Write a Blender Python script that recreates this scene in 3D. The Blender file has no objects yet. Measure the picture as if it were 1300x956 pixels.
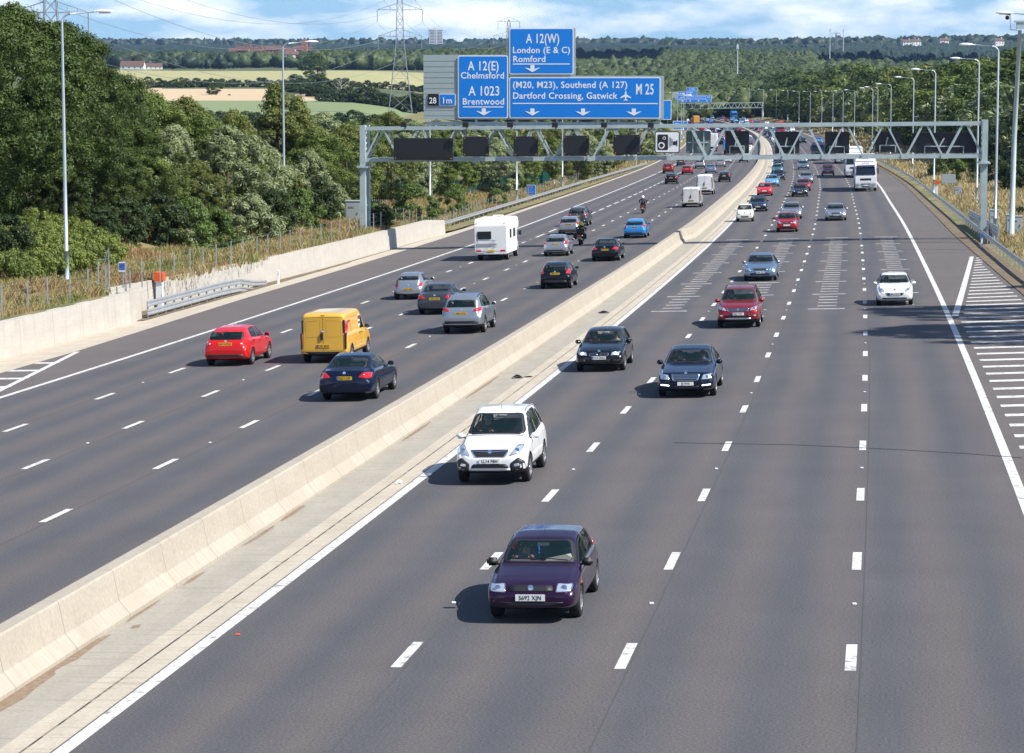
import bpy, bmesh, math, random
import numpy as np
from mathutils import Vector, Matrix
from mathutils.bvhtree import BVHTree
R = math.radians
scn = bpy.context.scene
COL = scn.collection
random.seed(7); RNG = np.random.default_rng(7)
# ------------------------------------------------------------------ camera, sky, sun, exposure
F = 3138.9; CAMZ = 9.40
cam = bpy.data.cameras.new('camera'); camo = bpy.data.objects.new('camera', cam); COL.objects.link(camo)
cam.sensor_width = 36.0; cam.lens = 36.0 * F / 1300.0
cam.shift_y = -(478 - 433) / 1300.0
camo.location = (0, 0, CAMZ)
camo.rotation_euler = (math.pi / 2 - math.atan(333 / F), 0, 0)
cam.clip_start = 1.0; cam.clip_end = 40000
scn.camera = camo
SUN_EL, SUN_AZ = R(47.0), R(-25.0)          # azimuth counted from +X, negative = behind the camera
sv = Vector((math.cos(SUN_EL) * math.cos(SUN_AZ), math.cos(SUN_EL) * math.sin(SUN_AZ), math.sin(SUN_EL)))
sun = bpy.data.lights.new('sun', 'SUN'); suno = bpy.data.objects.new('sun', sun); COL.objects.link(suno)
sun.energy = 5.0; sun.angle = R(0.5); sun.color = (1.0, 0.945, 0.86)
suno.rotation_euler = sv.to_track_quat('Z', 'Y').to_euler(); suno.location = (60, -30, 80)
W = bpy.data.worlds.new('World'); scn.world = W; W.use_nodes = True
nt = W.node_tree; nt.nodes.clear()
def N(t, **k):
    n = nt.nodes.new(t)
    for a, b in k.items():
        setattr(n, a, b)
    return n
out = N('ShaderNodeOutputWorld'); bg = N('ShaderNodeBackground'); sky = N('ShaderNodeTexSky')
sky.sky_type = 'NISHITA'; sky.sun_disc = False; sky.sun_elevation = SUN_EL
sky.sun_rotation = math.pi / 2 - SUN_AZ; sky.altitude = 50; sky.air_density = 1.0; sky.dust_density = 0.3; sky.ozone_density = 2.0
bg.inputs['Strength'].default_value = 0.09
# clouds: broken cumulus layer projected on a plane overhead, by ray direction only
tc = N('ShaderNodeTexCoord'); sep = N('ShaderNodeSeparateXYZ'); nt.links.new(tc.outputs['Generated'], sep.inputs[0])
mz = N('ShaderNodeMath', operation='MAXIMUM'); nt.links.new(sep.outputs['Z'], mz.inputs[0]); mz.inputs[1].default_value = 0.0
az_ = N('ShaderNodeMath', operation='ADD'); nt.links.new(mz.outputs[0], az_.inputs[0]); az_.inputs[1].default_value = 0.022
dx = N('ShaderNodeMath', operation='DIVIDE'); nt.links.new(sep.outputs['X'], dx.inputs[0]); nt.links.new(az_.outputs[0], dx.inputs[1])
dy = N('ShaderNodeMath', operation='DIVIDE'); nt.links.new(sep.outputs['Y'], dy.inputs[0]); nt.links.new(az_.outputs[0], dy.inputs[1])
cmb = N('ShaderNodeCombineXYZ'); nt.links.new(dx.outputs[0], cmb.inputs[0]); nt.links.new(dy.outputs[0], cmb.inputs[1])
map_ = N('ShaderNodeMapping'); map_.inputs['Scale'].default_value = (17, 17, 62); map_.inputs['Location'].default_value = (3.1, 1.7, 0); nt.links.new(tc.outputs['Generated'], map_.inputs[0])
no = N('ShaderNodeTexNoise'); no.inputs['Scale'].default_value = 1.0; no.inputs['Detail'].default_value = 7; no.inputs['Roughness'].default_value = 0.55; nt.links.new(map_.outputs[0], no.inputs['Vector'])
cr = N('ShaderNodeValToRGB'); cr.color_ramp.elements[0].position = 0.42; cr.color_ramp.elements[1].position = 0.66
cr.color_ramp.elements[0].color = (0, 0, 0, 1); cr.color_ramp.elements[1].color = (1, 1, 1, 1); nt.links.new(no.outputs['Fac'], cr.inputs[0])
cf = N('ShaderNodeMath', operation='MULTIPLY'); nt.links.new(cr.outputs[0], cf.inputs[0])
el = N('ShaderNodeMapRange'); el.inputs['From Min'].default_value = .05; el.inputs['From Max'].default_value = .22; el.inputs['To Min'].default_value = .95; el.inputs['To Max'].default_value = .10; nt.links.new(sep.outputs['Z'], el.inputs['Value']); nt.links.new(el.outputs[0], cf.inputs[1])
va = N('ShaderNodeVectorMath', operation='ADD'); va.inputs[1].default_value = (0, 0, .10); nt.links.new(tc.outputs['Generated'], va.inputs[0])
vn = N('ShaderNodeVectorMath', operation='NORMALIZE'); nt.links.new(va.outputs[0], vn.inputs[0]); nt.links.new(vn.outputs[0], sky.inputs['Vector'])
mx = N('ShaderNodeMix', data_type='RGBA'); nt.links.new(cf.outputs[0], mx.inputs['Factor']); tn = N('ShaderNodeVectorMath', operation='MULTIPLY'); tn.inputs[1].default_value = (.94, 1.07, 1.14); nt.links.new(sky.outputs[0], tn.inputs[0]); nt.links.new(tn.outputs[0], mx.inputs['A']); mx.inputs['B'].default_value = (10.6, 10.7, 11.2, 1)
nt.links.new(mx.outputs['Result'], bg.inputs['Color']); nt.links.new(bg.outputs[0], out.inputs[0])
scn.view_settings.view_transform = 'Standard'; scn.view_settings.look = 'None'
scn.view_settings.exposure = 0.60; scn.view_settings.gamma = 1.0; scn.view_settings.use_curve_mapping = False
scn.cycles.max_bounces = 6; scn.cycles.diffuse_bounces = 2; scn.cycles.glossy_bounces = 3; scn.cycles.transmission_bounces = 4
scn.cycles.transparent_max_bounces = 8; scn.cycles.volume_bounces = 0; scn.cycles.use_denoising = True
scn.cycles.sample_clamp_indirect = 4.0; scn.cycles.caustics_reflective = False; scn.cycles.caustics_refractive = False
# ------------------------------------------------------------------ road alignment
KN = [-20, 20, 60, 100, 140, 180, 220, 260, 320, 400, 500, 650, 900, 1200, 1500, 2400]
KK = [158.9, 121.4, 132.2, 60.0, 89.8, 186.7, -109.1, 204.0, 93.0, 115.7, 11.7, 132.3, 219.9, 300, 150, 0]
KV = [-1896.5, -1943.1, -1707.1, -1646.9, -1457.4, -1239.3, -1174.0, -1125.7, -1350.0, -1374.3, -985.5, -634.6, -281.1, 150., 1200, 1200]
DS = 2.0
SS = np.arange(-80, 2400, DS)
_k = np.interp(SS, KN, KK) * 1e-6; _g = np.interp(SS, KN, KV) * 1e-5
_i0 = int(80 / DS)
TH = -np.cumsum(_k) * DS; TH = TH - TH[_i0] + 0.15215
CX = np.cumsum(np.sin(TH - .0029)) * DS; CY = np.cumsum(np.cos(TH - .0029)) * DS; CZ = np.cumsum(_g) * DS
CX = CX - CX[_i0] + 1.87; CY = CY - CY[_i0] + 39.73; CZ = CZ - CZ[_i0]
XF = 0.0292                                  # crossfall towards the left
def crossf(s):                               # superelevation fades out where the road straightens
    return XF
def rp(s, t, z=0.0):
    th = np.interp(s, SS, TH)
    return Vector((float(np.interp(s, SS, CX) + t * math.cos(th)), float(np.interp(s, SS, CY) - t * math.sin(th)), float(np.interp(s, SS, CZ) + XF * t + z)))
def head(s):
    return float(np.interp(s, SS, TH))
def grade(s):
    return float(np.interp(s, SS, _g))
# ------------------------------------------------------------------ terrain heights
TAZ = np.array([-900, -300, 0, 150, 300, 450, 600, 750, 900, 1050, 1200, 1400, 1900.])
TD = np.array([0, 150, 300, 500, 700, 950, 1300, 1700, 2200, 2800, 3500, 4500, 6500, 9000, 20000.])
_L = [-2, -3, -6, -9, -8, -3.2, 1.5, 7.2, 16.4, 23, 34, 52, 84, 60, 0]
_M = [-2, -3, -7, -11, -14, -15, -12, -3, 12, 28, 38, 56, 86, 60, 0]
_R = [-1, -2, -4, -6, -7, -7, -3, 3, 11, 24, 37, 66, 70, 50, 0]
TZ = np.array([_L, _L, _L, _L, _L, _L, [(a + b) / 2 for a, b in zip(_L, _M)], _M, _M, [(a + b) / 2 for a, b in zip(_R, _M)], _R, _R, _R], float)
def hfar(X, Y):
    Y = np.maximum(Y, 1.0)
    a = 650 + F * X / Y; d = Y
    ai = np.clip(np.searchsorted(TAZ, a) - 1, 0, len(TAZ) - 2); di = np.clip(np.searchsorted(TD, d) - 1, 0, len(TD) - 2)
    fa = np.clip((a - TAZ[ai]) / (TAZ[ai + 1] - TAZ[ai]), 0, 1); fd = np.clip((d - TD[di]) / (TD[di + 1] - TD[di]), 0, 1)
    z = (TZ[ai, di] * (1 - fa) + TZ[ai + 1, di] * fa) * (1 - fd) + (TZ[ai, di + 1] * (1 - fa) + TZ[ai + 1, di + 1] * fa) * fd
    return z + 0.6 * np.sin(X / 90.) * np.cos(Y / 130.) * np.clip(d / 600 - .5, 0, 1)
def st_of(X, Y):
    X = np.asarray(X, float); Y = np.asarray(Y, float); sh = X.shape; X = X.ravel(); Y = Y.ravel()
    s = np.empty_like(X); t = np.empty_like(X)
    for a in range(0, len(X), 4000):
        x = X[a:a + 4000, None]; y = Y[a:a + 4000, None]
        i = np.argmin((x - CX[None]) ** 2 + (y - CY[None]) ** 2, 1)
        dx = x[:, 0] - CX[i]; dy = y[:, 0] - CY[i]
        s[a:a + 4000] = SS[i] + dx * np.sin(TH[i]) + dy * np.cos(TH[i]); t[a:a + 4000] = dx * np.cos(TH[i]) - dy * np.sin(TH[i])
    return s.reshape(sh), t.reshape(sh)
def smooth(a, b, x):
    u = np.clip((x - a) / (b - a), 0, 1); return u * u * (3 - 2 * u)
def wallz(s):                                # verge height just behind the left wall / rail
    return 1.38 * smooth(20, 40, s) * (1 - smooth(150, 167, s)) + 0.12
def verge(s, t):
    """height of the verge surface in road coordinates (both sides)"""
    base = np.interp(s, SS, CZ) + XF * np.clip(t, -46, 20)
    l = wallz(s) + 1.5 * smooth(-34, -47, t) * (1 - .5 * smooth(150, 260, s)) + 1.3 * smooth(-36, -50, t) * (1 - smooth(112, 140, s)) - .6 * smooth(-50, -75, t)
    r = 0.02 + 0.35 * smooth(12.2, 14.5, t) + 1.1 * smooth(16, 40, t)
    n = .10 * np.sin(s * .8 + t * .5) * np.sin(t * 1.1 - s * .31) + .06 * np.sin(s * 2.1) * np.cos(t * 1.9)
    return base + np.where(t < 0, l, r) + n * np.where((t < -33) | (t > 13.5), 1, 0)
def ground(X, Y):
    """height of the ground anywhere off the carriageway"""
    X = np.asarray(X, float); Y = np.asarray(Y, float)
    s, t = st_of(X, Y)
    near = verge(s, t); far = hfar(X, Y)
    w = np.where(t < 0, smooth(-60, -130, t), smooth(45, 110, t)); w = np.maximum(w, smooth(1500, 2200, s))
    return near * (1 - w) + far * w
def gz(x, y):
    return float(ground(np.array([x]), np.array([y]))[0])
# ------------------------------------------------------------------ helpers
def tag(o, label=None, cat=None, group=None, kind=None):
    if label: o['label'] = label
    if cat: o['category'] = cat
    if group: o['group'] = group
    if kind: o['kind'] = kind
    return o
def empty(name, loc=(0, 0, 0), rz=0.0, label=None, cat=None, group=None, rot=None):
    o = bpy.data.objects.new(name, None); COL.objects.link(o); o.location = loc
    o.rotation_euler = rot if rot else (0, 0, rz); o.empty_display_size = .3
    return tag(o, label, cat, group)
MATS = {}
def mat(name, col=(.5, .5, .5), rough=.6, metal=0.0, n2=None, nscale=3.0, namt=.5, bump=0.0, bscale=40.0, coat=0.0, spec=None, emit=None, alpha=None, coords='Object', detail=4, stretch=None, ramp=(.35, .65), trans=0.0):
    if name in MATS: return MATS[name]
    m = bpy.data.materials.new(name); m.use_nodes = True; t = m.node_tree; b = t.nodes['Principled BSDF']
    b.inputs['Base Color'].default_value = (*col, 1); b.inputs['Roughness'].default_value = rough; b.inputs['Metallic'].default_value = metal
    b.inputs['Coat Weight'].default_value = coat; b.inputs['Coat Roughness'].default_value = .04
    if spec is not None: b.inputs['Specular IOR Level'].default_value = spec
    if emit: b.inputs['Emission Color'].default_value = (*emit[:3], 1); b.inputs['Emission Strength'].default_value = emit[3]
    if n2 or bump:
        tc = t.nodes.new('ShaderNodeTexCoord'); src = tc.outputs[coords]
        if stretch:
            mp = t.nodes.new('ShaderNodeMapping'); mp.inputs['Scale'].default_value = stretch; t.links.new(src, mp.inputs[0]); src = mp.outputs[0]
    if n2:
        n = t.nodes.new('ShaderNodeTexNoise'); n.inputs['Scale'].default_value = nscale; n.inputs['Detail'].default_value = detail; t.links.new(src, n.inputs['Vector'])
        r = t.nodes.new('ShaderNodeValToRGB'); r.color_ramp.elements[0].position = ramp[0]; r.color_ramp.elements[1].position = ramp[1]
        r.color_ramp.elements[0].color = (*col, 1); r.color_ramp.elements[1].color = (*[c * (1 - namt) + d * namt for c, d in zip(col, n2)], 1)
        t.links.new(n.outputs['Fac'], r.inputs[0]); t.links.new(r.outputs[0], b.inputs['Base Color'])
    if bump:
        n = t.nodes.new('ShaderNodeTexNoise'); n.inputs['Scale'].default_value = bscale; n.inputs['Detail'].default_value = 3; t.links.new(src, n.inputs['Vector'])
        bp = t.nodes.new('ShaderNodeBump'); bp.inputs['Strength'].default_value = bump; bp.inputs['Distance'].default_value = .02
        t.links.new(n.outputs['Fac'], bp.inputs['Height']); t.links.new(bp.outputs[0], b.inputs['Normal'])
    if trans: 
        tr = t.nodes.new('ShaderNodeBsdfTransparent'); ms = t.nodes.new('ShaderNodeMixShader'); ms.inputs[0].default_value = trans
        t.links.new(b.outputs[0], ms.inputs[1]); t.links.new(tr.outputs[0], ms.inputs[2]); t.links.new(ms.outputs[0], t.nodes['Material Output'].inputs[0])
    MATS[name] = m; return m
class MB:
    """collects shapes, then links them as one mesh object"""
    def __init__(s): s.v = []; s.f = []; s.m = []; s.uv = None
    def add(s, vs, fs, mi=0):
        b = len(s.v); s.v += [tuple(v) for v in vs]; s.f += [tuple(b + i for i in f) for f in fs]; s.m += [mi] * len(fs); return s
    def box(s, c, d, mi=0, rz=0.0, M=None):
        x, y, z = [q / 2 for q in d]; P = [Vector(p) for p in ((-x, -y, -z), (x, -y, -z), (x, y, -z), (-x, y, -z), (-x, -y, z), (x, -y, z), (x, y, z), (-x, y, z))]
        if M is None: M = Matrix.Rotation(rz, 3, 'Z')
        P = [M @ p + Vector(c) for p in P]
        return s.add(P, [(0, 3, 2, 1), (4, 5, 6, 7), (0, 1, 5, 4), (1, 2, 6, 5), (2, 3, 7, 6), (3, 0, 4, 7)], mi)
    def bar(s, a, b, w, h=None, mi=0, up=(0, 0, 1)):
        a = Vector(a); b = Vector(b); d = b - a; L = d.length
        if L < 1e-6: return s
        y = d / L; u = Vector(up); x = y.cross(u)
        if x.length < 1e-4: x = y.cross(Vector((0, 1, 0)))
        x.normalize(); z = x.cross(y); M = Matrix((x, y, z)).transposed()
        return s.box((a + b) / 2, (w, L, h or w), mi, M=M)
    def tube(s, pts, r, n=8, mi=0, cap=True):
        pts = [Vector(p) for p in pts]; rr = r if isinstance(r, (list, tuple)) else [r] * len(pts); rings = []
        for i, p in enumerate(pts):
            d = (pts[min(i + 1, len(pts) - 1)] - pts[max(i - 1, 0)]).normalized()
            x = d.cross(Vector((0, 0, 1)))
            if x.length < .05: x = Vector((1, 0, 0)) - d * d.x
            x.normalize(); y = x.cross(d); rings.append([p + (x * math.cos(a) + y * math.sin(a)) * rr[i] for a in [2 * math.pi * k / n for k in range(n)]])
        vs = [q for g in rings for q in g]; fs = []
        for i in range(len(pts) - 1):
            for k in range(n): fs.append((i * n + k, i * n + (k + 1) % n, (i + 1) * n + (k + 1) % n, (i + 1) * n + k))
        if cap: fs += [tuple(range(n)), tuple(reversed(range((len(pts) - 1) * n, len(pts) * n)))]
        return s.add(vs, fs, mi)
    def lathe(s, prof, n=20, axis='z', c=(0, 0, 0), mi=0, cap=False):
        vs = []; fs = []
        for r, h in prof:
            for k in range(n):
                a = 2 * math.pi * k / n; p = (r * math.cos(a), r * math.sin(a), h)
                if axis == 'x': p = (h, r * math.cos(a), r * math.sin(a))
                vs.append((p[0] + c[0], p[1] + c[1], p[2] + c[2]))
        for i in range(len(prof) - 1):
            for k in range(n): fs.append((i * n + k, i * n + (k + 1) % n, (i + 1) * n + (k + 1) % n, (i + 1) * n + k))
        if cap: fs += [tuple(reversed(range(n))), tuple(range((len(prof) - 1) * n, len(prof) * n))]
        return s.add(vs, fs, mi)
    def prism(s, poly, z0, z1, mi=0, M=None):
        n = len(poly); vs = [Vector((p[0], p[1], z0)) for p in poly] + [Vector((p[0], p[1], z1)) for p in poly]
        if M: vs = [M @ v for v in vs]
        fs = [tuple(reversed(range(n))), tuple(range(n, 2 * n))] + [(i, (i + 1) % n, n + (i + 1) % n, n + i) for i in range(n)]
        return s.add(vs, fs, mi)
    def build(s, name, mats, parent=None, smooth=False, loc=None, label=None, cat=None, group=None, kind=None, bevel=0):
        me = bpy.data.meshes.new(name); me.from_pydata(s.v, [], s.f)
        mats = mats if isinstance(mats, (list, tuple)) else [mats]
        for m in mats: me.materials.append(m)
        if len(mats) > 1: me.polygons.foreach_set('material_index', s.m)
        if s.uv is not None:
            u = me.uv_layers.new(name='UVMap'); li = np.empty(len(me.loops), int); me.loops.foreach_get('vertex_index', li)
            u.data.foreach_set('uv', np.asarray(s.uv, float)[li].ravel())
        if smooth: me.polygons.foreach_set('use_smooth', [True] * len(me.polygons))
        me.update()
        o = bpy.data.objects.new(name, me); COL.objects.link(o)
        if parent: o.parent = parent
        if loc is not None: o.location = loc
        if bevel:
            bm = bmesh.new(); bm.from_mesh(me); bmesh.ops.bevel(bm, geom=bm.edges[:], offset=bevel, segments=2, affect='EDGES', clamp_overlap=True); bm.to_mesh(me); bm.free()
        return tag(o, label, cat, group, kind)
def npmesh(name, V, Fq, mats, mi=None, smooth=False, parent=None, uv=None, **k):
    """fast mesh from numpy; Fq is (n,3) or (n,4)"""
    me = bpy.data.meshes.new(name); n, c = Fq.shape
    me.vertices.add(len(V)); me.vertices.foreach_set('co', V.astype(np.float32).ravel())
    me.loops.add(n * c); me.loops.foreach_set('vertex_index', Fq.astype(np.int32).ravel())
    me.polygons.add(n); me.polygons.foreach_set('loop_start', np.arange(0, n * c, c, dtype=np.int32)); me.polygons.foreach_set('loop_total', np.full(n, c, np.int32))
    for m in (mats if isinstance(mats, (list, tuple)) else [mats]): me.materials.append(m)
    if mi is not None: me.polygons.foreach_set('material_index', mi.astype(np.int32))
    if smooth: me.polygons.foreach_set('use_smooth', np.ones(n, bool))
    if uv is not None:
        u = me.uv_layers.new(name='UVMap'); u.data.foreach_set('uv', uv[Fq.ravel()].astype(np.float32).ravel())
    me.update(); me.validate()
    o = bpy.data.objects.new(name, me); COL.objects.link(o)
    if parent: o.parent = parent
    return tag(o, **k)
def strip(name, S, T, m, dz=0.0, **k):
    """sheet in road coordinates: S list of stations, T list of offsets (or function of s)"""
    V = []; UV = []
    for s in S:
        tt = T(s) if callable(T) else T
        for t in tt: V.append(rp(s, t, dz)); UV.append((s, t))
    n = len(T(S[0]) if callable(T) else T); i = np.arange(len(S) - 1)[:, None] * n + np.arange(n - 1)[None]
    i = i.ravel(); Fq = np.stack([i, i + 1, i + n + 1, i + n], 1)
    return npmesh(name, np.array([tuple(v) for v in V]), Fq, m, uv=np.array(UV), **k)
def sweep(mb, S, prof, mi=0, caps=True, uv=None):
    """sweep a closed profile (t,z) along the road; prof may be a function of s"""
    n = None; vs = []; fs = []; U = []
    for s in S:
        pr = prof(s) if callable(prof) else prof; n = len(pr)
        for t, z in pr: vs.append(tuple(rp(s, t, z))); U.append((s, z * 1.0 + t))
    for i in range(len(S) - 1):
        for k in range(n): fs.append((i * n + k, (i + 1) * n + k, (i + 1) * n + (k + 1) % n, i * n + (k + 1) % n))
    if caps: fs += [tuple(range(n)), tuple(reversed(range((len(S) - 1) * n, len(S) * n)))]
    if mb.uv is None: mb.uv = []
    mb.uv += U
    return mb.add(vs, fs, mi)
_fonts = {}
def text_obj(txt, size, m, parent, loc, rot=(math.pi / 2, 0, 0), name='lettering', bold=0.012, ext=0.004, align='LEFT', sx=1.0, spacing=1.0):
    cu = bpy.data.curves.new(name, 'FONT'); cu.body = txt; cu.size = size; cu.offset = bold * size; cu.extrude = ext; cu.align_x = align; cu.space_character = spacing; cu.resolution_u = 3
    o = bpy.data.objects.new(name, cu); COL.objects.link(o)
    dg = bpy.context.evaluated_depsgraph_get(); me = bpy.data.meshes.new_from_object(o.evaluated_get(dg)); bpy.data.objects.remove(o); bpy.data.curves.remove(cu)
    me.materials.clear(); me.materials.append(m)
    w = bpy.data.objects.new(name, me); COL.objects.link(w); w.parent = parent; w.location = loc; w.rotation_euler = rot; w.scale = (sx, 1, 1)
    return w
def copy_tree(o, parent=None):
    c = o.copy(); COL.objects.link(c); c.parent = parent
    for ch in list(o.children): copy_tree(ch, c)
    return c
# ------------------------------------------------------------------ ground materials
def asphalt_mat(name, warm, cool, amp=1.0, stripes=True):
    m = bpy.data.materials.new(name); m.use_nodes = True; t = m.node_tree; b = t.nodes['Principled BSDF']; b.inputs['Roughness'].default_value = .88; b.inputs['Specular IOR Level'].default_value = .25
    L = t.links.new; A = t.nodes.new
    uv = A('ShaderNodeUVMap'); uv.uv_map = 'UVMap'; sp = A('ShaderNodeSeparateXYZ'); L(uv.outputs[0], sp.inputs[0])
    # wheel tracks: bands across t with the period of half a lane, wobbling slowly with s
    n0 = A('ShaderNodeTexNoise'); n0.inputs['Scale'].default_value = .05; mp0 = A('ShaderNodeMapping'); mp0.inputs['Scale'].default_value = (1, 2.5, 1); L(uv.outputs[0], mp0.inputs[0]); L(mp0.outputs[0], n0.inputs['Vector'])
    w = A('ShaderNodeMath'); w.operation = 'MULTIPLY_ADD'; L(n0.outputs['Fac'], w.inputs[0]); w.inputs[1].default_value = .7; L(sp.outputs['Y'], w.inputs[2])
    f = A('ShaderNodeMath'); f.operation = 'MULTIPLY'; L(w.outputs[0], f.inputs[0]); f.inputs[1].default_value = 2 * math.pi / 1.826
    sn = A('ShaderNodeMath'); sn.operation = 'COSINE'; L(f.outputs[0], sn.inputs[0])
    n1 = A('ShaderNodeTexNoise'); n1.inputs['Scale'].default_value = .9; n1.inputs['Detail'].default_value = 5; mp = A('ShaderNodeMapping'); mp.inputs['Scale'].default_value = (.12, 1.6, 1); L(uv.outputs[0], mp.inputs[0]); L(mp.outputs[0], n1.inputs['Vector'])
    mr = A('ShaderNodeMapRange'); mr.inputs['From Min'].default_value = .3; mr.inputs['From Max'].default_value = .7; mr.inputs['To Min'].default_value = -.8; mr.inputs['To Max'].default_value = .8; L(n1.outputs['Fac'], mr.inputs['Value'])
    ad = A('ShaderNodeMath'); ad.operation = 'MULTIPLY_ADD'; L(sn.outputs[0], ad.inputs[0]); ad.inputs[1].default_value = 1.5 if stripes else 0.0; L(mr.outputs[0], ad.inputs[2])
    m2 = A('ShaderNodeMapRange'); m2.inputs['From Min'].default_value = -2.1; m2.inputs['From Max'].default_value = 2.1; L(ad.outputs[0], m2.inputs['Value'])
    mix = A('ShaderNodeMix'); mix.data_type = 'RGBA'; L(m2.outputs[0], mix.inputs['Factor']); mix.inputs['A'].default_value = (*cool, 1); mix.inputs['B'].default_value = (*warm, 1)
    # aggregate speckle and large blotches
    n2 = A('ShaderNodeTexNoise'); n2.inputs['Scale'].default_value = 22; n2.inputs['Detail'].default_value = 6; n2.inputs['Roughness'].default_value = .75; L(uv.outputs[0], n2.inputs['Vector'])
    m3 = A('ShaderNodeMapRange'); m3.inputs['From Min'].default_value = .25; m3.inputs['From Max'].default_value = .75; m3.inputs['To Min'].default_value = 1 - .62 * amp; m3.inputs['To Max'].default_value = 1 + .62 * amp; L(n2.outputs['Fac'], m3.inputs['Value'])
    n4 = A('ShaderNodeTexNoise'); n4.inputs['Scale'].default_value = .35; n4.inputs['Detail'].default_value = 5; L(uv.outputs[0], n4.inputs['Vector'])
    m4 = A('ShaderNodeMapRange'); m4.inputs['From Min'].default_value = .3; m4.inputs['From Max'].default_value = .7; m4.inputs['To Min'].default_value = .94; m4.inputs['To Max'].default_value = 1.06; L(n4.outputs['Fac'], m4.inputs['Value'])
    mu = A('ShaderNodeMath'); mu.operation = 'MULTIPLY'; L(m3.outputs[0], mu.inputs[0]); L(m4.outputs[0], mu.inputs[1])
    vm = A('ShaderNodeVectorMath'); vm.operation = 'SCALE'; L(mix.outputs['Result'], vm.inputs[0]); L(mu.outputs[0], vm.inputs['Scale']); L(vm.outputs[0], b.inputs['Base Color'])
    bp = A('ShaderNodeBump'); bp.inputs['Strength'].default_value = .35; bp.inputs['Distance'].default_value = .01; L(n2.outputs['Fac'], bp.inputs['Height']); L(bp.outputs[0], b.inputs['Normal'])
    return m
M_ROAD = asphalt_mat('asphalt', (.114, .103, .101), (.078, .080, .091))
M_SHOULDER = asphalt_mat('shoulder_asphalt', (.132, .117, .112), (.112, .102, .101), stripes=False)
M_PAINT = mat('road_paint', (.72, .72, .69), .7, n2=(.36, .35, .33), nscale=5, namt=.8, ramp=(.55, .78), coords='Generated', detail=6)
M_PAINT = mat('road_paint2', (.60, .60, .58), .7, n2=(.20, .19, .19), nscale=5, namt=1, ramp=(.53, .72), detail=9)
M_PAINTD = mat('worn_paint', (.58, .57, .55), .8, n2=(.25, .24, .23), nscale=3, namt=.8, detail=8)
M_SEAL_SHADOW = mat('seal_and_cable_shadow', (.035, .035, .037), .6); M_SEAM = mat('lane_seam', (.070, .067, .070), .85)
def concrete_mat(name, c1, c2, c3, panel=0.0):
    m = bpy.data.materials.new(name); m.use_nodes = True; t = m.node_tree; b = t.nodes['Principled BSDF']; b.inputs['Roughness'].default_value = .9; b.inputs['Specular IOR Level'].default_value = .2
    L = t.links.new; A = t.nodes.new; uv = A('ShaderNodeUVMap'); uv.uv_map = 'UVMap'
    def noise(sc, sx, sy, det=6, ro=.6):
        mp = A('ShaderNodeMapping'); mp.inputs['Scale'].default_value = (sx, sy, 1); L(uv.outputs[0], mp.inputs[0]); n = A('ShaderNodeTexNoise'); n.inputs['Scale'].default_value = sc; n.inputs['Detail'].default_value = det; n.inputs['Roughness'].default_value = ro; L(mp.outputs[0], n.inputs['Vector']); return n.outputs['Fac']
    def ramp(src, a, b_, ca, cb):
        r = A('ShaderNodeValToRGB'); r.color_ramp.elements[0].position = a; r.color_ramp.elements[1].position = b_; r.color_ramp.elements[0].color = ca; r.color_ramp.elements[1].color = cb; L(src, r.inputs[0]); return r.outputs[0]
    base = ramp(noise(1.1, .5, 1.6), .3, .7, (*c1, 1), (*c2, 1))
    st = ramp(noise(1.0, 5.0, .35), .52, .78, (0, 0, 0, 1), (.75, .75, .75, 1))
    mx = A('ShaderNodeMix'); mx.data_type = 'RGBA'; L(st, mx.inputs['Factor']); L(base, mx.inputs['A']); mx.inputs['B'].default_value = (*c3, 1)
    sp = ramp(noise(14, 1, 1), .3, .7, (.86, .86, .86, 1), (1.1, 1.1, 1.1, 1))
    v = A('ShaderNodeVectorMath'); v.operation = 'MULTIPLY'; L(mx.outputs['Result'], v.inputs[0]); L(sp, v.inputs[1]); last = v.outputs[0]
    if panel:
        se = A('ShaderNodeSeparateXYZ'); L(uv.outputs[0], se.inputs[0]); md = A('ShaderNodeMath'); md.operation = 'WRAP'; L(se.outputs['X'], md.inputs[0]); md.inputs[1].default_value = 0; md.inputs[2].default_value = panel
        lt = A('ShaderNodeMath'); lt.operation = 'LESS_THAN'; L(md.outputs[0], lt.inputs[0]); lt.inputs[1].default_value = .03
        m5 = A('ShaderNodeMix'); m5.data_type = 'RGBA'; L(lt.outputs[0], m5.inputs['Factor']); L(last, m5.inputs['A']); m5.inputs['B'].default_value = (.25, .22, .17, 1); last = m5.outputs['Result']
    L(last, b.inputs['Base Color'])
    return m
M_BARR = concrete_mat('barrier_concrete', (.365, .325, .265), (.42, .375, .31), (.33, .295, .24), panel=3.0)
M_WALL = concrete_mat('wall_concrete', (.44, .41, .365), (.50, .47, .42), (.33, .30, .25), panel=9.0)
M_SLAB = concrete_mat('median_concrete', (.31, .29, .245), (.37, .345, .30), (.24, .205, .165), panel=6.0)
M_KERB = concrete_mat('kerb_concrete', (.42, .37, .30), (.50, .45, .37), (.30, .25, .19), panel=0)
M_DRAIN = mat('drain_slot', (.05, .045, .04), .9, n2=(.3, .26, .2), nscale=2.5, namt=.8, ramp=(.45, .6))
M_STEEL = mat('galvanised', (.50, .53, .55), .42, .55, n2=(.38, .41, .43), nscale=2.5, namt=.7)
M_GANTRY = mat('gantry_paint', (.44, .52, .53), .5, .0, n2=(.36, .43, .44), nscale=1.2, namt=.8)
M_LAMPPOLE = mat('lamp_pole', (.50, .55, .60), .4, .35)
M_BLACK = mat('matt_black', (.012, .013, .017), .55)
M_VMS = mat('display_black', (.022, .021, .028), .6, n2=(.03, .03, .036), nscale=9)
M_WHITE = mat('sign_white', (.82, .83, .84), .45)
M_BLUE = mat('sign_blue', (.0, .205, .70), .4, n2=(.0, .19, .66), nscale=1.0)
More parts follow.
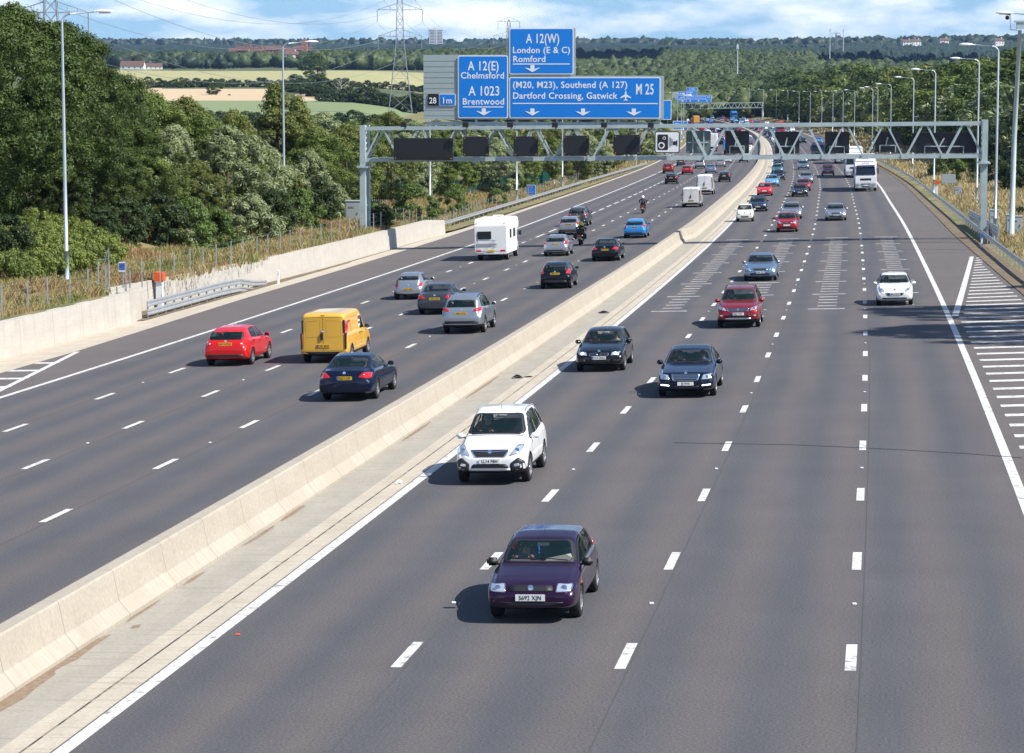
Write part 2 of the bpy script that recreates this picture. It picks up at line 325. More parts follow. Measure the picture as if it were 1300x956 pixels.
M_SGREY = mat('sign_grey', (.36, .42, .42), .5, n2=(.32, .38, .38), nscale=.8)
M_ORANGE = mat('orange_plastic', (.85, .10, .01), .5)
M_CAB = mat('cabinet_grey', (.36, .40, .42), .5)
# ------------------------------------------------------------------ road surfaces
def stations(a, b):
    S = []; s = a
    while s < b:
        S.append(s); s += 2 if s < 60 else 4 if s < 250 else 8 if s < 700 else 15
    return S + [b]
SR = stations(-34, 1900)
def ledge(s): return 12.2 if s < 60 else float(np.interp(s, [60, 75, 118, 150, 300, 420, 2000], [12.0, 11.5, 10.9, 10.5, 10.4, 10.0, 10.0]))
def lefte(s): return float(np.interp(s, [-40, 60, 90, 250, 1900], [-29.1, -29.1, -29.8, -30.4, -30.4]))
strip('carriageway', SR, [-25.9, -22, -18.3, -14.7, -10.2], M_ROAD, kind='structure')
strip('carriageway', SR, [-7.5, -3.65, 0, 3.65, 7.4], M_ROAD, kind='structure')
strip('hard_shoulder', SR, lambda s: [7.4, ledge(s)], M_SHOULDER, kind='structure')
strip('hard_shoulder', SR, lambda s: [lefte(s), -25.9], M_SHOULDER, kind='structure')
strip('median', SR, [-10.2, -9.0, -8.3], M_SLAB, 0.0, kind='structure')
strip('median_drain', SR, [-8.3, -7.95], M_KERB, 0.0, kind='structure')
strip('median_drain', SR, [-7.95, -7.91], M_DRAIN, -.004, kind='structure')
strip('median_drain', SR, [-7.91, -7.5], M_KERB, 0.0, kind='structure')
def kerbt(s): return float(np.interp(s, [-40, 76, 84, 100, 168, 175, 1900], [-31.3, -31.3, -31.0, -31.2, -31.2, -31.0, -31.0]))
strip('kerb_strip', SR, lambda s: [kerbt(s), lefte(s)], M_KERB, 0.0, kind='structure')
def line(S0, S1, t0, t1, mb, step=6):
    S = np.arange(S0, S1, step).tolist() + [S1]
    for a, b in zip(S[:-1], S[1:]):
        f = lambda q, u: q(u) if callable(q) else q
        mb.add([rp(a, f(t0, a), .004), rp(a, f(t1, a), .004), rp(b, f(t1, b), .004), rp(b, f(t0, b), .004)], [(0, 1, 2, 3)])
mk = MB()
line(-30, 1700, -7.46, -7.22, mk); line(-30, 1700, 7.2, 7.44, mk)
line(-30, 1700, -26.0, -25.78, mk); line(-30, 1700, -10.75, -10.52, mk)
mk.build('edge_line', M_PAINT, kind='structure')
mk = MB()
for t, ph in ((-3.65, 0), (0, 0), (3.65, 0), (-22.17, 32.7), (-18.57, 24.2), (-14.89, 15.1)):
    k = -5
    while True:
        s = ph % 9 + 9 * k; k += 1
        if s > 1500: break
        if t == -22.17 and s > 158: 
            line(s - 1, s + 4.6, t - .1, t + .1, mk, 9)          # lane gain: long marks
        else: line(s - 1, s + 1, t - .09, t + .09, mk, 9)
mk.build('lane_marking', M_PAINT, kind='structure')
mk = MB()                                   # transverse distance markings in all four lanes
for t in (-5.55, -1.8, 1.85, 5.5):
    for i in range(0, 36):
        s = 77 + i * 2.0; w = .85 if i % 5 == 0 else .46
        line(s - .17, s + .17, t - w, t + w, mk, 9)
mk.build('distance_marking', M_PAINTD, kind='structure')
mk = MB()                                   # hatched nose on the near side
line(71.5, 119, lambda s: np.interp(s, [71.5, 119], [7.45, 10.35]), lambda s: np.interp(s, [71.5, 119], [7.75, 10.6]), mk)
s = 117.
while s > -20:
    t0 = float(np.interp(s, [71.5, 119], [7.95, 10.75])) if s > 71.5 else 7.75
    t1 = ledge(s) - (.35 if s > 75 else .0); t1 = max(t1, t0 + .5) if s > 110 else t1
    t1 = min(t1 + (1.5 if s < 60 else 0), 12.15)
    w = .31
    mk.add([rp(s - w, t0, .004), rp(s + .7 - w, t1, .004), rp(s + .7 + w, t1, .004), rp(s + w, t0, .004)], [(0, 1, 2, 3)])
    s -= 2.45
for i in range(6):
    s = 54.2 - i * 3.1; line(s, s + .6, -29.05, -28.75 + (58.6 - s) * .141, mk, 9)
line(36, 59.5, lambda s: -28.95 + (58.6 - s) * .141, lambda s: -28.72 + (58.6 - s) * .141, mk)
mk.build('hatched_marking', M_PAINT, kind='structure')
mk = MB()
for s, a, b in ((79.5, -6.5, 10.4), (113, -7.4, 10.2), (128, -7.4, 10.2), (118, -25, -12)):
    line(s, s + .05, a, b, mk, 9)
cb = [(27.8, -1.5), (27.5, 0), (27.2, 1.64), (26.6, 3.2), (25.9, 4.79), (25.1, 6.3), (24.2, 7.7)]  # cable shadow painted across the lanes as a thin dark line
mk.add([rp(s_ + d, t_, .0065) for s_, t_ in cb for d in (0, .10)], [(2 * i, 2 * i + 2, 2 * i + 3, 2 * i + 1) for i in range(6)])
mk.build('sealant_and_cable_shadow', M_SEAL_SHADOW, kind='structure'); mk = MB()
for t in (-3.5, .13, 3.8, -22.3, -18.42, -14.75): line(-30, 150, t, t + .022, mk, 10)
mk.build('lane_seam', M_SEAM, kind='structure')
# cat's eyes
# ------------------------------------------------------------------ ground sheets
M_GRASSD = mat('dry_grass_ground', (.24, .19, .09), .95, n2=(.10, .12, .035), nscale=.22, namt=1, detail=8, bump=.4, bscale=6)
M_SOIL = mat('soil', (.12, .085, .055), .95, n2=(.20, .16, .10), nscale=1.5, namt=.8, detail=8)
M_TERR = mat('terrain_grass', (.062, .085, .026), .95, n2=(.11, .12, .04), nscale=.012, namt=1, detail=6)
M_TAN = mat('stubble_field', (.52, .40, .25), .95, n2=(.46, .34, .20), nscale=.02, detail=5)
M_YEL = mat('hay_field', (.33, .32, .14), .95, n2=(.40, .35, .18), nscale=.008, detail=6)
M_GRN = mat('pasture', (.17, .22, .095), .95, n2=(.22, .25, .12), nscale=.01, detail=5)
def vsheet(name, S, T, m):
    S = np.array(S, float); T = np.array(T, float); G, H = np.meshgrid(S, T, indexing='ij'); H = H.copy()
    edge = np.interp(S, [-40, 73, 76.5, 100, 120, 168, 172, 1600], [-31.4, -31.4, -33.6, -32.15, -31.65, -31.45, -31.05, -31.05]); H[:, -6:] = edge[:, None] - np.array([4.0, 2.6, 1.6, .9, .4, 0])[None]
    th = np.interp(G, SS, TH); X = np.interp(G, SS, CX) + H * np.cos(th); Y = np.interp(G, SS, CY) - H * np.sin(th)
    w = np.where(H < 0, smooth(-60, -130, H), smooth(45, 110, H)); Z = verge(G, H) * (1 - w) + hfar(X, Y) * w
    n = len(T); i = (np.arange(len(S) - 1)[:, None] * n + np.arange(n - 1)[None]).ravel()
    return npmesh(name, np.stack([X.ravel(), Y.ravel(), Z.ravel()], 1), np.stack([i, i + 1, i + n + 1, i + n], 1), m, smooth=True, kind='structure')
SV = stations(-34, 1500)
vsheet('verge', SV, [-140, -120, -100, -85, -75, -68, -62, -57, -53, -50, -47, -45, -43, -41, -39, -37.5, -36, -35, -34, -33.3, -32.6, -31.9, -31.25], M_GRASSD)
Gs = np.array(SV, float)
T1 = [0, .5, 1.2, 2, 3, 4, 5.5, 7, 9, 11, 13, 16, 19, 23, 28, 34, 40, 50, 65, 80, 100]
V = []; 
for s in SV:
    for d in T1:
        t = ledge(s) + d; th = head(s); X = np.interp(s, SS, CX) + t * math.cos(th); Y = np.interp(s, SS, CY) - t * math.sin(th)
        w = float(smooth(45, 110, t)); z = float(verge(np.array(s), np.array(t))) * (1 - w) + float(hfar(np.array(X), np.array(Y))) * w
        if d == 0: z = rp(s, t).z - .003
        V.append((X, Y, z))
n = len(T1); i = (np.arange(len(SV) - 1)[:, None] * n + np.arange(n - 1)[None]).ravel()
npmesh('verge', np.array(V), np.stack([i, i + 1, i + n + 1, i + n], 1), M_GRASSD, smooth=True, kind='structure')
# far terrain: one sheet out to the horizon, fields cut into it
azs = np.concatenate([np.linspace(-1500, -100, 20), np.arange(-80, 1400, 12.), np.linspace(1420, 2800, 20)])
ds = np.concatenate([np.arange(6, 60, 18), np.arange(60, 400, 20), np.arange(400, 2600, 25), np.arange(2600, 7000, 150), np.array([8000, 10000, 14000, 20000, 30000.])])
A, D = np.meshgrid(azs, ds, indexing='ij'); X = (A - 650) / F * D; Y = D
s_, t_ = st_of(X, Y); Zt = ground(X, Y)
corr = (t_ > -34) & (t_ < 14) & (s_ < 2300); soft = (t_ > -150) & (t_ < 112) & (s_ < 1500)
Zt = np.where(corr, np.interp(s_, SS, CZ) + XF * np.clip(t_, -40, 20) - 2.5, np.where(soft, Zt - 1.2, Zt))
n = len(ds); i = (np.arange(len(azs) - 1)[:, None] * n + np.arange(n - 1)[None]); Fq = np.stack([i, i + n, i + n + 1, i + 1], -1)
ac = (azs[:-1] + azs[1:])[:, None] / 2; dc = (ds[:-1] + ds[1:])[None] / 2
wob = 25 * np.sin(ac / 60.)
tan = (((ac > 150) & (ac < 350)) | ((ac > 378) & (ac < 416) & (dc < 1280))) & (dc > 1120) & (dc < 1470 + wob)
yel = (ac > 100) & (ac < 560) & (dc > 1560 + wob) & (dc < 2250 + 1.5 * wob - (ac - 145) * .25)
grn = (ac > 120) & (ac < 560) & (dc > 800) & (dc < 1120) & ~tan
clr = (ac > 994) & (ac < 1046) & (dc > 3650) & (dc < 4020)
VV = np.stack([X.ravel(), Y.ravel(), Zt.ravel()], 1)
def sub(name, mask, m):
    fq = Fq[mask].reshape(-1, 4); u, inv = np.unique(fq, return_inverse=True)
    npmesh(name, VV[u], inv.reshape(fq.shape), m, smooth=True, kind='structure')
sub('field', tan, M_TAN); sub('field', yel, M_YEL); sub('field', grn, M_GRN); sub('field', clr, M_YEL); sub('terrain', ~(tan | yel | grn | clr), M_TERR)
# soil strips along the kerbs
strip('soil_strip', [s for s in SV if s > 70], lambda s: [ledge(s) - .02, ledge(s) + (1.25 if s < 140 else .9)], M_SOIL, .035, kind='structure')
strip('soil_strip', [s for s in SV if s > 176], [-32.6, -31.0], M_SOIL, .03, kind='structure')
strip('soil_strip', [76, 84, 90, 96, 102, 110, 118, 126], lambda s: [float(np.interp(s, [76, 100, 120, 126], [-33.8, -32.4, -31.9, -31.6])), -31.0], M_SOIL, .02, kind='structure')
# ------------------------------------------------------------------ median barrier and retaining walls
def barr(s):
    k = float(smooth(147.5, 150.5, s)); o = -9.36 + .45 * k
    w = .42 * k; return [(o, 0), (o, .07), (o - .17, .28), (o - .20, .31), (o - .31, .85), (o - .34, .88), (o - .62 - w, .88), (o - .65 - w, .85), (o - .76 - w, .31), (o - .96 - w, .07), (o - .96 - w, 0)]
mb = MB(); sweep(mb, [s for s in SR if s < 147] + [147.5, 150.5] + [s for s in SR if s > 151], barr)
mb.build('median_barrier', M_BARR, label='long cast concrete barrier running down the middle between both carriageways', cat='barrier')
def wl(t0, h=1.5): return [(t0, 0), (t0 - .09, h), (t0 - .45, h), (t0 - .45, 0)]
mb = MB(); sweep(mb, list(range(-34, 76, 4)) + [74.5], wl(-31.12))
sweep(mb, [74.5, 77.6], lambda s: [(-31.12 - (s - 74.5) * .13, 0), (-31.2 - (s - 74.5) * .13, 1.5 - (s - 74.5) * .04), (-31.9, 1.5 - (s - 74.5) * .04), (-31.9, 0)])
mb.build('retaining_wall', M_WALL, label='pale concrete retaining wall nearest the camera, ending beside the short crash rail', cat='wall')
mb = MB(); sweep(mb, [76, 84, 92, 100, 110, 120, 130, 140, 148, 160, 168], lambda s: [(t, z) for t, z in wl(float(np.interp(s, [76, 100, 120, 168], [-33.4, -31.9, -31.4, -31.2])), 1.5 - .35 * float(smooth(160, 168, s)))])
mb.build('retaining_wall', M_WALL, label='pale concrete retaining wall from the orange capped post to beyond the gantry leg', cat='wall')
# ------------------------------------------------------------------ steel safety fences
def wbeam(t, z, side=1):
    d = .04 * side
    return [(t, z - .155), (t + d, z - .13), (t + d, z - .06), (t, z - .02), (t, z + .02), (t + d, z + .06), (t + d, z + .13), (t, z + .155), (t - .01 * side, z + .155), (t - .01 * side, z - .155)]
def rail(name, S, tf, zf, beams, post_step, label, side=1, zbase=0.0):
    e = empty(name, rp(S[0], tf(S[0])), label=label, cat='crash barrier'); o = e.location
    for dz in beams:
        mb = MB(); sweep(mb, S, lambda s: wbeam(tf(s), zf(s) + dz, side)); mb.v = [tuple(Vector(v) - o) for v in mb.v]; mb.build('rail_beam', M_STEEL, e)
    s = S[0] + .4; n = 0
    while s < S[-1] and n < 95:
        p = rp(s, tf(s) - .1 * side, 0); h = zf(s) + max(beams) + .1
        MB().box((p.x - o.x, p.y - o.y, p.z - o.z + h / 2 - .1), (.07, .12, h + .2), rz=-head(s)).build('post', M_STEEL, e); s += post_step(s) if callable(post_step) else post_step; n += 1
    return e
rail('crash_rail', [77.6, 80, 84, 88, 92, 96, 100, 103.5], lambda s: -31.25 - .25 * max(0, (s - 97) / 6), lambda s: .72 - .62 * float(smooth(94, 103.5, s)), [0, -.42], 1.6, 'short two beam crash rail ramping down in front of the recessed concrete wall')
rail('crash_rail', list(range(168, 430, 4)), lambda s: float(np.interp(s, [168, 186, 300, 430], [-32.2, -32.4, -32.3, -30.9])), lambda s: .62, [0], 3.2, 'long steel crash rail along the left hard shoulder beyond the concrete wall')
rail('crash_rail', list(range(-28, 160, 4)) + list(range(160, 560, 8)), lambda s: float(np.interp(s, [60, 77, 99, 125, 150, 270, 366, 560], [12.9, 12.75, 12.35, 12.1, 12.0, 11.7, 11.2, 10.9])), lambda s: .66, [0], lambda s: 3.2 if s < 200 else 14, 'long curving steel crash rail beside the right hard shoulder', side=-1)
rail('crash_rail', [133, 138, 144, 150, 158, 164], lambda s: float(np.interp(s, [133, 150, 164], [12.9, 12.75, 12.45])), lambda s: .95, [.12, -.12, -.36], 1.6, 'short tall crash rail screening the foot of the right gantry leg', side=-1)
# post-and-wire fence along the left wall top and beyond
fe = empty('wire_fence', rp(40, -33), label='post and wire fence standing along the top of the left concrete wall', cat='fence'); o = fe.location
def fpt(s): return float(np.interp(s, [40, 75, 95, 170, 210, 400], [-31.9, -32.2, -32.3, -32.0, -34.2, -34.6]))
s = 44.
FP = []
while s < 330:
    t = fpt(s); p = rp(s, t); z = float(verge(np.array(s), np.array(t))); FP.append(Vector((p.x, p.y, z)) - o)
    s += 3.0 + .35 * math.sin(s * 3) if s < 200 else 3.2
for p in FP: MB().box((p.x, p.y, p.z + .62), (.055, .055, 1.45)).build('post', M_STEEL, fe)
mb = MB()
for h in (.35, .7, 1.05, 1.3):
    for a, b in zip(FP[:-1], FP[1:]): mb.bar(a + Vector((0, 0, h)), b + Vector((0, 0, h)), .005)
mb.build('wire', M_STEEL, fe)
M_GFENCE = mat('green_fence', (.015, .10, .085), .5)
def palisade(name, pts, label, h=1.9, m=M_GFENCE, step=.55, n_posts=90):
    e = empty(name, pts[0], label=label, cat='fence'); o = Vector(pts[0]); mb = MB(); pb = MB(); P = []
    for a, b in zip(pts[:-1], pts[1:]):
        a = Vector(a); b = Vector(b); n = max(1, int((b - a).length / step)); P += [a.lerp(b, k / n) for k in range(n)]
    for p in P:
        z = gz(p.x, p.y); mb.box((p.x - o.x, p.y - o.y, z - o.z + h / 2), (.11, .03, h))
    for k in (.35, h - .3):
        for a, b in zip(P[:-1:3], P[3::3]): mb.bar(Vector((a.x, a.y, gz(a.x, a.y) + k)) - o, Vector((b.x, b.y, gz(b.x, b.y) + k)) - o, .05)
    mb.build('pale_panel', m, e); 
    for p in P[::6][:n_posts]:
        z = gz(p.x, p.y); MB().box((p.x - o.x, p.y - o.y + .08, z - o.z + h / 2), (.12, .12, h + .1)).build('post', m, e)
    return e
palisade('palisade_fence', [rp(300, -37), rp(265, -40), rp(232, -44), rp(205, -50), rp(190, -58)], 'green steel palisade fence behind the dry verge left of the carriageway')
palisade('palisade_fence', [rp(128, -49), rp(150, -47.5)], 'short green fence glimpsed between the shrubs beside the second left lamp post', h=1.7)
# ------------------------------------------------------------------ lamp columns
M_LHEAD = mat('lamp_head', (.86, .87, .88), .3)
M_LGLASS = mat('lamp_glass', (.55, .58, .6), .15)
def lamp_make(side=-1):
    e = empty('street_lamp'); H = 13.6
    MB().tube([(0, 0, -.3), (0, 0, 1.5)], .125, 12).build('base_sleeve', M_LAMPPOLE, e, smooth=True)
    pts = [(0, 0, 1.4), (0, 0, 5), (0, 0, H - .5)] + [(side * .45 * (1 - math.cos(a)), 0, H - .5 + .45 * math.sin(a)) for a in [k * math.pi / 10 for k in range(1, 6)]]
    MB().tube(pts, [.10, .088, .06] + [.05] * 5, 10).build('pole', M_LAMPPOLE, e, smooth=True)
    MB().tube([(side * .42, 0, H - .05), (side * 1.6, 0, H + .04), (side * 1.75, 0, H + .05)], .035, 8).build('arm', M_LAMPPOLE, e, smooth=True)
    prof = [(0.0, .03), (.12, .10), (.4, .17), (.75, .16), (1.0, .09), (1.06, .02)]
    vs = []; n = 10
    for x, r in prof:
        for k in range(n):
            a = 2 * math.pi * k / n; vs.append((side * (1.7 + x), r * 1.1 * math.cos(a), H + .06 + r * .75 * max(math.sin(a), -.35)))
    fs = [(i * n + k, i * n + (k + 1) % n, (i + 1) * n + (k + 1) % n, (i + 1) * n + k) for i in range(5) for k in range(n)] + [tuple(range(n)), tuple(range(5 * n, 6 * n))]
    h = MB().add(vs, fs).build('lamp_head', M_LHEAD, e, smooth=True)
    MB().box((side * 2.25, 0, H - .01), (.55, .2, .05)).build('lamp_glass', M_LGLASS, h)
    return e
LAMPR = lamp_make(-1); LAMPL = lamp_make(1)
_lu = {1: False, -1: False}
def lamp(s, t, z, label, side, group, scale=1.0):
    src = LAMPR if side < 0 else LAMPL
    o = src if not _lu[side] else copy_tree(src); _lu[side] = True
    p = rp(s, t); o.location = (p.x, p.y, z if z is not None else gz(p.x, p.y)); o.rotation_euler = (0, 0, -head(s)); o.scale = (1, 1, scale); tag(o, label, 'street lamp', group)
ll = [(82.4, -36.9, 'tall grey street lamp at far left in front of the dark oaks'), (143.8, -39.7, 'tall grey street lamp just left of the gantry leg'),
      (206.6, -38.8, 'street lamp pole standing under the long dark message sign'), (207.7, -30.9, None), (253.3, -31.6, None), (325.4, -31.9, None), (400.4, -32.0, None)]
ll[3] = (235, -33.6, 'street lamp pole standing beside the small blue roadside sign'); ll[4] = (287, -33.9, 'street lamp pole under the second and third dark lane signals'); ll[5] = (352, -33.4, 'street lamp pole at the bend of the left crash rail'); ll[6] = (428, -33.0, 'most distant street lamp pole seen under the left gantry half')
for s, t, l in ll: lamp(s, t, None, l, 1, 'street lamps on the left verge')
lr = [(137.8, 12.96), (199, 15.0), (239, 12.6), (315, 13.1), (397, 13.1), (463, 13.5), (463, 12.5), (590, 13.5)]
names = ['tallest street lamp of the right row, a grey cabinet at its foot', 'street lamp just left of the right gantry leg top', 'street lamp in front of the right end of the message sign back',
         'street lamp rising behind the white lorry side of the verge', 'street lamp behind the rightmost black signal back', 'lamp of a close pair behind the right signals, the nearer one', 'lamp of a close pair behind the right signals, the farther one', 'first single street lamp left of the close lamp pair']
for (s, t), l in zip(lr, names): lamp(s, t, None, l, -1, 'street lamps on the right verge')
s = 655
while s < 1500:
    lamp(s, 12.6 + .5 * math.sin(s), None, 'small distant street lamp in the long row curving away before the woods', -1, 'distant street lamps in the right row'); s += 62
s = 700
while s < 1500:
    lamp(s, -32.5, None, 'small distant street lamp on the far left side of the motorway', 1, 'distant street lamps in the left row'); s += 62
# ------------------------------------------------------------------ gantries
def gantry(s0, tl, tr, zl, zr, gl, gr, near, label):
    """truss gantry; local x = road offset t, local z = world height"""
    p = rp(s0, 0); e = empty('sign_gantry', (p.x, p.y, 0), -head(s0), label=label, cat='gantry')
    zt = lambda t: zl + (zr - zl) * (t - tl) / (tr - tl)       # top chord centre
    dep, yd = 2.33, 1.5; n = 16 
    for t, g, nm in ((tl, gl, 'left'), (tr, gr, 'right')):
        zc = zt(t)
        for y in (0, yd):
            lb = MB(); lb.box((t, y, (g + zc - dep - .6) / 2 - .2), (.42, .42, zc - dep - .6 - g + .4))
            lb.box((t, y, zc - dep - .5), (.8, .8, .12)); lb.box((t, y, (zc - dep - .45 + zc + .25) / 2), (.4, .38, dep + .7)); lb.build('leg', M_GANTRY, e)
        rb = MB()
        for k in range(6): rb.bar((t, .1, zc - dep + k * .4 + .1), (t, yd - .1, zc - dep + k * .4 + .5), .12, .06)
        rb.bar((t, 0, g + 1.6), (t, yd, g + 1.6), .15); rb.bar((t, 0, g + 3.8), (t, yd, g + 2.2), .10); rb.build('leg_bracing', M_GANTRY, e)
    tt = [tl + (tr - tl) * k / n for k in range(n + 1)]
    for y in (0, yd):
        for dz in (0, -dep):
            MB().bar((tl - .2, y, zl + dz), (tr + .2, y, zr + dz), .22, .26).build('chord', M_GANTRY, e)
        db = MB()
        for k in range(n):
            a, b = tt[k], tt[k + 1]; m = (a + b) / 2
            db.bar((a + .16, y, zt(a) - dep + .1), (m - .16, y, zt(m) - .1), .11, .11); db.bar((m + .16, y, zt(m) - .1), (b - .16, y, zt(b) - dep + .1), .11, .11)
            db.box((a, y - .14, zt(a) - dep), (.5, .06, .32))
        db.build('truss_bracing', M_GANTRY, e)
    cb = MB()
    for t in tt:
        cb.bar((t, .12, zt(t)), (t, yd - .12, zt(t)), .1); cb.bar((t, .12, zt(t) - dep), (t, yd - .12, zt(t) - dep), .1)
    cb.build('cross_member', M_GANTRY, e)
    if near:
        db = MB(); db.box(((tl + tr) / 2, yd / 2, (zl + zr) / 2 - dep + .16), (1, 1, .01)); db.v = []; db.f = []; db.m = []
        db.bar((tl + .5, yd / 2, zt(tl) - dep + .15), (tr - .5, yd / 2, zt(tr) - dep + .15), 1.1, .03); db.build('walkway', M_STEEL, e)
    return e, zt
GA, gzt = gantry(141., -33.05, 12.32, 5.72, 6.22, -1.6, -2.1, True, 'grey steel truss gantry spanning all lanes in the middle distance, carrying the big blue signs')
ge = GA
M_TEXT = M_WHITE
def sign_thing(name, t, y, z, label, cat, group=None, s0=141.):
    p = rp(s0, 0); th = head(s0)
    return empty(name, (p.x + t * math.cos(th) + y * math.sin(th), p.y - t * math.sin(th) + y * math.cos(th), z), -th, label=label, cat=cat, group=group)
def rrect(w, h, r, n=4):
    P = []
    for cx, cz, a0 in ((w - r, h - r, 0), (r, h - r, 90), (r, r, 180), (w - r, r, 270)):
        for k in range(n + 1):
            a = R(a0 + 90 * k / n); P.append((cx + r * math.cos(a), cz + r * math.sin(a)))
    return P
MXZ = lambda x, y, z: Matrix(((1, 0, 0, x), (0, 0, -1, y), (0, 1, 0, z), (0, 0, 0, 1)))   # polygon in x,z; extrude towards -y (camera)
def plate(mb, x, z, w, h, y, th=.03, r=.08, mi=0):
    mb.prism(rrect(w, h, r), 0, th, mi, MXZ(x, y, z)); return mb
def arrow(mb, x, z, w, y):
    """down arrow with swept barbs, tip at (x, z)"""
    h = w * .45; P = [(0, 0), (-.5, .62), (-.34, .58), (-.13, .46), (-.13, 1.0), (.13, 1.0), (.13, .46), (.34, .58), (.5, .62)]
    P = [(px * w, pz * h) for px, pz in P]; mb.prism(list(reversed(P)), 0, .012, 0, MXZ(x, y, z))
def bigsign(s0, full, near_label, sc=1.0, zoff=0.0, toff=0.0, detail=True):
    # numbers are metres in the plane of the near gantry (t, z)
    S = sign_thing('direction_sign', -28.45 + toff, -.18, 5.95 + zoff, near_label, 'road sign', s0=s0)
    x0, z0 = -28.45, 5.95
    bk = MB(); bk.box(((-28.45 - 22.05) / 2 - x0, .10, (6.42 + 11.15) / 2 - z0), (6.4, .08, 4.73))
    bk.box(((-22.05 - 10.75) / 2 - x0 + .02, .10, (6.42 + 9.62) / 2 - z0), (11.3, .08, 3.2)); bk.box(((-22.15 - 17.2) / 2 - x0, .105, 11.35 - z0), (4.95, .07, 3.42)); bk.build('backing_board', M_SGREY, S); sl = MB()
    for k in range(11): sl.box((1.28, .055, .75 + k * .4), (2.5, .012, .022))
    sl.build('board_joint', mat('joint_grey', (.22, .27, .27), .6), S)
    sp = MB()
    for k in range(12): sp.box((-28.45 + .9 + k * 1.5 - x0, .25, 6.1 - z0), (.14, .14, 1.0))
    sp.box((-19.6 - x0, .3, 6.12 - z0), (17.4, .05, .25)); sp.build('support_post', M_GANTRY, S)
    pans = [(-25.87, 6.52, 3.72, 4.58, 'panel'), (-22.06, 9.72, 4.74, 3.36, 'panel'), (-22.06, 6.52, 11.1, 3.0, 'panel')]
    P = []
    for t, z, w, h, nm in pans:
        mb = MB(); plate(mb, t - x0, z - z0, w, h, .0, .03, .14, 0); plate(mb, t + .07 - x0, z + .07 - z0, w - .14, h - .14, -.031, .006, .10, 1)
        P.append(mb.build(nm, [M_WHITE, M_BLUE], S))
    kw = dict(bold=.012)
    def T(txt, t, z, size, par, m=M_WHITE, sx=1.0, sp_=1.06, bold=.014):
        text_obj(txt, size, m, par, (t - x0, -.042, z - z0), bold=bold, sx=sx, spacing=sp_)
    T('A 12(E)', -25.12, 10.02, .95, P[0], sx=.74); T('Chelmsford', -25.68, 9.42, .66, P[0], sx=.98); T('A 1023', -25.07, 8.18, .97, P[0], sx=.77); T('Brentwood', -25.55, 7.52, .66, P[0], sx=.98)
    T('A 12(W)', -20.82, 12.0, .95, P[1], sx=.68); T('London (E & C)', -21.83, 11.27, .64, P[1], sx=.98); T('Romford', -21.81, 10.62, .64, P[1], sx=1.0)
    T('(M20, M23), Southend (A 127)', -21.82, 8.74, .66, P[2], sx=.97); T('Dartford Crossing, Gatwick', -21.82, 7.95, .66, P[2], sx=.965); T('M 25', -12.78, 8.28, 1.08, P[2], sx=.58)
    for par, t0, t1, z in ((P[0], -25.5, -22.5, 7.34), (P[1], -21.8, -17.6, 10.47), (P[2], -21.8, -11.15, 7.60)):
        MB().box(((t0 + t1) / 2 - x0, -.043, z - z0), (t1 - t0, .012, .07)).build('rule', M_WHITE, par)
    for par, t, z in ((P[0], -23.95, 6.72), (P[1], -20.35, 9.88), (P[2], -20.35, 6.72), (P[2], -16.62, 6.72), (P[2], -12.9, 6.72)):
        mb = MB(); arrow(mb, t - x0, z - z0, 1.15, -.042); mb.build('arrow', M_WHITE, par)
    mb = MB(); pl = [(0, 1), (-.07, .85), (-.08, .62), (-.5, .34), (-.5, .24), (-.08, .40), (-.06, .16), (-.2, .05), (-.2, 0), (0, .06), (.2, 0), (.2, .05), (.06, .16), (.08, .40), (.5, .24), (.5, .34), (.08, .62), (.07, .85)]
    mb.prism([(a * .78, b * .74) for a, b in pl], 0, .01, 0, MXZ(-13.5 - x0, -.042, 7.80 - z0)); mb.build('aircraft_symbol', M_WHITE, P[2])
    a = plate(MB(), -28.12 - x0, 7.43 - z0, .80, .86, .03, .03, .06).build('junction_number_plate', M_BLACK, S); T('28', -28.02, 7.6, .62, a, sx=.85)
    mb = MB(); plate(mb, -27.28 - x0, 7.43 - z0, 1.22, .86, .03, .03, .06, 0); plate(mb, -27.24 - x0, 7.47 - z0, 1.14, .78, -.001, .008, .05, 1); b = mb.build('distance_plate', [M_WHITE, M_BLUE], S); T('1m', -27.1, 7.6, .62, b)
    fl = MB()
    for t in (-28.6 - 1.2, -25.2, -21.9, -18.6, -15.0, -11.6): fl.box((t - x0, -.75, 6.05 - z0), (.42, .3, .36)); fl.bar((t - x0, -.6, 5.9 - z0), (t - x0, .2, 5.8 - z0), .06)
    fl.build('sign_light', M_BLACK, S)
    if s0 != 141.:
        S.location.z += 0
    return S
bigsign(141., True, 'large blue motorway direction signs with white lettering on top of the near gantry')
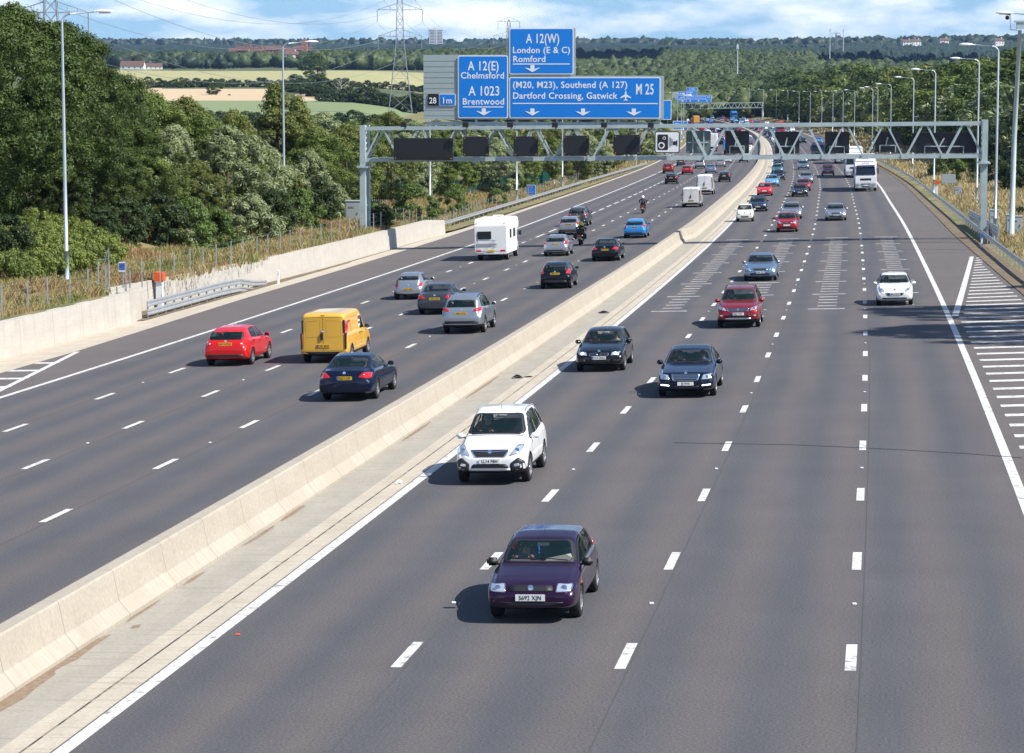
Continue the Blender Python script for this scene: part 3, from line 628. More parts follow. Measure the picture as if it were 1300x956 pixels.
def signal(t0, t1, z0, z1, label, back=False, y=-.55, group=None, name='matrix_signal'):
    w = t1 - t0; h = z1 - z0; S = sign_thing(name, t0, y, z0, label, 'overhead signal', group); n = 4
    mb = MB(); mb.prism(rrect(w, h, .09), 0, .32, 0, MXZ(0, .32, 0)); mb.build('housing', M_VMS, S)
    if not back:
        plate(MB(), .05, .05, w - .1, h - .1, -.001, .012, .06).build('display_face', M_BLACK, S)
        lp = MB()
        for x in (.12, w - .12):
            for z in (.12, h - .12): lp.lathe([(.05, 0), (.05, .03)], 10, c=(0, 0, 0), cap=True); k = len(lp.v) - 20; lp.v[k:] = [(q[0] + x, -q[2] - .012, q[1] + z) for q in lp.v[k:]]
        lp.build('amber_lantern', mat('amber_lens', (.35, .16, .02), .3), S)
    else:
        mb = MB(); mb.box((w * .5, -.05, h * .33), (w * .62, .07, .07)); mb.box((w * .2, -.05, h * .16), (.07, .07, h * .34)); mb.box((w * .8, -.05, h * .16), (.07, .07, h * .34)); mb.bar((w * .5, -.06, h * .75), (w * .42, -.06, h * .3), .09); mb.build('mounting_frame', M_GANTRY, S)
        mb = MB(); mb.box((w * .5, -.03, h * .55), (w * .35, .06, h * .3)); mb.box((w * .3, -.03, h * .8), (.05, .05, .12)); mb.box((w * .7, -.03, h * .8), (.05, .05, .12)); mb.build('rear_hatch', M_BLACK, S)
    MB().box((w / 2, .45, h * .5), (.12, .26, h * .9)).build('bracket', M_GANTRY, S)
    return S
signal(-30.62, -26.2, 3.45, 5.05, 'long blank black message sign at the left end of the near gantry', name='message_sign', y=-.6)
g = 'blank lane signals facing the camera on the near gantry'
for (a, b, z0, z1), l in zip(((-25.45, -23.55, 3.75, 5.18), (-21.7, -19.9, 3.76, 5.2), (-18.05, -16.15, 3.83, 5.27), (-14.32, -12.42, 3.9, 5.34)),
        ('blank black lane signal next to the long message sign', 'blank black lane signal second from the long message sign', 'blank black lane signal third from the long message sign', 'blank black lane signal next to the white camera sign')): signal(a, b, z0, z1, l, group=g)
g = 'lane signals seen from behind on the near gantry'
for (a, b, z0, z1), l in zip(((-6.35, -4.6, 3.95, 5.6), (-2.7, -.93, 3.96, 5.56), (.92, 2.69, 3.97, 5.55), (4.52, 6.39, 4.1, 5.56)),
        ('back of a black signal over the median barrier', 'back of a black signal over the second lane from the median', 'back of a black signal beside the white lorry roof', 'back of a black signal next to the large message sign back')): signal(a, b, z0, z1, l, True, y=1.75, group=g)
signal(7.2, 11.8, 4.05, 5.5, 'large message sign seen from behind at the right end of the gantry', True, y=1.75, name='message_sign')
S = sign_thing('signal_back', -9.2, 1.75, 3.95, 'plain dark sign back between the camera sign and the median barrier', 'sign back')
plate(MB(), 0, 0, 1.8, 1.65, 0, .1, .1).build('panel', mat('sign_back_grey', (.10, .14, .145), .5, n2=(.17, .21, .21), nscale=1.4), S); MB().box((.9, -.14, .8), (1.5, .06, .08)).box((.5, -.14, .8), (.08, .06, 1.5)).box((1.3, -.14, .8), (.08, .06, 1.5)).build('mounting_frame', M_GANTRY, S)
S = sign_thing('camera_sign', -11.34, -.5, 4.03, 'white speed camera sign with black border in the centre of the gantry', 'road sign')
mb = MB(); plate(mb, 0, 0, 1.82, 1.58, .04, .05, .16, 0); plate(mb, .07, .07, 1.68, 1.44, -.011, .006, .11, 1); pn = mb.build('panel', [M_BLACK, M_WHITE], S)
mb = MB(); plate(mb, .2, .22, .78, 1.12, -.02, .008, .1, 0)
for cx, cz, r in ((.50, .55, .24), (.70, 1.08, .12)):
    mb.lathe([(r, 0), (r, .008)], 20, cap=True, mi=1); k = len(mb.v) - 40; mb.v[k:] = [(q[0] + cx, -.029 - q[2], q[1] + cz) for q in mb.v[k:]]
    mb.lathe([(r * .62, 0), (r * .62, .006)], 20, cap=True, mi=0); k = len(mb.v) - 40; mb.v[k:] = [(q[0] + cx, -.038 - q[2], q[1] + cz) for q in mb.v[k:]]
for k in range(4): mb.box((1.08 + .07 * k, -.024, .8), (.022, .008, .75 - .1 * k), 0)
mb.box((1.45, -.024, .72), (.22, .008, .28), 0); mb.box((1.62, -.024, .72), (.08, .008, .42), 0); mb.build('camera_symbol', [M_BLACK, M_WHITE], pn)
MB().box((.9, .28, .75), (.1, .4, 1.4)).box((.6, .1, -.1), (.05, .05, .3)).box((1.2, .1, -.1), (.05, .05, .3)).build('bracket', M_GANTRY, S)
# far gantry, same family, with its own signs (backdrop of the bend)
fp = rp(1085, 0); ft = rp(1085, 11).z
FG, fzt = gantry(1085., -33., 12.3, fp.z + 7.7, fp.z + 8.3, fp.z - 1.0, fp.z + .3, False, 'second grey truss gantry far away on the bend with blue signs')
def farsign():
    z = fp.z + 8.0 - 6.0
    S = bigsign(1085., True, 'small distant blue direction signs on the far gantry', zoff=z)
    return S
farsign()
g = 'lane signals on the distant gantry'
for t in (-25.5, -21.7, -18, -14.3):
    e = sign_thing('matrix_signal', t, -.55, fp.z + 5.7, 'tiny black lane signal on the distant gantry', 'overhead signal', g, s0=1085.); MB().box((.9, 0, .7), (1.8, .3, 1.4)).build('housing', M_VMS, e)
# blue sign at the right edge of the near sign board (far roadside)
def roadsign(name, s, t, w, h, z, label, m, txts, legs=2, white=True, lh=.3):
    p = rp(s, t); g0 = gz(p.x, p.y); e = empty(name, (p.x, p.y, g0), -head(s), label=label, cat='road sign')
    mb = MB(); plate(mb, -w / 2, z, w, h, 0, .03, min(.08, w * .1), 0); plate(mb, -w / 2 + .03 * w, z + .03 * w, w * .94, h - .06 * w, -.031, .006, min(.06, w * .08), 1); pn = mb.build('panel', [M_WHITE if white else m, m], e)
    lg = [(-w * .3), (w * .3)] if legs == 2 else [0]
    for x in lg: MB().box((x, .08, (z + h) / 2 - .2), (.09, .09, z + h + .3)).build('post', M_STEEL, e)
    for tx, x, zz, sz, mm in txts: text_obj(tx, sz, mm, pn, (x - w / 2, -.045, zz + z), bold=.01)
    return e
M_ORTX = mat('orange_lettering', (.75, .20, .08), .5)
roadsign('motorway_sign', 252, -34.0, 1.05, 1.25, .35, 'small blue sign with orange lettering standing by the left crash rail', M_BLUE, [('END', .16, .92, .27, M_ORTX), ('of', .38, .62, .22, M_ORTX), ('works', .16, .30, .24, M_ORTX)][0:3])
roadsign('direction_sign', 880, -39.6, 6.6, 7.2, 4.2, 'distant tall blue sign with white arrows just right of the big sign board', M_BLUE, [('A12', .7, 5.7, 1.1, M_WHITE)])
roadsign('direction_sign', 830, -33.5, 5.2, 3.0, 1.6, 'distant low blue sign just below the tall blue one', M_BLUE, [('M25', .6, 1.6, .9, M_WHITE)])
roadsign('roadside_sign', 232, 13.9, 1.5, 1.0, 1.0, 'grey back of a roadside sign in the dry grass on the right', M_CAB, [], legs=1, white=False)
# CCTV mast, cabinets, marker posts
def at(px, py, Y):
    """world point on the ray of a photo pixel at distance Y"""
    a = math.atan(333 / F); x = (px - 650) / F; y = -(py - 433) / F
    d = Vector((x, math.cos(a) + y * math.sin(a), -math.sin(a) + y * math.cos(a))); return Vector((0, 0, CAMZ)) + d * (Y / d.y)
q = at(1284, 300, 172); g0 = gz(q.x, q.y)
e = empty('camera_mast', (q.x, q.y, g0), -.1, label='tall grey mast with a surveillance camera head at the right edge', cat='camera mast')
MB().tube([(0, 0, -.2), (.05, 0, 7), (.28, 0, 14.4)], [.19, .17, .13], 14).build('mast', M_GANTRY, e, smooth=True)
MB().box((.28, 0, 14.75), (.5, .4, .5)).box((.28, 0, 15.0), (.75, .5, .12)).build('mast_head', M_GANTRY, e)
hb = MB(); hb.bar((.1, -.1, 14.4), (-.35, -.1, 14.45), .06); hb.bar((-.35, -.1, 14.4), (-.42, -.1, 15.5), .05); hb.build('camera_bracket', M_STEEL, e)
ch = MB(); ch.box((-.55, -.15, 15.55), (.28, .5, .24)); ch.lathe([(.0, -.14), (.12, -.1), (.15, 0), (.12, .12), (.0, .15)], 10, c=(-.6, -.1, 15.25)); ch.build('camera_housing', M_BLACK, e)
lamp(126, 14.8, None, 'street lamp head reaching in from beyond the right picture edge', -1, 'street lamps on the right verge', 1.1)
def cabinet(px, py, Y, w, h, label, d=.5):
    q = at(px, py, Y); g0 = gz(q.x, q.y); e = empty('roadside_cabinet', (q.x, q.y, g0), -.1, label=label, cat='cabinet')
    b = MB().box((0, 0, h / 2), (w, d, h)).box((0, 0, h + .03), (w + .08, d + .08, .06)).build('cabinet_body', M_CAB, e)
    MB().box((0, -d / 2 - .012, h / 2), (w * .86, .02, h * .86)).build('door', M_CAB, e)
    MB().box((w * .3, -d / 2 - .04, h * .5), (.03, .04, .14)).box((-w * .12, -d / 2 - .028, h * .72), (w * .4, .012, .02)).box((-w * .12, -d / 2 - .028, h * .77), (w * .4, .012, .02)).build('handle', M_BLACK, e)
cabinet(1261, 297, 178, .62, 1.9, 'tall narrow grey cabinet between the right gantry leg and the camera mast')
cabinet(1289, 304, 174, .85, 1.25, 'wide grey cabinet at the foot of the camera mast'); cabinet(1282, 302, 177, .6, 1.35, 'grey cabinet half hidden behind the wide one at the mast foot')
cabinet(1216, 251, 255, .75, .95, 'small grey cabinet alone in the dry grass on the right verge')
cabinet(449, 286, 196, 1.2, 1.9, 'grey equipment cabinet behind the left gantry leg', d=.9)
def marker(s, t, h, label, cap=M_ORANGE, r=.16):
    p = rp(s, t); e = empty('marker_post', (p.x, p.y, p.z), -head(s), label=label, cat='marker post')
    MB().box((0, 0, h * .38), (r * 1.3, r * 1.3, h * .76)).build('post', M_WHITE, e); MB().box((0, 0, h * .88), (r * 1.9, r * 1.9, h * .24)).build('cap', cap, e)
    return e
e = marker(84.5, -32.6, 1.9, 'white emergency post with bright orange cap in the left wall recess', r=.24)
marker(231, 12.6, 1.7, 'white post with bright orange cap behind the right crash rail', r=.24)
M_BLU2 = mat('reflector_blue', (.05, .12, .45), .4)
marker(129, 11.6, .95, 'small white and blue marker post in front of the right crash rail', cap=M_BLU2, r=.11)
marker(104, -30.9, .8, 'small white marker post against the long left wall', cap=M_WHITE, r=.09)
k = 0
for t, ph in ((-3.65, 0), (0, 0), (3.65, 0), (-22.17, 32.7), (-18.57, 24.2), (-14.89, 15.1)):
    for q in range(-1, 9):
        s_ = ph % 9 + 18 * q + 4.5
        if s_ < -8: continue
        MB().box((0, 0, .012), (.08, .10, .02)).build('road_stud', mat('stud_white', (.8, .8, .8), .3), loc=rp(s_, t), label='small reflective road stud on a lane line between two dashes', cat='road stud', group='road studs on the lane lines', bevel=.006)
# gate frame and phone sign behind the first wall end
p = rp(78, -33.4); g0 = gz(p.x, p.y)
e = empty('access_gate', (p.x, p.y, g0), -head(78), label='open tubular steel gate frame behind the first wall end', cat='gate')
mb = MB(); mb.tube([(-.45, 0, -.3), (-.45, 0, 1.3), (.1, 0, 1.35), (.1, 0, 1.9)], .035, 6); mb.tube([(.1, 0, -.3), (.1, 0, 1.3)], .035, 6); mb.bar((-.45, 0, .1), (.1, 0, .1), .04); mb.bar((.1, 0, 1.9), (-.25, 0, .7), .035); mb.build('frame', M_STEEL, e)
p = rp(79, -32.9); e = empty('telephone_sign', (p.x, p.y, gz(p.x, p.y)), -head(78), label='tiny blue and white phone sign beside the steel gate frame', cat='road sign')
mb = MB(); plate(mb, -.2, .75, .36, .5, 0, .03, .03, 0); plate(mb, -.17, .85, .30, .34, -.031, .006, .02, 1); mb.build('panel', [M_WHITE, M_BLU2], e); MB().box((0, .05, .5), (.06, .06, 1.1)).box((.35, .05, .4), (.06, .06, .9)).build('post', M_STEEL, e)
e = marker(67, -32.4, 1.5, 'bent steel post frame on the first wall top near the lamp', cap=M_STEEL, r=.05)
# litter on the median
def litter(s, t, label, m, r, n=9, flat=.4):
    bm = MB(); p = rp(s, t, .005); vs = []; 
    for k in range(n): a = 2 * math.pi * k / n; q_ = r * random.uniform(.5, 1.1); vs.append((q_ * math.cos(a), .7 * q_ * math.sin(a), random.uniform(0, r * flat * .4)))
    vs += [(random.uniform(-.2, .2) * r, 0, r * flat), (r * .3, r * .2, r * flat * .8)]; b = n
    fs = [(k, (k + 1) % n, b if k < n / 2 else b + 1) for k in range(n)] + [(0, b, b + 1), (b, int(n / 2) + 1 if n % 2 else n // 2, b + 1)]
    bm.add(vs, fs).build('litter', m, loc=p, label=label, cat='litter')
litter(46.3, -8.55, 'torn black tyre scrap lying on the concrete median beside the barrier', M_BLACK, .33); litter(46.6, -8.15, 'thin black rubber strip trailing from the tyre scrap', M_BLACK, .22, flat=.2)
litter(20.1, -7.72, 'crumpled white wrapper on the median near the white car', M_WHITE, .12, flat=.9)
litter(76.5, -8.6, 'small dark scrap on the median farther up the road', M_BLACK, .3)
litter(1.5, -6.95, 'orange scrap on the road edge line near the bottom', M_ORANGE, .07)
M_DIRT = mat('dirt_patch', (.20, .135, .085), .95, n2=(.33, .27, .2), nscale=9, detail=6)
mb = MB()
for s, t, L, w in ((-.2, -9.3, 1.8, .14), (3.6, -9.3, 1.2, .05), (7, -9.28, .8, .05), (12.3, -9.28, 1.6, .05), (-4, -9.25, 2.5, .18), (15.5, -9.3, 1.3, .09), (31, -9.3, 2.5, .06), (44, -9.3, 4, .07), (2.2, -9.0, .2, .08)):
    n = 14; c = rp(s, t, .006); th = head(s); vs = [c]
    for k in range(n):
        a = 2 * math.pi * k / n; l = L * math.cos(a) * random.uniform(.7, 1.1); ww = w * math.sin(a) * random.uniform(.6, 1.3)
        vs.append(rp(s + l, t + ww, .006))
    mb.add(vs, [(0, k + 1, (k + 1) % n + 1) for k in range(n)])
mb.build('dirt_patch', M_DIRT, kind='stuff', label='brown dirt and leaf litter along the barrier foot', cat='dirt')
# ------------------------------------------------------------------ vehicles
def paint(name, col, metal=.35, rough=.32):
    if name in MATS: return MATS[name]
    m = mat(name, col, rough, metal, coat=.9, spec=.12); t = m.node_tree; b = t.nodes['Principled BSDF']
    g = t.nodes.new('ShaderNodeNewGeometry'); x = t.nodes.new('ShaderNodeMix'); x.data_type = 'RGBA'; x.inputs['A'].default_value = (*col, 1); x.inputs['B'].default_value = (.02, .02, .022, 1)   # inner trim side
    t.links.new(g.outputs['Backfacing'], x.inputs['Factor']); t.links.new(x.outputs['Result'], b.inputs['Base Color']); return m
PT = dict(purple=paint('paint_purple', (.022, .004, .031), .3, .28), white=paint('paint_white', (.80, .80, .80), 0), black=paint('paint_black', (.004, .005, .008), 0, .2), navy=paint('paint_navy', (.004, .008, .028), .1, .2),
    red=paint('paint_red', (.62, .012, .012), .1), dred=paint('paint_dark_red', (.28, .015, .02), .4), crimson=paint('paint_crimson', (.40, .012, .022), .35), silver=paint('paint_silver', (.42, .44, .47), .75, .34), yellow=paint('paint_yellow', (.72, .40, .055), 0, .4),
    grey=paint('paint_grey', (.05, .06, .075), .35), steel=paint('paint_steel_blue', (.20, .30, .42), .65), cyan=paint('paint_bright_blue', (.03, .25, .62), .2), lblue=paint('paint_light_blue', (.15, .42, .72), .3), cream=paint('paint_cream', (.72, .70, .66), 0), teal=paint('paint_teal', (.05, .20, .22), .4))
M_TYRE = mat('tyre', (.012, .012, .013), .85); M_RIM = mat('rim', (.50, .51, .53), .3, .8); M_RIMD = mat('rim_dark', (.10, .10, .11), .35, .7)
M_TRIM = mat('black_trim', (.018, .018, .02), .55); M_CHROME = mat('chrome', (.75, .76, .78), .12, 1.0); M_UNDER = mat('underbody', (.01, .01, .01), .9)
M_GLASS = mat('car_glass', (.012, .030, .034), .02, 0, trans=.58, spec=.6); M_GLASSO = mat('dark_glass', (.008, .012, .016), .03, spec=.8)
M_HL = mat('headlight_glass', (.62, .66, .72), .08, .55, coat=1); M_TL = mat('tail_light', (.42, .004, .006), .12, coat=1, emit=(1, .02, .01, .12)); M_TLC = mat('clear_lamp', (.75, .55, .5), .15); M_AMB = mat('indicator', (.8, .25, .02), .2)
M_PLW = mat('plate_white', (.80, .80, .76), .4); M_PLY = mat('plate_yellow', (.78, .46, .02), .4); M_PLB = mat('plate_blue', (.01, .09, .5), .4); M_PLK = mat('plate_black', (.01, .01, .01), .5)
M_SEAT = mat('seat_fabric', (.045, .045, .05), .8); M_DASH = mat('dashboard', (.20, .20, .19), .7); M_SHADE = mat('sunshade', (.42, .42, .36), .7); M_LED = mat('lamp_on', (.9, .9, .9), .2, emit=(1, .97, .9, 2.2))
def lerp_list(L, d): return float(np.interp(d, [p[0] for p in L], [p[1] for p in L]))
def eval_mesh(o):
    dg = bpy.context.evaluated_depsgraph_get(); dg.update(); return bpy.data.meshes.new_from_object(o.evaluated_get(dg))
class Car: pass
def shell(P, arch=True):
    L, W_, H = P['L'], P['W'], P['H']; hw = W_ / 2; top, belt = P['top'], P['belt']; wr = P.get('wroof', .70) * hw
    ds_ = sorted(set([0, .04, .13, .3] + [p[0] for p in top] + [L - .04, L - .12, L - .28, L] + list(np.arange(.5, L - .3, .3))))
    D = [ds_[0]]
    for d in ds_[1:]:
        if d - D[-1] > .035: D.append(d)
    if D[-1] != L: D[-1] = L
    fp, rp_ = P.get('fplan', [(0, .78), (.04, .86), (.13, .93), (.3, .975), (.8, 1)]), P.get('rplan', [(0, .84), (.04, .90), (.12, .945), (.28, .975), (.8, 1)])
    V = []; n = 11
    for d in D:
        w = hw * min(lerp_list(fp, d), lerp_list(rp_, L - d)); T = lerp_list(top, d); B = min(lerp_list(belt, d), T - .015)
        zb = .20 + .10 * max(0, 1 - d / .35) + .12 * max(0, 1 - (L - d) / .45); zb = P.get('zb', 0) + zb
        g = max(0, min(1, (T - B) / max(.1, (H - B) * .9))); lo = P.get('bulge', .985)
        row = [(0, zb), (w * .80, zb), (w * .965, zb + .05), (w * 1.0, min(.46 + P.get('zb', 0), B - .1)), (w * lo, (B + .46) / 2 + .03), (w * .975, B - .04), (w * .935, B), (w * (.86 * (1 - g) + .90 * g), B + .012 + .03 * g), (w * .84 * (1 - g) + wr * 1.02 * g * w / hw, T - .010 - .042 * g), (w * .72 * (1 - g) + wr * .93 * g, T - .002 * (1 - g) - .006 * g), (0, T + .012)]
        y = L / 2 - d; V.append([(x, y, z) for x, z in row])
    vs = []; 
    m = 2 * n - 2
    for row in V: vs += row + [(-x, y, z) for x, y, z in row[-2:0:-1]]
    fs = [(i * m + k, (i + 1) * m + k, (i + 1) * m + (k + 1) % m, i * m + (k + 1) % m) for i in range(len(V) - 1) for k in range(m)]
    for base, rev in ((0, False), ((len(V) - 1) * m, True)):
        for k in range(n - 1):
            a, b = base + k, base + k + 1; c, d = base + (m - k - 1) % m, base + (m - k) % m
            q = [a, b, c, d]; q = list(dict.fromkeys(q)); fs.append(tuple(q) if not rev else tuple(reversed(q)))
    me = bpy.data.meshes.new('shell'); me.from_pydata(vs, [], fs); me.materials.append(PT['white']); me.materials.append(M_UNDER)
    bm = bmesh.new(); bm.from_mesh(me); bmesh.ops.recalc_face_normals(bm, faces=bm.faces[:]); bm.to_mesh(me); bm.free()
    o = bpy.data.objects.new('shell', me); COL.objects.link(o); md = o.modifiers.new('s', 'SUBSURF'); md.levels = 2
    smooth_me = eval_mesh(o); bvh = BVHTree.FromPolygons([v.co for v in smooth_me.vertices], [p.vertices[:] for p in smooth_me.polygons])
    final = smooth_me; extra = []
    if arch:
        c = MB(); r = P['wr'] + P.get('gap', .055)
        for d in (P['fa'], P['ra']):
            for sx in (-1, 1): c.lathe([(r, -.17), (r, .17)], 24, 'x', (sx * (hw - .10), L / 2 - d, P['wr'] - .01 + P.get('lift', 0)), 0, True)
        co = c.build('cut', M_UNDER); bm = bmesh.new(); bm.from_mesh(co.data); bmesh.ops.recalc_face_normals(bm, faces=bm.faces[:]); bm.to_mesh(co.data); bm.free()
        b = o.modifiers.new('b', 'BOOLEAN'); b.operation = 'DIFFERENCE'; b.object = co; b.solver = 'EXACT'; b.material_mode = 'TRANSFER'
        final = eval_mesh(o); bpy.data.objects.remove(co)
    bpy.data.objects.remove(o)
    return final, bvh
def resample(poly, step):
    P = []
    for i in range(len(poly)):
        a = poly[i]; b = poly[(i + 1) % len(poly)]; l = math.hypot(b[0] - a[0], b[1] - a[1]); k = max(1, int(l / step + .5))
        P += [(a[0] + (b[0] - a[0]) * j / k, a[1] + (b[1] - a[1]) * j / k) for j in range(k)]
    return P
def rounded(poly, r):
    P = []; n = len(poly)
    for i in range(n):
        a, b, c = Vector(poly[i - 1]), Vector(poly[i]), Vector(poly[(i + 1) % n]); u = (a - b); v = (c - b); k = min(r, u.length * .45, v.length * .45); u.normalize(); v.normalize()
        p0 = b + u * k; p1 = b + v * k
        for t in (0, .33, .67, 1): P.append(tuple(p0 * (1 - t) ** 2 + b * 2 * t * (1 - t) + p1 * t * t))
    return P
def project_pt(bvh, plane, a, b):
    o, d = {'front': (Vector((a, 9, b)), Vector((0, -1, 0))), 'rear': (Vector((a, -9, b)), Vector((0, 1, 0))), 'right': (Vector((9, a, b)), Vector((-1, 0, 0))), 'left': (Vector((-9, a, b)), Vector((1, 0, 0))), 'top': (Vector((a, b, 9)), Vector((0, 0, -1)))}[plane]
    h, nrm, i, _ = bvh.ray_cast(o, d)
    if h is None:
        q = o + d * 7.6 if plane in ('front', 'rear') else o + d * 8.3
        h, nrm, i, _ = bvh.find_nearest(q)
    if nrm.dot(d) > 0: nrm = -nrm
    return h, nrm
def patch(bvh, poly, plane, off=.006, rings=5, border=None, step=.09, thick=0, mb=None, mi=0, mb_mi=1):
    """piece of panel lying on the body surface, following its curvature"""
    mb = mb or MB(); P = resample(poly, step); n = len(P); cx = sum(p[0] for p in P) / n; cy = sum(p[1] for p in P) / n
    sc = [1.0] + ([border] if border else []); k0 = sc[-1]; sc += [k0 * (1 - j / rings) for j in range(1, rings)]
    vs = []
    for s in sc:
        for a, b in P:
            h, nr = project_pt(bvh, plane, cx + (a - cx) * s, cy + (b - cy) * s); vs.append(h + nr * (off if s < 1 or not thick else off))
    h, nr = project_pt(bvh, plane, cx, cy); vs.append(h + nr * off); fs = []; ms = []
    area = sum(P[i][0] * P[(i + 1) % n][1] - P[(i + 1) % n][0] * P[i][1] for i in range(n)); flip = (area > 0) == (plane in ('front', 'left'))
    for i in range(len(sc) - 1):
        for k in range(n):
            q = (i * n + k, i * n + (k + 1) % n, (i + 1) * n + (k + 1) % n, (i + 1) * n + k); fs.append(q); ms.append(mb_mi if (border and i == 0) else mi)
    l = (len(sc) - 1) * n
    for k in range(n): fs.append((l + k, l + (k + 1) % n, len(vs) - 1)); ms.append(mi)
    # rim going down into the body so the piece has an edge
    m0 = len(vs)
    for a, b in P:
        h, nr = project_pt(bvh, plane, a, b); vs.append(h - nr * .012)
    for k in range(n): fs.append((m0 + k, m0 + (k + 1) % n, (k + 1) % n, k)); ms.append(mb_mi if border else mi)
    if flip: fs = [tuple(reversed(f)) for f in fs]
    b0 = len(mb.v); mb.v += [tuple(v) for v in vs]; mb.f += [tuple(b0 + i for i in f) for f in fs]; mb.m += ms
    return mb
def ribbon(bvh, pts, plane, w=.010, off=.004, mb=None):
    mb = mb or MB(); P = []
    for a, b in zip(pts[:-1], pts[1:]):
        k = max(1, int(math.hypot(b[0] - a[0], b[1] - a[1]) / .08)); P += [(a[0] + (b[0] - a[0]) * j / k, a[1] + (b[1] - a[1]) * j / k) for j in range(k)]
    P.append(pts[-1]); vs = []
    for i, p in enumerate(P):
        q = P[min(i + 1, len(P) - 1)]; o = P[max(i - 1, 0)]; dx, dy = q[0] - o[0], q[1] - o[1]; l = math.hypot(dx, dy) or 1; nx, ny = -dy / l * w / 2, dx / l * w / 2
        for s in (-1, 1): h, nr = project_pt(bvh, plane, p[0] + nx * s, p[1] + ny * s); vs.append(h + nr * off)
    return mb.add(vs, [(2 * i, 2 * i + 1, 2 * i + 3, 2 * i + 2) for i in range(len(P) - 1)])
_wheels = {}
def wheel(parent, x, y, r, w, side, dark, z0=0.0):
    key = (round(r, 3), round(w, 3), side, dark)
    if key not in _wheels:
        h = w / 2; a = MB().lathe([(r * .62, -h), (r * .93, -h), (r, -h * .7), (r, h * .7), (r * .93, h), (r * .62, h), (r * .60, h * .5), (r * .60, -h * .5), (r * .62, -h)], 28, 'x').build('wheel', M_TYRE, None, smooth=True)
        rm = MB(); rm.lathe([(r * .66, side * h * .92), (r * .60, side * h * 1.0), (r * .57, side * h * .7), (r * .56, -side * h * .3), (.001, -side * h * .3)], 28, 'x'); rm.lathe([(r * .16, side * h * .55), (r * .12, side * h * .80), (.001, side * h * .82)], 14, 'x')
        ns = 7
        for k in range(ns):
            A = 2 * math.pi * k / ns; c, s_ = math.cos(A), math.sin(A)
            rm.bar((side * h * .58, r * .10 * c, r * .10 * s_), (side * h * .78, r * .60 * c, r * .60 * s_), .055 * r / .3, .02 + .05 * r, up=(1, 0, 0))
        b = rm.build('rim', M_RIMD if dark else M_RIM, a, smooth=False)
        di = MB().lathe([(.001, side * -h * .1), (r * .5, side * -h * .1)], 16, 'x').build('brake_disc', M_UNDER, a)
        _wheels[key] = a; a.parent = parent; a.location = (x, y, r + z0); return a
    c = copy_tree(_wheels[key], parent); c.location = (x, y, r + z0); return c
def plate_obj(parent, y, z, side, text=None, wid=.52, hei=.115, tilt=0.0):
    """number plate; side +1 front (white), -1 rear (yellow)"""
    e = MB().box((0, 0, 0), (wid, .012, hei)).build('number_plate', M_PLW if side > 0 else M_PLY, parent); e.location = (0, y, z); e.rotation_euler = (tilt, 0, 0); return e
def plate_text(car, txt, side, band=False, backing=None):
    for c in car.children:
        if c.name.startswith('number_plate') and (c.location.y > 0) == (side > 0):
            t = text_obj(txt, .112, M_PLK, c, (0, side * .0085, -.038), rot=(math.pi / 2, 0, math.pi if side > 0 else 0), bold=.008, ext=.001, align='CENTER', sx=.84, spacing=1.08)
            if band: MB().box((side * .235 * 1 if side > 0 else -.235, side * .0072, 0), (.045, .004, .112)).build('plate_band', M_PLB, c)
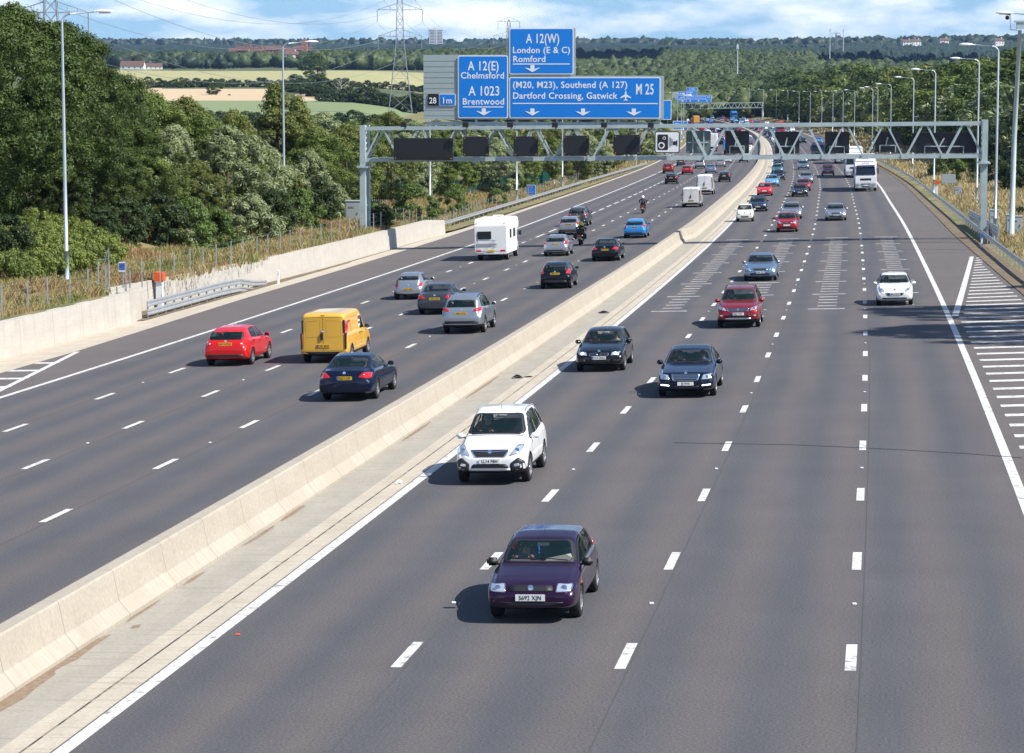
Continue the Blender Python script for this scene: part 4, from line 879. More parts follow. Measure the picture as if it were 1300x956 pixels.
def car_type(name, P):
    """builds one complete car of a type at the origin; returned Empty is copied for every other car of the type"""
    L, W_, H = P['L'], P['W'], P['H']; hw = W_ / 2; e = empty(name); me, bvh = shell(P)
    C = lambda poly, cx, cy, s: [(cx + (a - cx) * s, cy + (b - cy) * s) for a, b in poly]
    Y = lambda d: L / 2 - d
    top, belt = P['top'], P['belt']
    # --- glazing outlines
    wins = []
    dc, dh = P['ws']; zc, zh = lerp_list(top, dc), lerp_list(top, dh)
    wlo, whi = P.get('wsw', (.80, .66)); wins.append(('windscreen', 'front', rounded([(-hw * wlo, zc + .03), (hw * wlo, zc + .03), (hw * whi, zh - .035), (-hw * whi, zh - .035)], .09)))
    if P.get('rw'):
        (d0, d1), (r0, r1) = P['rw']; z0, z1 = lerp_list(top, d0), lerp_list(top, d1)
        wins.append(('rear_window', 'rear', rounded([(-hw * r0, z0 - .05), (hw * r0, z0 - .05), (hw * r1, z1 + P.get('rwlo', .04)), (-hw * r1, z1 + P.get('rwlo', .04))], .07)))
    for sd, pl in ((1, 'right'), (-1, 'left')):
        for poly in P['sw']:
            wins.append(('side_window', pl, rounded([(Y(a), (lerp_list(belt, a) + b) if rel == 'b' else (lerp_list(top, a) - b)) for a, b, rel in poly], .05)))
    # --- body: open the window apertures and split off lower trim
    bm = bmesh.new(); bm.from_mesh(me); kill = []
    def inside(p, poly):
        r = False; j = len(poly) - 1
        for i in range(len(poly)):
            if (poly[i][1] > p[1]) != (poly[j][1] > p[1]) and p[0] < (poly[j][0] - poly[i][0]) * (p[1] - poly[i][1]) / (poly[j][1] - poly[i][1] + 1e-12) + poly[i][0]: r = not r
            j = i
        return r
    opn = []
    for nm, pl, poly in wins:
        cx = sum(p[0] for p in poly) / len(poly); cy = sum(p[1] for p in poly) / len(poly); opn.append((pl, C(poly, cx, cy, .995)))
    for f in bm.faces:
        c = f.calc_center_median(); nr = f.normal
        if c.z < .7 * min(p[1] for p in belt if p[0] > .5): continue
        for pl, poly in opn:
            if pl == 'front' and c.y > Y(dh) - .1 and nr.y > .1 and nr.z > 0 and inside((c.x, c.z), poly): kill.append(f); break
            if pl == 'rear' and c.y < 0 and nr.y < -.05 and inside((c.x, c.z), poly): kill.append(f); break
            if pl == 'right' and nr.x > .4 and inside((c.y, c.z), poly): kill.append(f); break
            if pl == 'left' and nr.x < -.4 and inside((c.y, c.z), poly): kill.append(f); break
    bmesh.ops.delete(bm, geom=kill, context='FACES')
    for f in bm.faces: f.smooth = True
    # lower cladding
    cz = P.get('clad', 0); low = [f for f in bm.faces if f.calc_center_median().z < cz] if cz else []
    if low:
        b2 = bm.copy(); keep = {f.index for f in low}; bm.faces.ensure_lookup_table(); b2.faces.ensure_lookup_table()
        idx = [f.index for f in bm.faces if f.calc_center_median().z < cz]; b2.faces.ensure_lookup_table()
        bmesh.ops.delete(b2, geom=[f for f in b2.faces if not f.calc_center_median().z < cz], context='FACES'); bmesh.ops.delete(bm, geom=low, context='FACES')
        m2 = bpy.data.meshes.new('lower_trim'); b2.to_mesh(m2); b2.free(); m2.materials.clear(); m2.materials.append(M_TRIM); m2.materials.append(M_UNDER); o2 = bpy.data.objects.new('lower_trim', m2); COL.objects.link(o2); o2.parent = e
    bm.to_mesh(me); bm.free(); me.name = 'body'; ob = bpy.data.objects.new('body', me); COL.objects.link(ob); ob.parent = e; ob.data.materials[0] = PT['white']; ob.material_slots[0].link = 'OBJECT'; ob.material_slots[0].material = PT['white']
    for nm, pl, poly in wins: patch(bvh, poly, pl, .010, 5, border=.90).build(nm, [M_GLASS, M_TRIM], e, smooth=True)
    # --- lights, grille, plates
    for key, nm, m, pl in (('hl', 'headlight', M_HL, 'front'), ('tl', 'tail_light', M_TL, 'rear'), ('fog', 'fog_light', M_HL, 'front'), ('tlc', 'reversing_light', M_TLC, 'rear'), ('drl', 'running_light', M_LED, 'front')):
        if key in P:
            for s in (1, -1):
                poly = rounded([(s * x, z) for x, z in P[key]], .03)
                w = patch(bvh, poly, pl, .010, 3, step=.05, border=(.86 if key in ('hl',) else None)); o = w.build(nm, [m, M_CHROME] if key == 'hl' else [m], e, smooth=True)
                if key == 'hl':
                    cx = sum(q[0] for q in poly) / len(poly); cz_ = sum(q[1] for q in poly) / len(poly); h, nr = project_pt(bvh, 'front', cx, cz_)
                    hb = MB(); hb.lathe([(.055, 0), (.05, .008), (.02, .012), (.001, .012)], 14); k = len(hb.v); M3 = Vector((0, .7, .3)).normalized().to_track_quat('Z', 'Y').to_matrix(); hb.v = [tuple(M3 @ Vector(v) + h + Vector(nr) * .012) for v in hb.v]; hb.build('lamp_bulb', P.get('bulb', M_CHROME), o)
    for key, nm, m, pl, bd in (('grille', 'grille', M_BLACK, 'front', P.get('gchrome')), ('intake', 'lower_intake', M_BLACK, 'front', None), ('skid', 'skid_plate', M_RIM, 'front', None), ('cladf', 'front_cladding', M_TRIM, 'front', None), ('diff', 'rear_trim', M_TRIM, 'rear', None), ('deckr', 'boot_trim', M_CHROME, 'rear', None)):
        for poly in P.get(key, []): patch(bvh, rounded(poly, .04), pl, .007, 3, step=.06, border=.90 if bd else None).build(nm, [m, M_CHROME], e, smooth=True)
    for k, (z, off) in enumerate(P.get('bars', [])):
        mb = MB(); w = off
        for x0_, x1_ in ((-w, w),): ribbon(bvh, [(x0_, z), (0, z - P.get('barv', 0)), (x1_, z)], 'front', .022, .016, mb)
        mb.build('grille_bar', M_CHROME, e)
    hb, nb = project_pt(bvh, 'front', 0, P['bz']); 
    MB().lathe([(.05, 0), (.05, .012), (.001, .016)], 14).build('badge', M_CHROME, e).matrix_local = Matrix.Translation(hb + nb * .016) @ Vector((0, 1, .25)).normalized().to_track_quat('Z', 'Y').to_matrix().to_4x4()
    hb, nb = project_pt(bvh, 'rear', 0, P['rbz'])
    MB().lathe([(.05, 0), (.05, .012), (.001, .016)], 14).build('badge', M_CHROME, e).matrix_local = Matrix.Translation(hb + nb * .006) @ Vector((0, -1, .1)).normalized().to_track_quat('Z', 'Y').to_matrix().to_4x4()
    for sd, z in ((1, P['pz'][0]), (-1, P['pz'][1])):
        h, nr = project_pt(bvh, 'front' if sd > 0 else 'rear', 0, z); h2, _ = project_pt(bvh, 'front' if sd > 0 else 'rear', .25, z); y = max(abs(h.y), abs(h2.y)) + .014; plate_obj(e, sd * y, z, sd)
    # --- seams and handles
    mb = MB()
    zs = .30 + P.get('zb', 0)
    for pl in ('right', 'left'):
        for d, lean in P['doors']: ribbon(bvh, [(Y(d), zs), (Y(d), .62), (Y(d + lean), lerp_list(belt, d + lean) + .01)], pl, .012, .003, mb)
        ribbon(bvh, [(Y(P['doors'][0][0]), zs), (Y(P['doors'][-1][0]), zs)], pl, .012, .003, mb)
    hz = [(x * hw, Y(dc - .05)) for x in (-.86, -.5, 0, .5, .86)]; ribbon(bvh, hz, 'top', .03, .004, mb)
    for s in (1, -1): ribbon(bvh, [(s * hw * .83, Y(dc - .05)), (s * hw * .78, Y(.28))], 'top', .010, .003, mb)
    mb.build('panel_seam', M_TRIM, e)
    for pl, s in (('right', 1), ('left', -1)):
        for d in P['handles']:
            h, nr = project_pt(bvh, pl, Y(d), lerp_list(belt, d) - .11); MB().box((h.x + s * .012, h.y, h.z), (.03, .17, .032)).build('door_handle', (P.get('hmat') or M_TRIM), e, bevel=.008)
        d = dc + P.get('mo', .28); z = lerp_list(belt, d) + .07; h, nr = project_pt(bvh, pl, Y(d), lerp_list(belt, d) + .02)
        mm = MB(); mm.box((0, 0, 0), (.20, .11, .145)); o = mm.build('mirror', P.get('mmat') or PT['white'], e, bevel=.035, smooth=True); o.location = (h.x + s * .13, h.y + .03, z)
        o.material_slots[0].link = 'OBJECT'; o.material_slots[0].material = P.get('mmat') or PT['white']
        g_ = MB().box((0, -.056, 0), (.16, .006, .105)).build('mirror_glass', M_GLASSO, o)
        MB().bar((h.x - s * .02, h.y + .02, z - .06), (h.x + s * .10, h.y + .03, z - .03), .035).build('mirror_arm', M_TRIM, e)
    # --- wheels, wipers, aerial, rails
    for d in (P['fa'], P['ra']):
        for s in (1, -1): wheel(e, s * (hw - .115), Y(d), P['wr'], .20, s, P.get('dr', False))
    mb = MB()
    for x0_, x1_ in ((-.1, .45), (-.55, -.02)):
        a, _ = project_pt(bvh, 'front', x0_ * hw / .85, zc + .045); b, _ = project_pt(bvh, 'front', x1_ * hw / .85, zc + .075); mb.bar(a + Vector((0, .01, .02)), b + Vector((0, .01, .02)), .015)
    mb.build('wiper', M_TRIM, e)
    if P.get('aer', True):
        d = P.get('aerd', dh + .15); h, _ = project_pt(bvh, 'top', 0, Y(d)); MB().tube([h, h + Vector((0, -.10, .12))], .005, 5).build('aerial', M_TRIM, e)
    if P.get('rails'):
        for s in (1, -1):
            mb = MB(); pts = []
            for d in np.linspace(dh + .15, P['rails'], 7): h, nr = project_pt(bvh, 'top', s * hw * P.get('wroof', .7) * .97, Y(d)); pts.append(h + Vector((0, 0, .035 if .2 < (d - dh) < P['rails'] - dh - .05 else .01)))
            mb.tube(pts, .018, 6); mb.build('roof_rail', M_STEEL if P.get('railm') else M_TRIM, e, smooth=True)
    # --- cabin
    zf = .26 + P.get('zb', 0); sh = min(zc - .42, H - 1.06) 
    ds0 = dc + .95
    for s in (1, -1):
        mb = MB(); mb.box((s * .37, Y(ds0), sh - .02), (.48, .5, .16)); mb.box((s * .37, Y(ds0 + .33), sh + .26), (.46, .14, .58)); mb.box((s * .37, Y(ds0 + .37), sh + .62), (.26, .09, .17)); mb.build('seat', M_SEAT, e, bevel=.03)
    mb = MB(); mb.box((0, Y(ds0 + 1.05), sh), (1.15, .5, .2)); mb.box((0, Y(ds0 + 1.32), sh + .26), (1.15, .14, .5)); mb.build('rear_bench', M_SEAT, e, bevel=.03)
    mb = MB(); mb.box((0, Y(dc + .28), zc - .12), (hw * 1.5, .5, .22)); mb.box((.37, Y(dc + .25), zc - .01), (.42, .3, .08)); mb.build('dashboard', P.get('dash', M_TRIM), e, bevel=.03)
    wh = MB(); wh.tube([(.18 * math.cos(a), 0, .18 * math.sin(a)) for a in [2 * math.pi * k / 16 for k in range(17)]], .016, 6); wh.bar((-.17, 0, 0), (.17, 0, 0), .04); o = wh.build('steering_wheel', M_TRIM, e); o.location = (.37, Y(dc + .62), zc - .04); o.rotation_euler = (R(-25), 0, 0)
    MB().box((0, Y(dh + .02), lerp_list(top, dh) - .13), (.22, .03, .06)).build('rear_view_mirror', M_STEEL, e, bevel=.01)
    MB().box((0, Y(L / 2), zf), (hw * 1.7, L * .6, .02)).build('cabin_floor', M_UNDER, e)
    c = Car(); c.e = e; c.P = P; c.used = False; c.bvh = bvh; c.zc = zc; c.drv = (.37, Y(ds0), sh); return c
# side window helper: polygon given as (distance from the nose, offset, 'b' above belt / 't' below roof line)
def sw(d0, d1, d2, d3, lo=.03, up=.075): return [(d0, lo, 'b'), (d1, lo, 'b'), (d2, up, 't'), (d3, up, 't')]
SPEC = {}
SPEC['old_hatch'] = dict(L=3.83, W=1.634, H=1.33, wr=.285, fa=.78, ra=3.2, wroof=.72, top=[(0, .50), (.05, .60), (.16, .70), (.6, .80), (1.05, .885), (1.4, 1.06), (1.80, 1.255), (2.2, 1.32), (3.0, 1.30), (3.38, 1.20), (3.62, .98), (3.74, .84), (3.8, .66), (3.83, .58)], belt=[(0, .47), (.16, .64), (1.0, .82), (3.3, .90), (3.83, .60)], ws=(1.05, 1.80), wsw=(.83, .68), rw=((3.34, 3.64), (.66, .74)), sw=[sw(1.22, 2.28, 2.24, 1.86), sw(2.34, 3.02, 2.98, 2.3), ],
    hl=[(.44, .565), (.71, .575), (.735, .68), (.46, .70)], grille=[[(-.40, .58), (.40, .58), (.38, .675), (-.38, .675)]], intake=[[(-.52, .34), (.52, .34), (.60, .40), (-.60, .40)]], tl=[(.56, .72), (.74, .72), (.74, .98), (.62, .98)], bz=.63, rbz=.86, pz=(.48, .55), doors=[(1.18, 0), (2.32, 0), (3.05, -.12)], handles=[2.2], dash=M_DASH, hmat=M_TRIM, mmat=M_TRIM, fplan=[(0, .84), (.05, .91), (.16, .965), (.4, .99), (.8, 1)], mo=.25)
SPEC['crossover'] = dict(L=4.28, W=1.80, H=1.70, wr=.345, fa=.86, ra=3.42, lift=.01, zb=.06, wroof=.70, clad=.40, top=[(0, .62), (.05, .80), (.16, .93), (.6, 1.02), (1.1, 1.12), (1.5, 1.37), (1.92, 1.62), (2.4, 1.70), (3.3, 1.67), (3.8, 1.56), (4.08, 1.18), (4.2, .98), (4.26, .8), (4.28, .7)], belt=[(0, .58), (.16, .84), (1.0, 1.0), (2.6, 1.05), (3.7, 1.16), (4.28, .72)], ws=(1.1, 1.92), wsw=(.82, .66), rw=((3.78, 4.10), (.60, .66)), sw=[sw(1.35, 2.38, 2.36, 1.98, .03, .09), sw(2.46, 3.28, 3.12, 2.42, .03, .09), [(3.36, .03, 'b'), (3.74, .03, 'b'), (3.42, .12, 't'), (3.2, .12, 't')]],
    hl=[(.47, .73), (.74, .80), (.80, .95), (.66, .97)], grille=[[(-.38, .70), (.38, .70), (.50, .88), (-.50, .88)]], gchrome=True, bars=[(.845, .46)], barv=.02, intake=[[(-.48, .44), (.48, .44), (.42, .54), (-.42, .54)]], skid=[[(-.52, .375), (.52, .375), (.48, .43), (-.48, .43)]], cladf=[[(.52, .36), (.86, .38), (.84, .60), (.70, .70), (.50, .55)], [(-.52, .36), (-.86, .38), (-.84, .60), (-.70, .70), (-.50, .55)]], fog=[(.60, .47), (.74, .49), (.72, .56), (.60, .54)], tl=[(.62, .92), (.82, .92), (.80, 1.16), (.66, 1.14)], bz=.83, rbz=1.05, pz=(.61, .85), doors=[(1.22, 0), (2.42, 0), (3.36, -.2)], handles=[2.25, 3.2], rails=3.5, railm=True, hmat=PT['white'])
SPEC['compact_hatch'] = dict(L=4.32, W=1.77, H=1.43, wr=.33, fa=.78, ra=3.46, dr=False, wroof=.68, top=[(0, .52), (.05, .66), (.16, .76), (.6, .86), (1.35, .97), (1.75, 1.18), (2.15, 1.36), (2.6, 1.43), (3.5, 1.39), (3.95, 1.26), (4.14, 1.02), (4.26, .84), (4.31, .68), (4.32, .6)], belt=[(0, .48), (.16, .68), (1.3, .90), (3.6, .97), (4.32, .62)], ws=(1.35, 2.15), wsw=(.80, .64), rw=((3.90, 4.16), (.60, .66)), sw=[sw(1.6, 2.62, 2.60, 2.22), sw(2.70, 3.70, 3.42, 2.66)],
    hl=[(.42, .60), (.72, .62), (.78, .73), (.46, .72)], bulb=M_LED, grille=[[(.03, .58), (.33, .58), (.36, .69), (.05, .70)], [(-.03, .58), (-.33, .58), (-.36, .69), (-.05, .70)]], gchrome=True, intake=[[(-.36, .36), (.36, .36), (.42, .46), (-.42, .46)], [(.48, .36), (.74, .38), (.76, .46), (.52, .46)], [(-.48, .36), (-.74, .38), (-.76, .46), (-.52, .46)]], tl=[(.48, .78), (.80, .78), (.78, .96), (.54, .96)], bz=.745, rbz=.9, pz=(.52, .62), doors=[(1.5, 0), (2.66, 0), (3.6, -.3)], handles=[2.5, 3.45], hmat=0)
SPEC['luxury_saloon'] = dict(L=5.08, W=1.88, H=1.47, wr=.34, fa=.88, ra=3.95, wroof=.68, top=[(0, .56), (.05, .72), (.18, .82), (.7, .90), (1.6, 1.0), (2.0, 1.20), (2.45, 1.39), (3.0, 1.47), (3.6, 1.42), (4.1, 1.20), (4.42, 1.05), (4.9, 1.0), (5.02, .90), (5.06, .74), (5.08, .64)], belt=[(0, .50), (.18, .72), (1.5, .93), (4.3, 1.0), (5.08, .66)], ws=(1.6, 2.45), wsw=(.80, .64), rw=((3.66, 4.38), (.58, .68)), rwlo=.02, sw=[sw(1.9, 3.0, 2.98, 2.52), sw(3.08, 4.1, 3.72, 3.04)],
    hl=[(.50, .60), (.80, .62), (.84, .78), (.56, .76)], grille=[[(-.40, .57), (.40, .57), (.47, .78), (-.47, .78)]], gchrome=True, bars=[(.63, .38), (.68, .40), (.73, .42)], intake=[[(-.40, .33), (.40, .33), (.44, .40), (-.44, .40)]], drl=[(.52, .40), (.80, .43), (.80, .465), (.52, .435)], tl=[(.52, .76), (.86, .74), (.84, .96), (.60, .94)], bz=.80, rbz=.95, pz=(.475, .72), doors=[(1.65, 0), (3.04, 0), (4.05, -.3)], handles=[2.85, 3.85], hmat=M_CHROME, aer=False)
SPEC['saloon'] = dict(L=4.80, W=1.85, H=1.46, wr=.33, fa=.85, ra=3.75, wroof=.67, top=[(0, .54), (.05, .68), (.16, .78), (.6, .87), (1.45, .98), (1.85, 1.18), (2.3, 1.38), (2.85, 1.46), (3.4, 1.41), (3.85, 1.20), (4.2, 1.06), (4.62, 1.03), (4.74, .92), (4.78, .74), (4.80, .62)], belt=[(0, .49), (.16, .70), (1.4, .91), (4.1, 1.0), (4.80, .64)], ws=(1.45, 2.3), wsw=(.80, .64), rw=((3.44, 4.16), (.58, .68)), rwlo=.02, sw=[sw(1.72, 2.84, 2.82, 2.36), sw(2.92, 3.92, 3.50, 2.88)],
    hl=[(.48, .60), (.78, .62), (.82, .75), (.54, .73)], grille=[[(-.36, .60), (.36, .60), (.42, .72), (-.42, .72)]], gchrome=True, intake=[[(-.50, .34), (.50, .34), (.56, .46), (-.56, .46)]], tl=[(.46, .80), (.85, .76), (.86, .92), (.62, .96)], bz=.755, rbz=.95, pz=(.50, .78), doors=[(1.55, 0), (2.88, 0), (3.85, -.3)], handles=[2.7, 3.65], hmat=0, aer=False)
SPEC['suv'] = dict(L=4.60, W=1.85, H=1.68, wr=.36, fa=.92, ra=3.6, zb=.06, clad=.42, wroof=.70, top=[(0, .62), (.05, .82), (.16, .95), (.6, 1.04), (1.2, 1.12), (1.6, 1.36), (2.05, 1.60), (2.6, 1.68), (3.7, 1.65), (4.2, 1.50), (4.42, 1.15), (4.53, 1.0), (4.58, .82), (4.60, .7)], belt=[(0, .58), (.16, .86), (1.1, 1.04), (3.0, 1.08), (4.1, 1.16), (4.60, .72)], ws=(1.2, 2.05), wsw=(.82, .66), rw=((4.16, 4.44), (.62, .70)), sw=[sw(1.5, 2.55, 2.53, 2.12, .03, .09), sw(2.63, 3.55, 3.52, 2.60, .03, .09), [(3.63, .03, 'b'), (4.05, .04, 'b'), (3.8, .14, 't'), (3.6, .1, 't')]],
    hl=[(.50, .76), (.80, .82), (.84, .95), (.56, .89)], grille=[[(-.44, .74), (.44, .74), (.50, .88), (-.50, .88)]], gchrome=True, bars=[(.79, .42), (.83, .45)], intake=[[(-.52, .48), (.52, .48), (.56, .58), (-.56, .58)]], skid=[[(-.56, .40), (.56, .40), (.54, .46), (-.54, .46)]], fog=[(.66, .52), (.78, .54), (.76, .60), (.66, .58)], tl=[(.50, .98), (.86, 1.00), (.84, 1.14), (.62, 1.12)], diff=[[(-.75, .46), (.75, .46), (.72, .58), (-.72, .58)]], bz=.81, rbz=1.08, pz=(.63, .90), doors=[(1.32, 0), (2.59, 0), (3.6, -.15)], handles=[2.4, 3.4], rails=3.9, hmat=0)
SPEC['hatchback'] = dict(L=4.30, W=1.80, H=1.48, wr=.32, fa=.84, ra=3.48, wroof=.67, top=[(0, .54), (.05, .70), (.16, .82), (.6, .92), (1.1, 1.01), (1.5, 1.22), (1.98, 1.42), (2.5, 1.48), (3.3, 1.44), (3.8, 1.32), (4.1, 1.05), (4.22, .90), (4.28, .74), (4.30, .64)], belt=[(0, .50), (.16, .73), (1.05, .93), (2.6, .98), (3.7, 1.06), (4.30, .66)], ws=(1.1, 1.98), wsw=(.82, .64), rw=((3.72, 4.10), (.70, .76)), rwlo=-.03, sw=[sw(1.4, 2.45, 2.43, 2.04), sw(2.53, 3.42, 3.14, 2.49)],
    hl=[(.48, .68), (.74, .72), (.80, .86), (.56, .80)], grille=[[(-.42, .52), (.42, .52), (.48, .66), (-.48, .66)]], gchrome=True, intake=[[(-.5, .34), (.5, .34), (.54, .44), (-.54, .44)]], tl=[(.58, .90), (.84, .86), (.84, 1.04), (.66, 1.08)], tlc=[(.58, .86), (.66, .85), (.66, .895), (.58, .895)], diff=[[(-.72, .36), (.72, .36), (.70, .47), (-.70, .47)]], bz=.74, rbz=.97, pz=(.59, .86), doors=[(1.25, 0), (2.49, 0), (3.4, -.2)], handles=[2.3, 3.25], hmat=0)
SPEC['supermini'] = dict(L=3.97, W=1.74, H=1.46, wr=.31, fa=.80, ra=3.30, wroof=.68, top=[(0, .54), (.05, .70), (.16, .80), (.55, .92), (.98, 1.0), (1.35, 1.20), (1.8, 1.40), (2.3, 1.46), (3.1, 1.42), (3.55, 1.30), (3.80, 1.04), (3.90, .88), (3.95, .72), (3.97, .62)], belt=[(0, .50), (.16, .72), (.95, .93), (3.4, 1.04), (3.97, .64)], ws=(.98, 1.8), wsw=(.82, .66), rw=((3.47, 3.80), (.70, .74)), rwlo=-.03, sw=[sw(1.25, 2.26, 2.24, 1.86), sw(2.34, 3.16, 2.95, 2.30)],
    hl=[(.46, .66), (.70, .72), (.76, .86), (.54, .80)], grille=[[(-.36, .50), (.36, .50), (.46, .62), (-.46, .62)]], gchrome=True, intake=[[(-.56, .33), (.56, .33), (.58, .40), (-.58, .40)]], tl=[(.60, .84), (.82, .82), (.82, 1.06), (.68, 1.10)], diff=[[(-.66, .36), (.66, .36), (.62, .47), (-.62, .47)]], bz=.76, rbz=.95, pz=(.56, .84), doors=[(1.12, 0), (2.30, 0), (3.15, -.2)], handles=[2.12, 3.0], hmat=0)
SPEC['bubble_hatch'] = dict(L=3.62, W=1.64, H=1.40, wr=.28, fa=.68, ra=3.10, wroof=.66, top=[(0, .50), (.05, .66), (.18, .78), (.5, .88), (.85, .96), (1.2, 1.16), (1.65, 1.34), (2.1, 1.40), (2.8, 1.35), (3.2, 1.20), (3.44, .98), (3.55, .82), (3.60, .66), (3.62, .56)], belt=[(0, .47), (.18, .70), (.85, .88), (3.0, .96), (3.62, .58)], ws=(.85, 1.65), wsw=(.80, .62), rw=((3.02, 3.42), (.58, .68)), sw=[sw(1.1, 2.3, 2.25, 1.7), sw(2.4, 2.95, 2.7, 2.3)], fplan=[(0, .66), (.05, .78), (.18, .90), (.4, .97), (.8, 1)], rplan=[(0, .70), (.05, .80), (.15, .89), (.35, .96), (.8, 1)],
    hl=[(.42, .62), (.66, .66), (.68, .80), (.50, .78)], grille=[[(-.3, .36), (.3, .36), (.32, .46), (-.32, .46)]], tl=[(.50, .68), (.72, .72), (.70, .90), (.62, .88)], bz=.70, rbz=.80, pz=(.52, .56), doors=[(1.0, 0), (2.34, 0)], handles=[2.2], hmat=0)
SPEC['small_mpv'] = dict(L=4.08, W=1.70, H=1.55, wr=.31, fa=.78, ra=3.38, wroof=.72, top=[(0, .56), (.05, .74), (.16, .86), (.5, .96), (.9, 1.04), (1.3, 1.28), (1.75, 1.50), (2.3, 1.55), (3.3, 1.52), (3.72, 1.40), (3.94, 1.08), (4.02, .9), (4.06, .72), (4.08, .64)], belt=[(0, .52), (.16, .78), (.9, .96), (3.6, 1.05), (4.08, .66)], ws=(.9, 1.75), wsw=(.84, .68), rw=((3.68, 3.95), (.66, .72)), sw=[sw(1.15, 2.25, 2.23, 1.82), sw(2.33, 3.40, 3.30, 2.30)],
    hl=[(.42, .70), (.70, .74), (.76, .92), (.54, .88)], grille=[[(-.36, .68), (.36, .68), (.40, .80), (-.40, .80)]], gchrome=True, intake=[[(-.5, .36), (.5, .36), (.52, .48), (-.52, .48)]], tl=[(.62, .9), (.8, .9), (.78, 1.3), (.68, 1.3)], bz=.75, rbz=1.0, pz=(.57, .86), doors=[(1.05, 0), (2.29, 0), (3.2, -.1)], handles=[2.1, 3.1], hmat=0)
SPEC['city_car'] = dict(L=2.70, W=1.56, H=1.54, wr=.28, fa=.42, ra=2.28, wroof=.70, top=[(0, .54), (.05, .76), (.16, .92), (.45, 1.03), (.8, 1.26), (1.15, 1.46), (1.5, 1.54), (2.1, 1.50), (2.4, 1.32), (2.56, 1.02), (2.64, .8), (2.68, .7), (2.70, .6)], belt=[(0, .5), (.16, .82), (.5, .98), (2.3, 1.02), (2.70, .62)], ws=(.45, 1.15), wsw=(.82, .68), rw=((2.34, 2.56), (.62, .7)), sw=[sw(.75, 1.95, 1.9, 1.2)],
    hl=[(.44, .62), (.66, .66), (.68, .82), (.50, .80)], grille=[[(-.30, .38), (.30, .38), (.34, .50), (-.34, .50)]], tl=[(.6, .7), (.7, .7), (.7, .95), (.62, .95)], bz=.80, rbz=.95, pz=(.56, .6), doors=[(.68, 0), (1.95, 0)], handles=[1.8], hmat=0)
SPEC['panel_van'] = dict(L=4.78, W=1.90, H=1.97, wr=.33, fa=.83, ra=3.93, wroof=.86, clad=.38, zb=.04, top=[(0, .56), (.05, .80), (.2, .95), (.55, 1.08), (.95, 1.22), (1.3, 1.52), (1.68, 1.80), (2.1, 1.94), (2.6, 1.97), (4.4, 1.95), (4.68, 1.92), (4.75, 1.86), (4.78, 1.80)], belt=[(0, .52), (.2, .82), (.9, 1.10), (4.78, 1.14)], ws=(.95, 1.68), wsw=(.84, .72), rw=None, sw=[[(1.3, .03, 'b'), (2.1, .03, 'b'), (2.06, .28, 't'), (1.72, .22, 't')]], rplan=[(0, .94), (.04, .965), (.12, .985), (.28, 1), (.8, 1)],
    hl=[(.56, .66), (.82, .70), (.84, .98), (.66, .94)], grille=[[(-.42, .66), (.42, .66), (.46, .78), (-.46, .78)]], intake=[[(-.5, .38), (.5, .38), (.52, .5), (-.52, .5)]], tl=[(.83, .72), (.90, .72), (.90, 1.62), (.83, 1.62)], diff=[[(-.88, .36), (.88, .36), (.88, .46), (-.88, .46)]], bz=.74, rbz=1.25, pz=(.57, .68), doors=[(1.22, 0), (2.2, 0), (3.3, 0)], handles=[2.05, 2.4], mo=.35, aer=False, hmat=M_TRIM, mmat=M_TRIM, fplan=[(0, .80), (.05, .86), (.2, .94), (.5, .98), (1.2, 1)])
TYPES = {}
def get_type(k):
    if k not in TYPES: TYPES[k] = car_type(k, SPEC[k])
    return TYPES[k]
def recolor(o, p, dark_rim=False):
    for c in [o] + list(o.children_recursive):
        b = c.name.split('.')[0]
        if b in ('body', 'mirror') and c.data.materials and c.material_slots[0].link == 'OBJECT' and (b == 'body' or c.material_slots[0].material not in (M_TRIM,)): c.material_slots[0].material = PT[p]
LANES = {}
def place(o, s, t, onc, zoff=0.0, yaw=0.0):
    p = rp(s, t); th = head(s)
    m = Matrix.Rotation(-th + yaw, 4, 'Z') @ Matrix.Rotation(math.atan(grade(s)), 4, 'X') @ Matrix.Rotation(-math.atan(XF), 4, 'Y')
    if onc: m = m @ Matrix.Rotation(math.pi, 4, 'Z')
    o.rotation_mode = 'XYZ'; o.location = (p.x, p.y, p.z + zoff); o.rotation_euler = m.to_euler()
CARS = []
def car(kind, p, s, t, onc, label, group, plate=None, cat='car', band=False):
    """s is where the contact patch of the end towards the camera stands"""
    ty = get_type(kind); o = ty.e if not ty.used else copy_tree(ty.e); ty.used = True; P = ty.P
    a = P['fa'] if onc else P['L'] - P['ra']; mid = s + (P['L'] / 2 - a)       # wheel nearest the camera stands at s
    place(o, mid, t, onc); recolor(o, p); tag(o, label, cat, group); o['kindname'] = kind; del o['kindname']
    if plate: plate_text(o, plate, 1 if onc else -1, band)
    o['_t'] = 0; del o['_t']; CARS.append((o, ty, onc)); return o
gR = 'cars coming towards the camera'; gL = 'cars driving away from the camera'
c1 = car('old_hatch', 'purple', 3.3, -1.93, 1, 'old dark purple hatchback, nearest of all the vehicles', gR, 'S692 XJN')
c2 = car('crossover', 'white', 20.5, -5.35, 1, 'white crossover with black wheel cladding in the lane beside the median', gR, 'LL14 FBH')
c3 = car('compact_hatch', 'black', 48.8, -5.79, 1, 'black compact hatchback with twin grilles next to the median line', gR, 'VX14 WKC', band=True)
c4 = car('luxury_saloon', 'navy', 40.0, -2.02, 1, 'dark blue luxury saloon with broad chrome grille in the second lane', gR, 'J5 FVV')
c5 = car('suv', 'dred', 67.3, -1.75, 1, 'dark red tall car with chrome grille bars behind the dark saloon', gR, 'EJ62 YLV', band=True)
c6 = car('saloon', 'steel', 99.0, -2.07, 1, 'pale metallic blue car driving behind the dark red tall car', gR, 'AO08 ZKE', band=True)
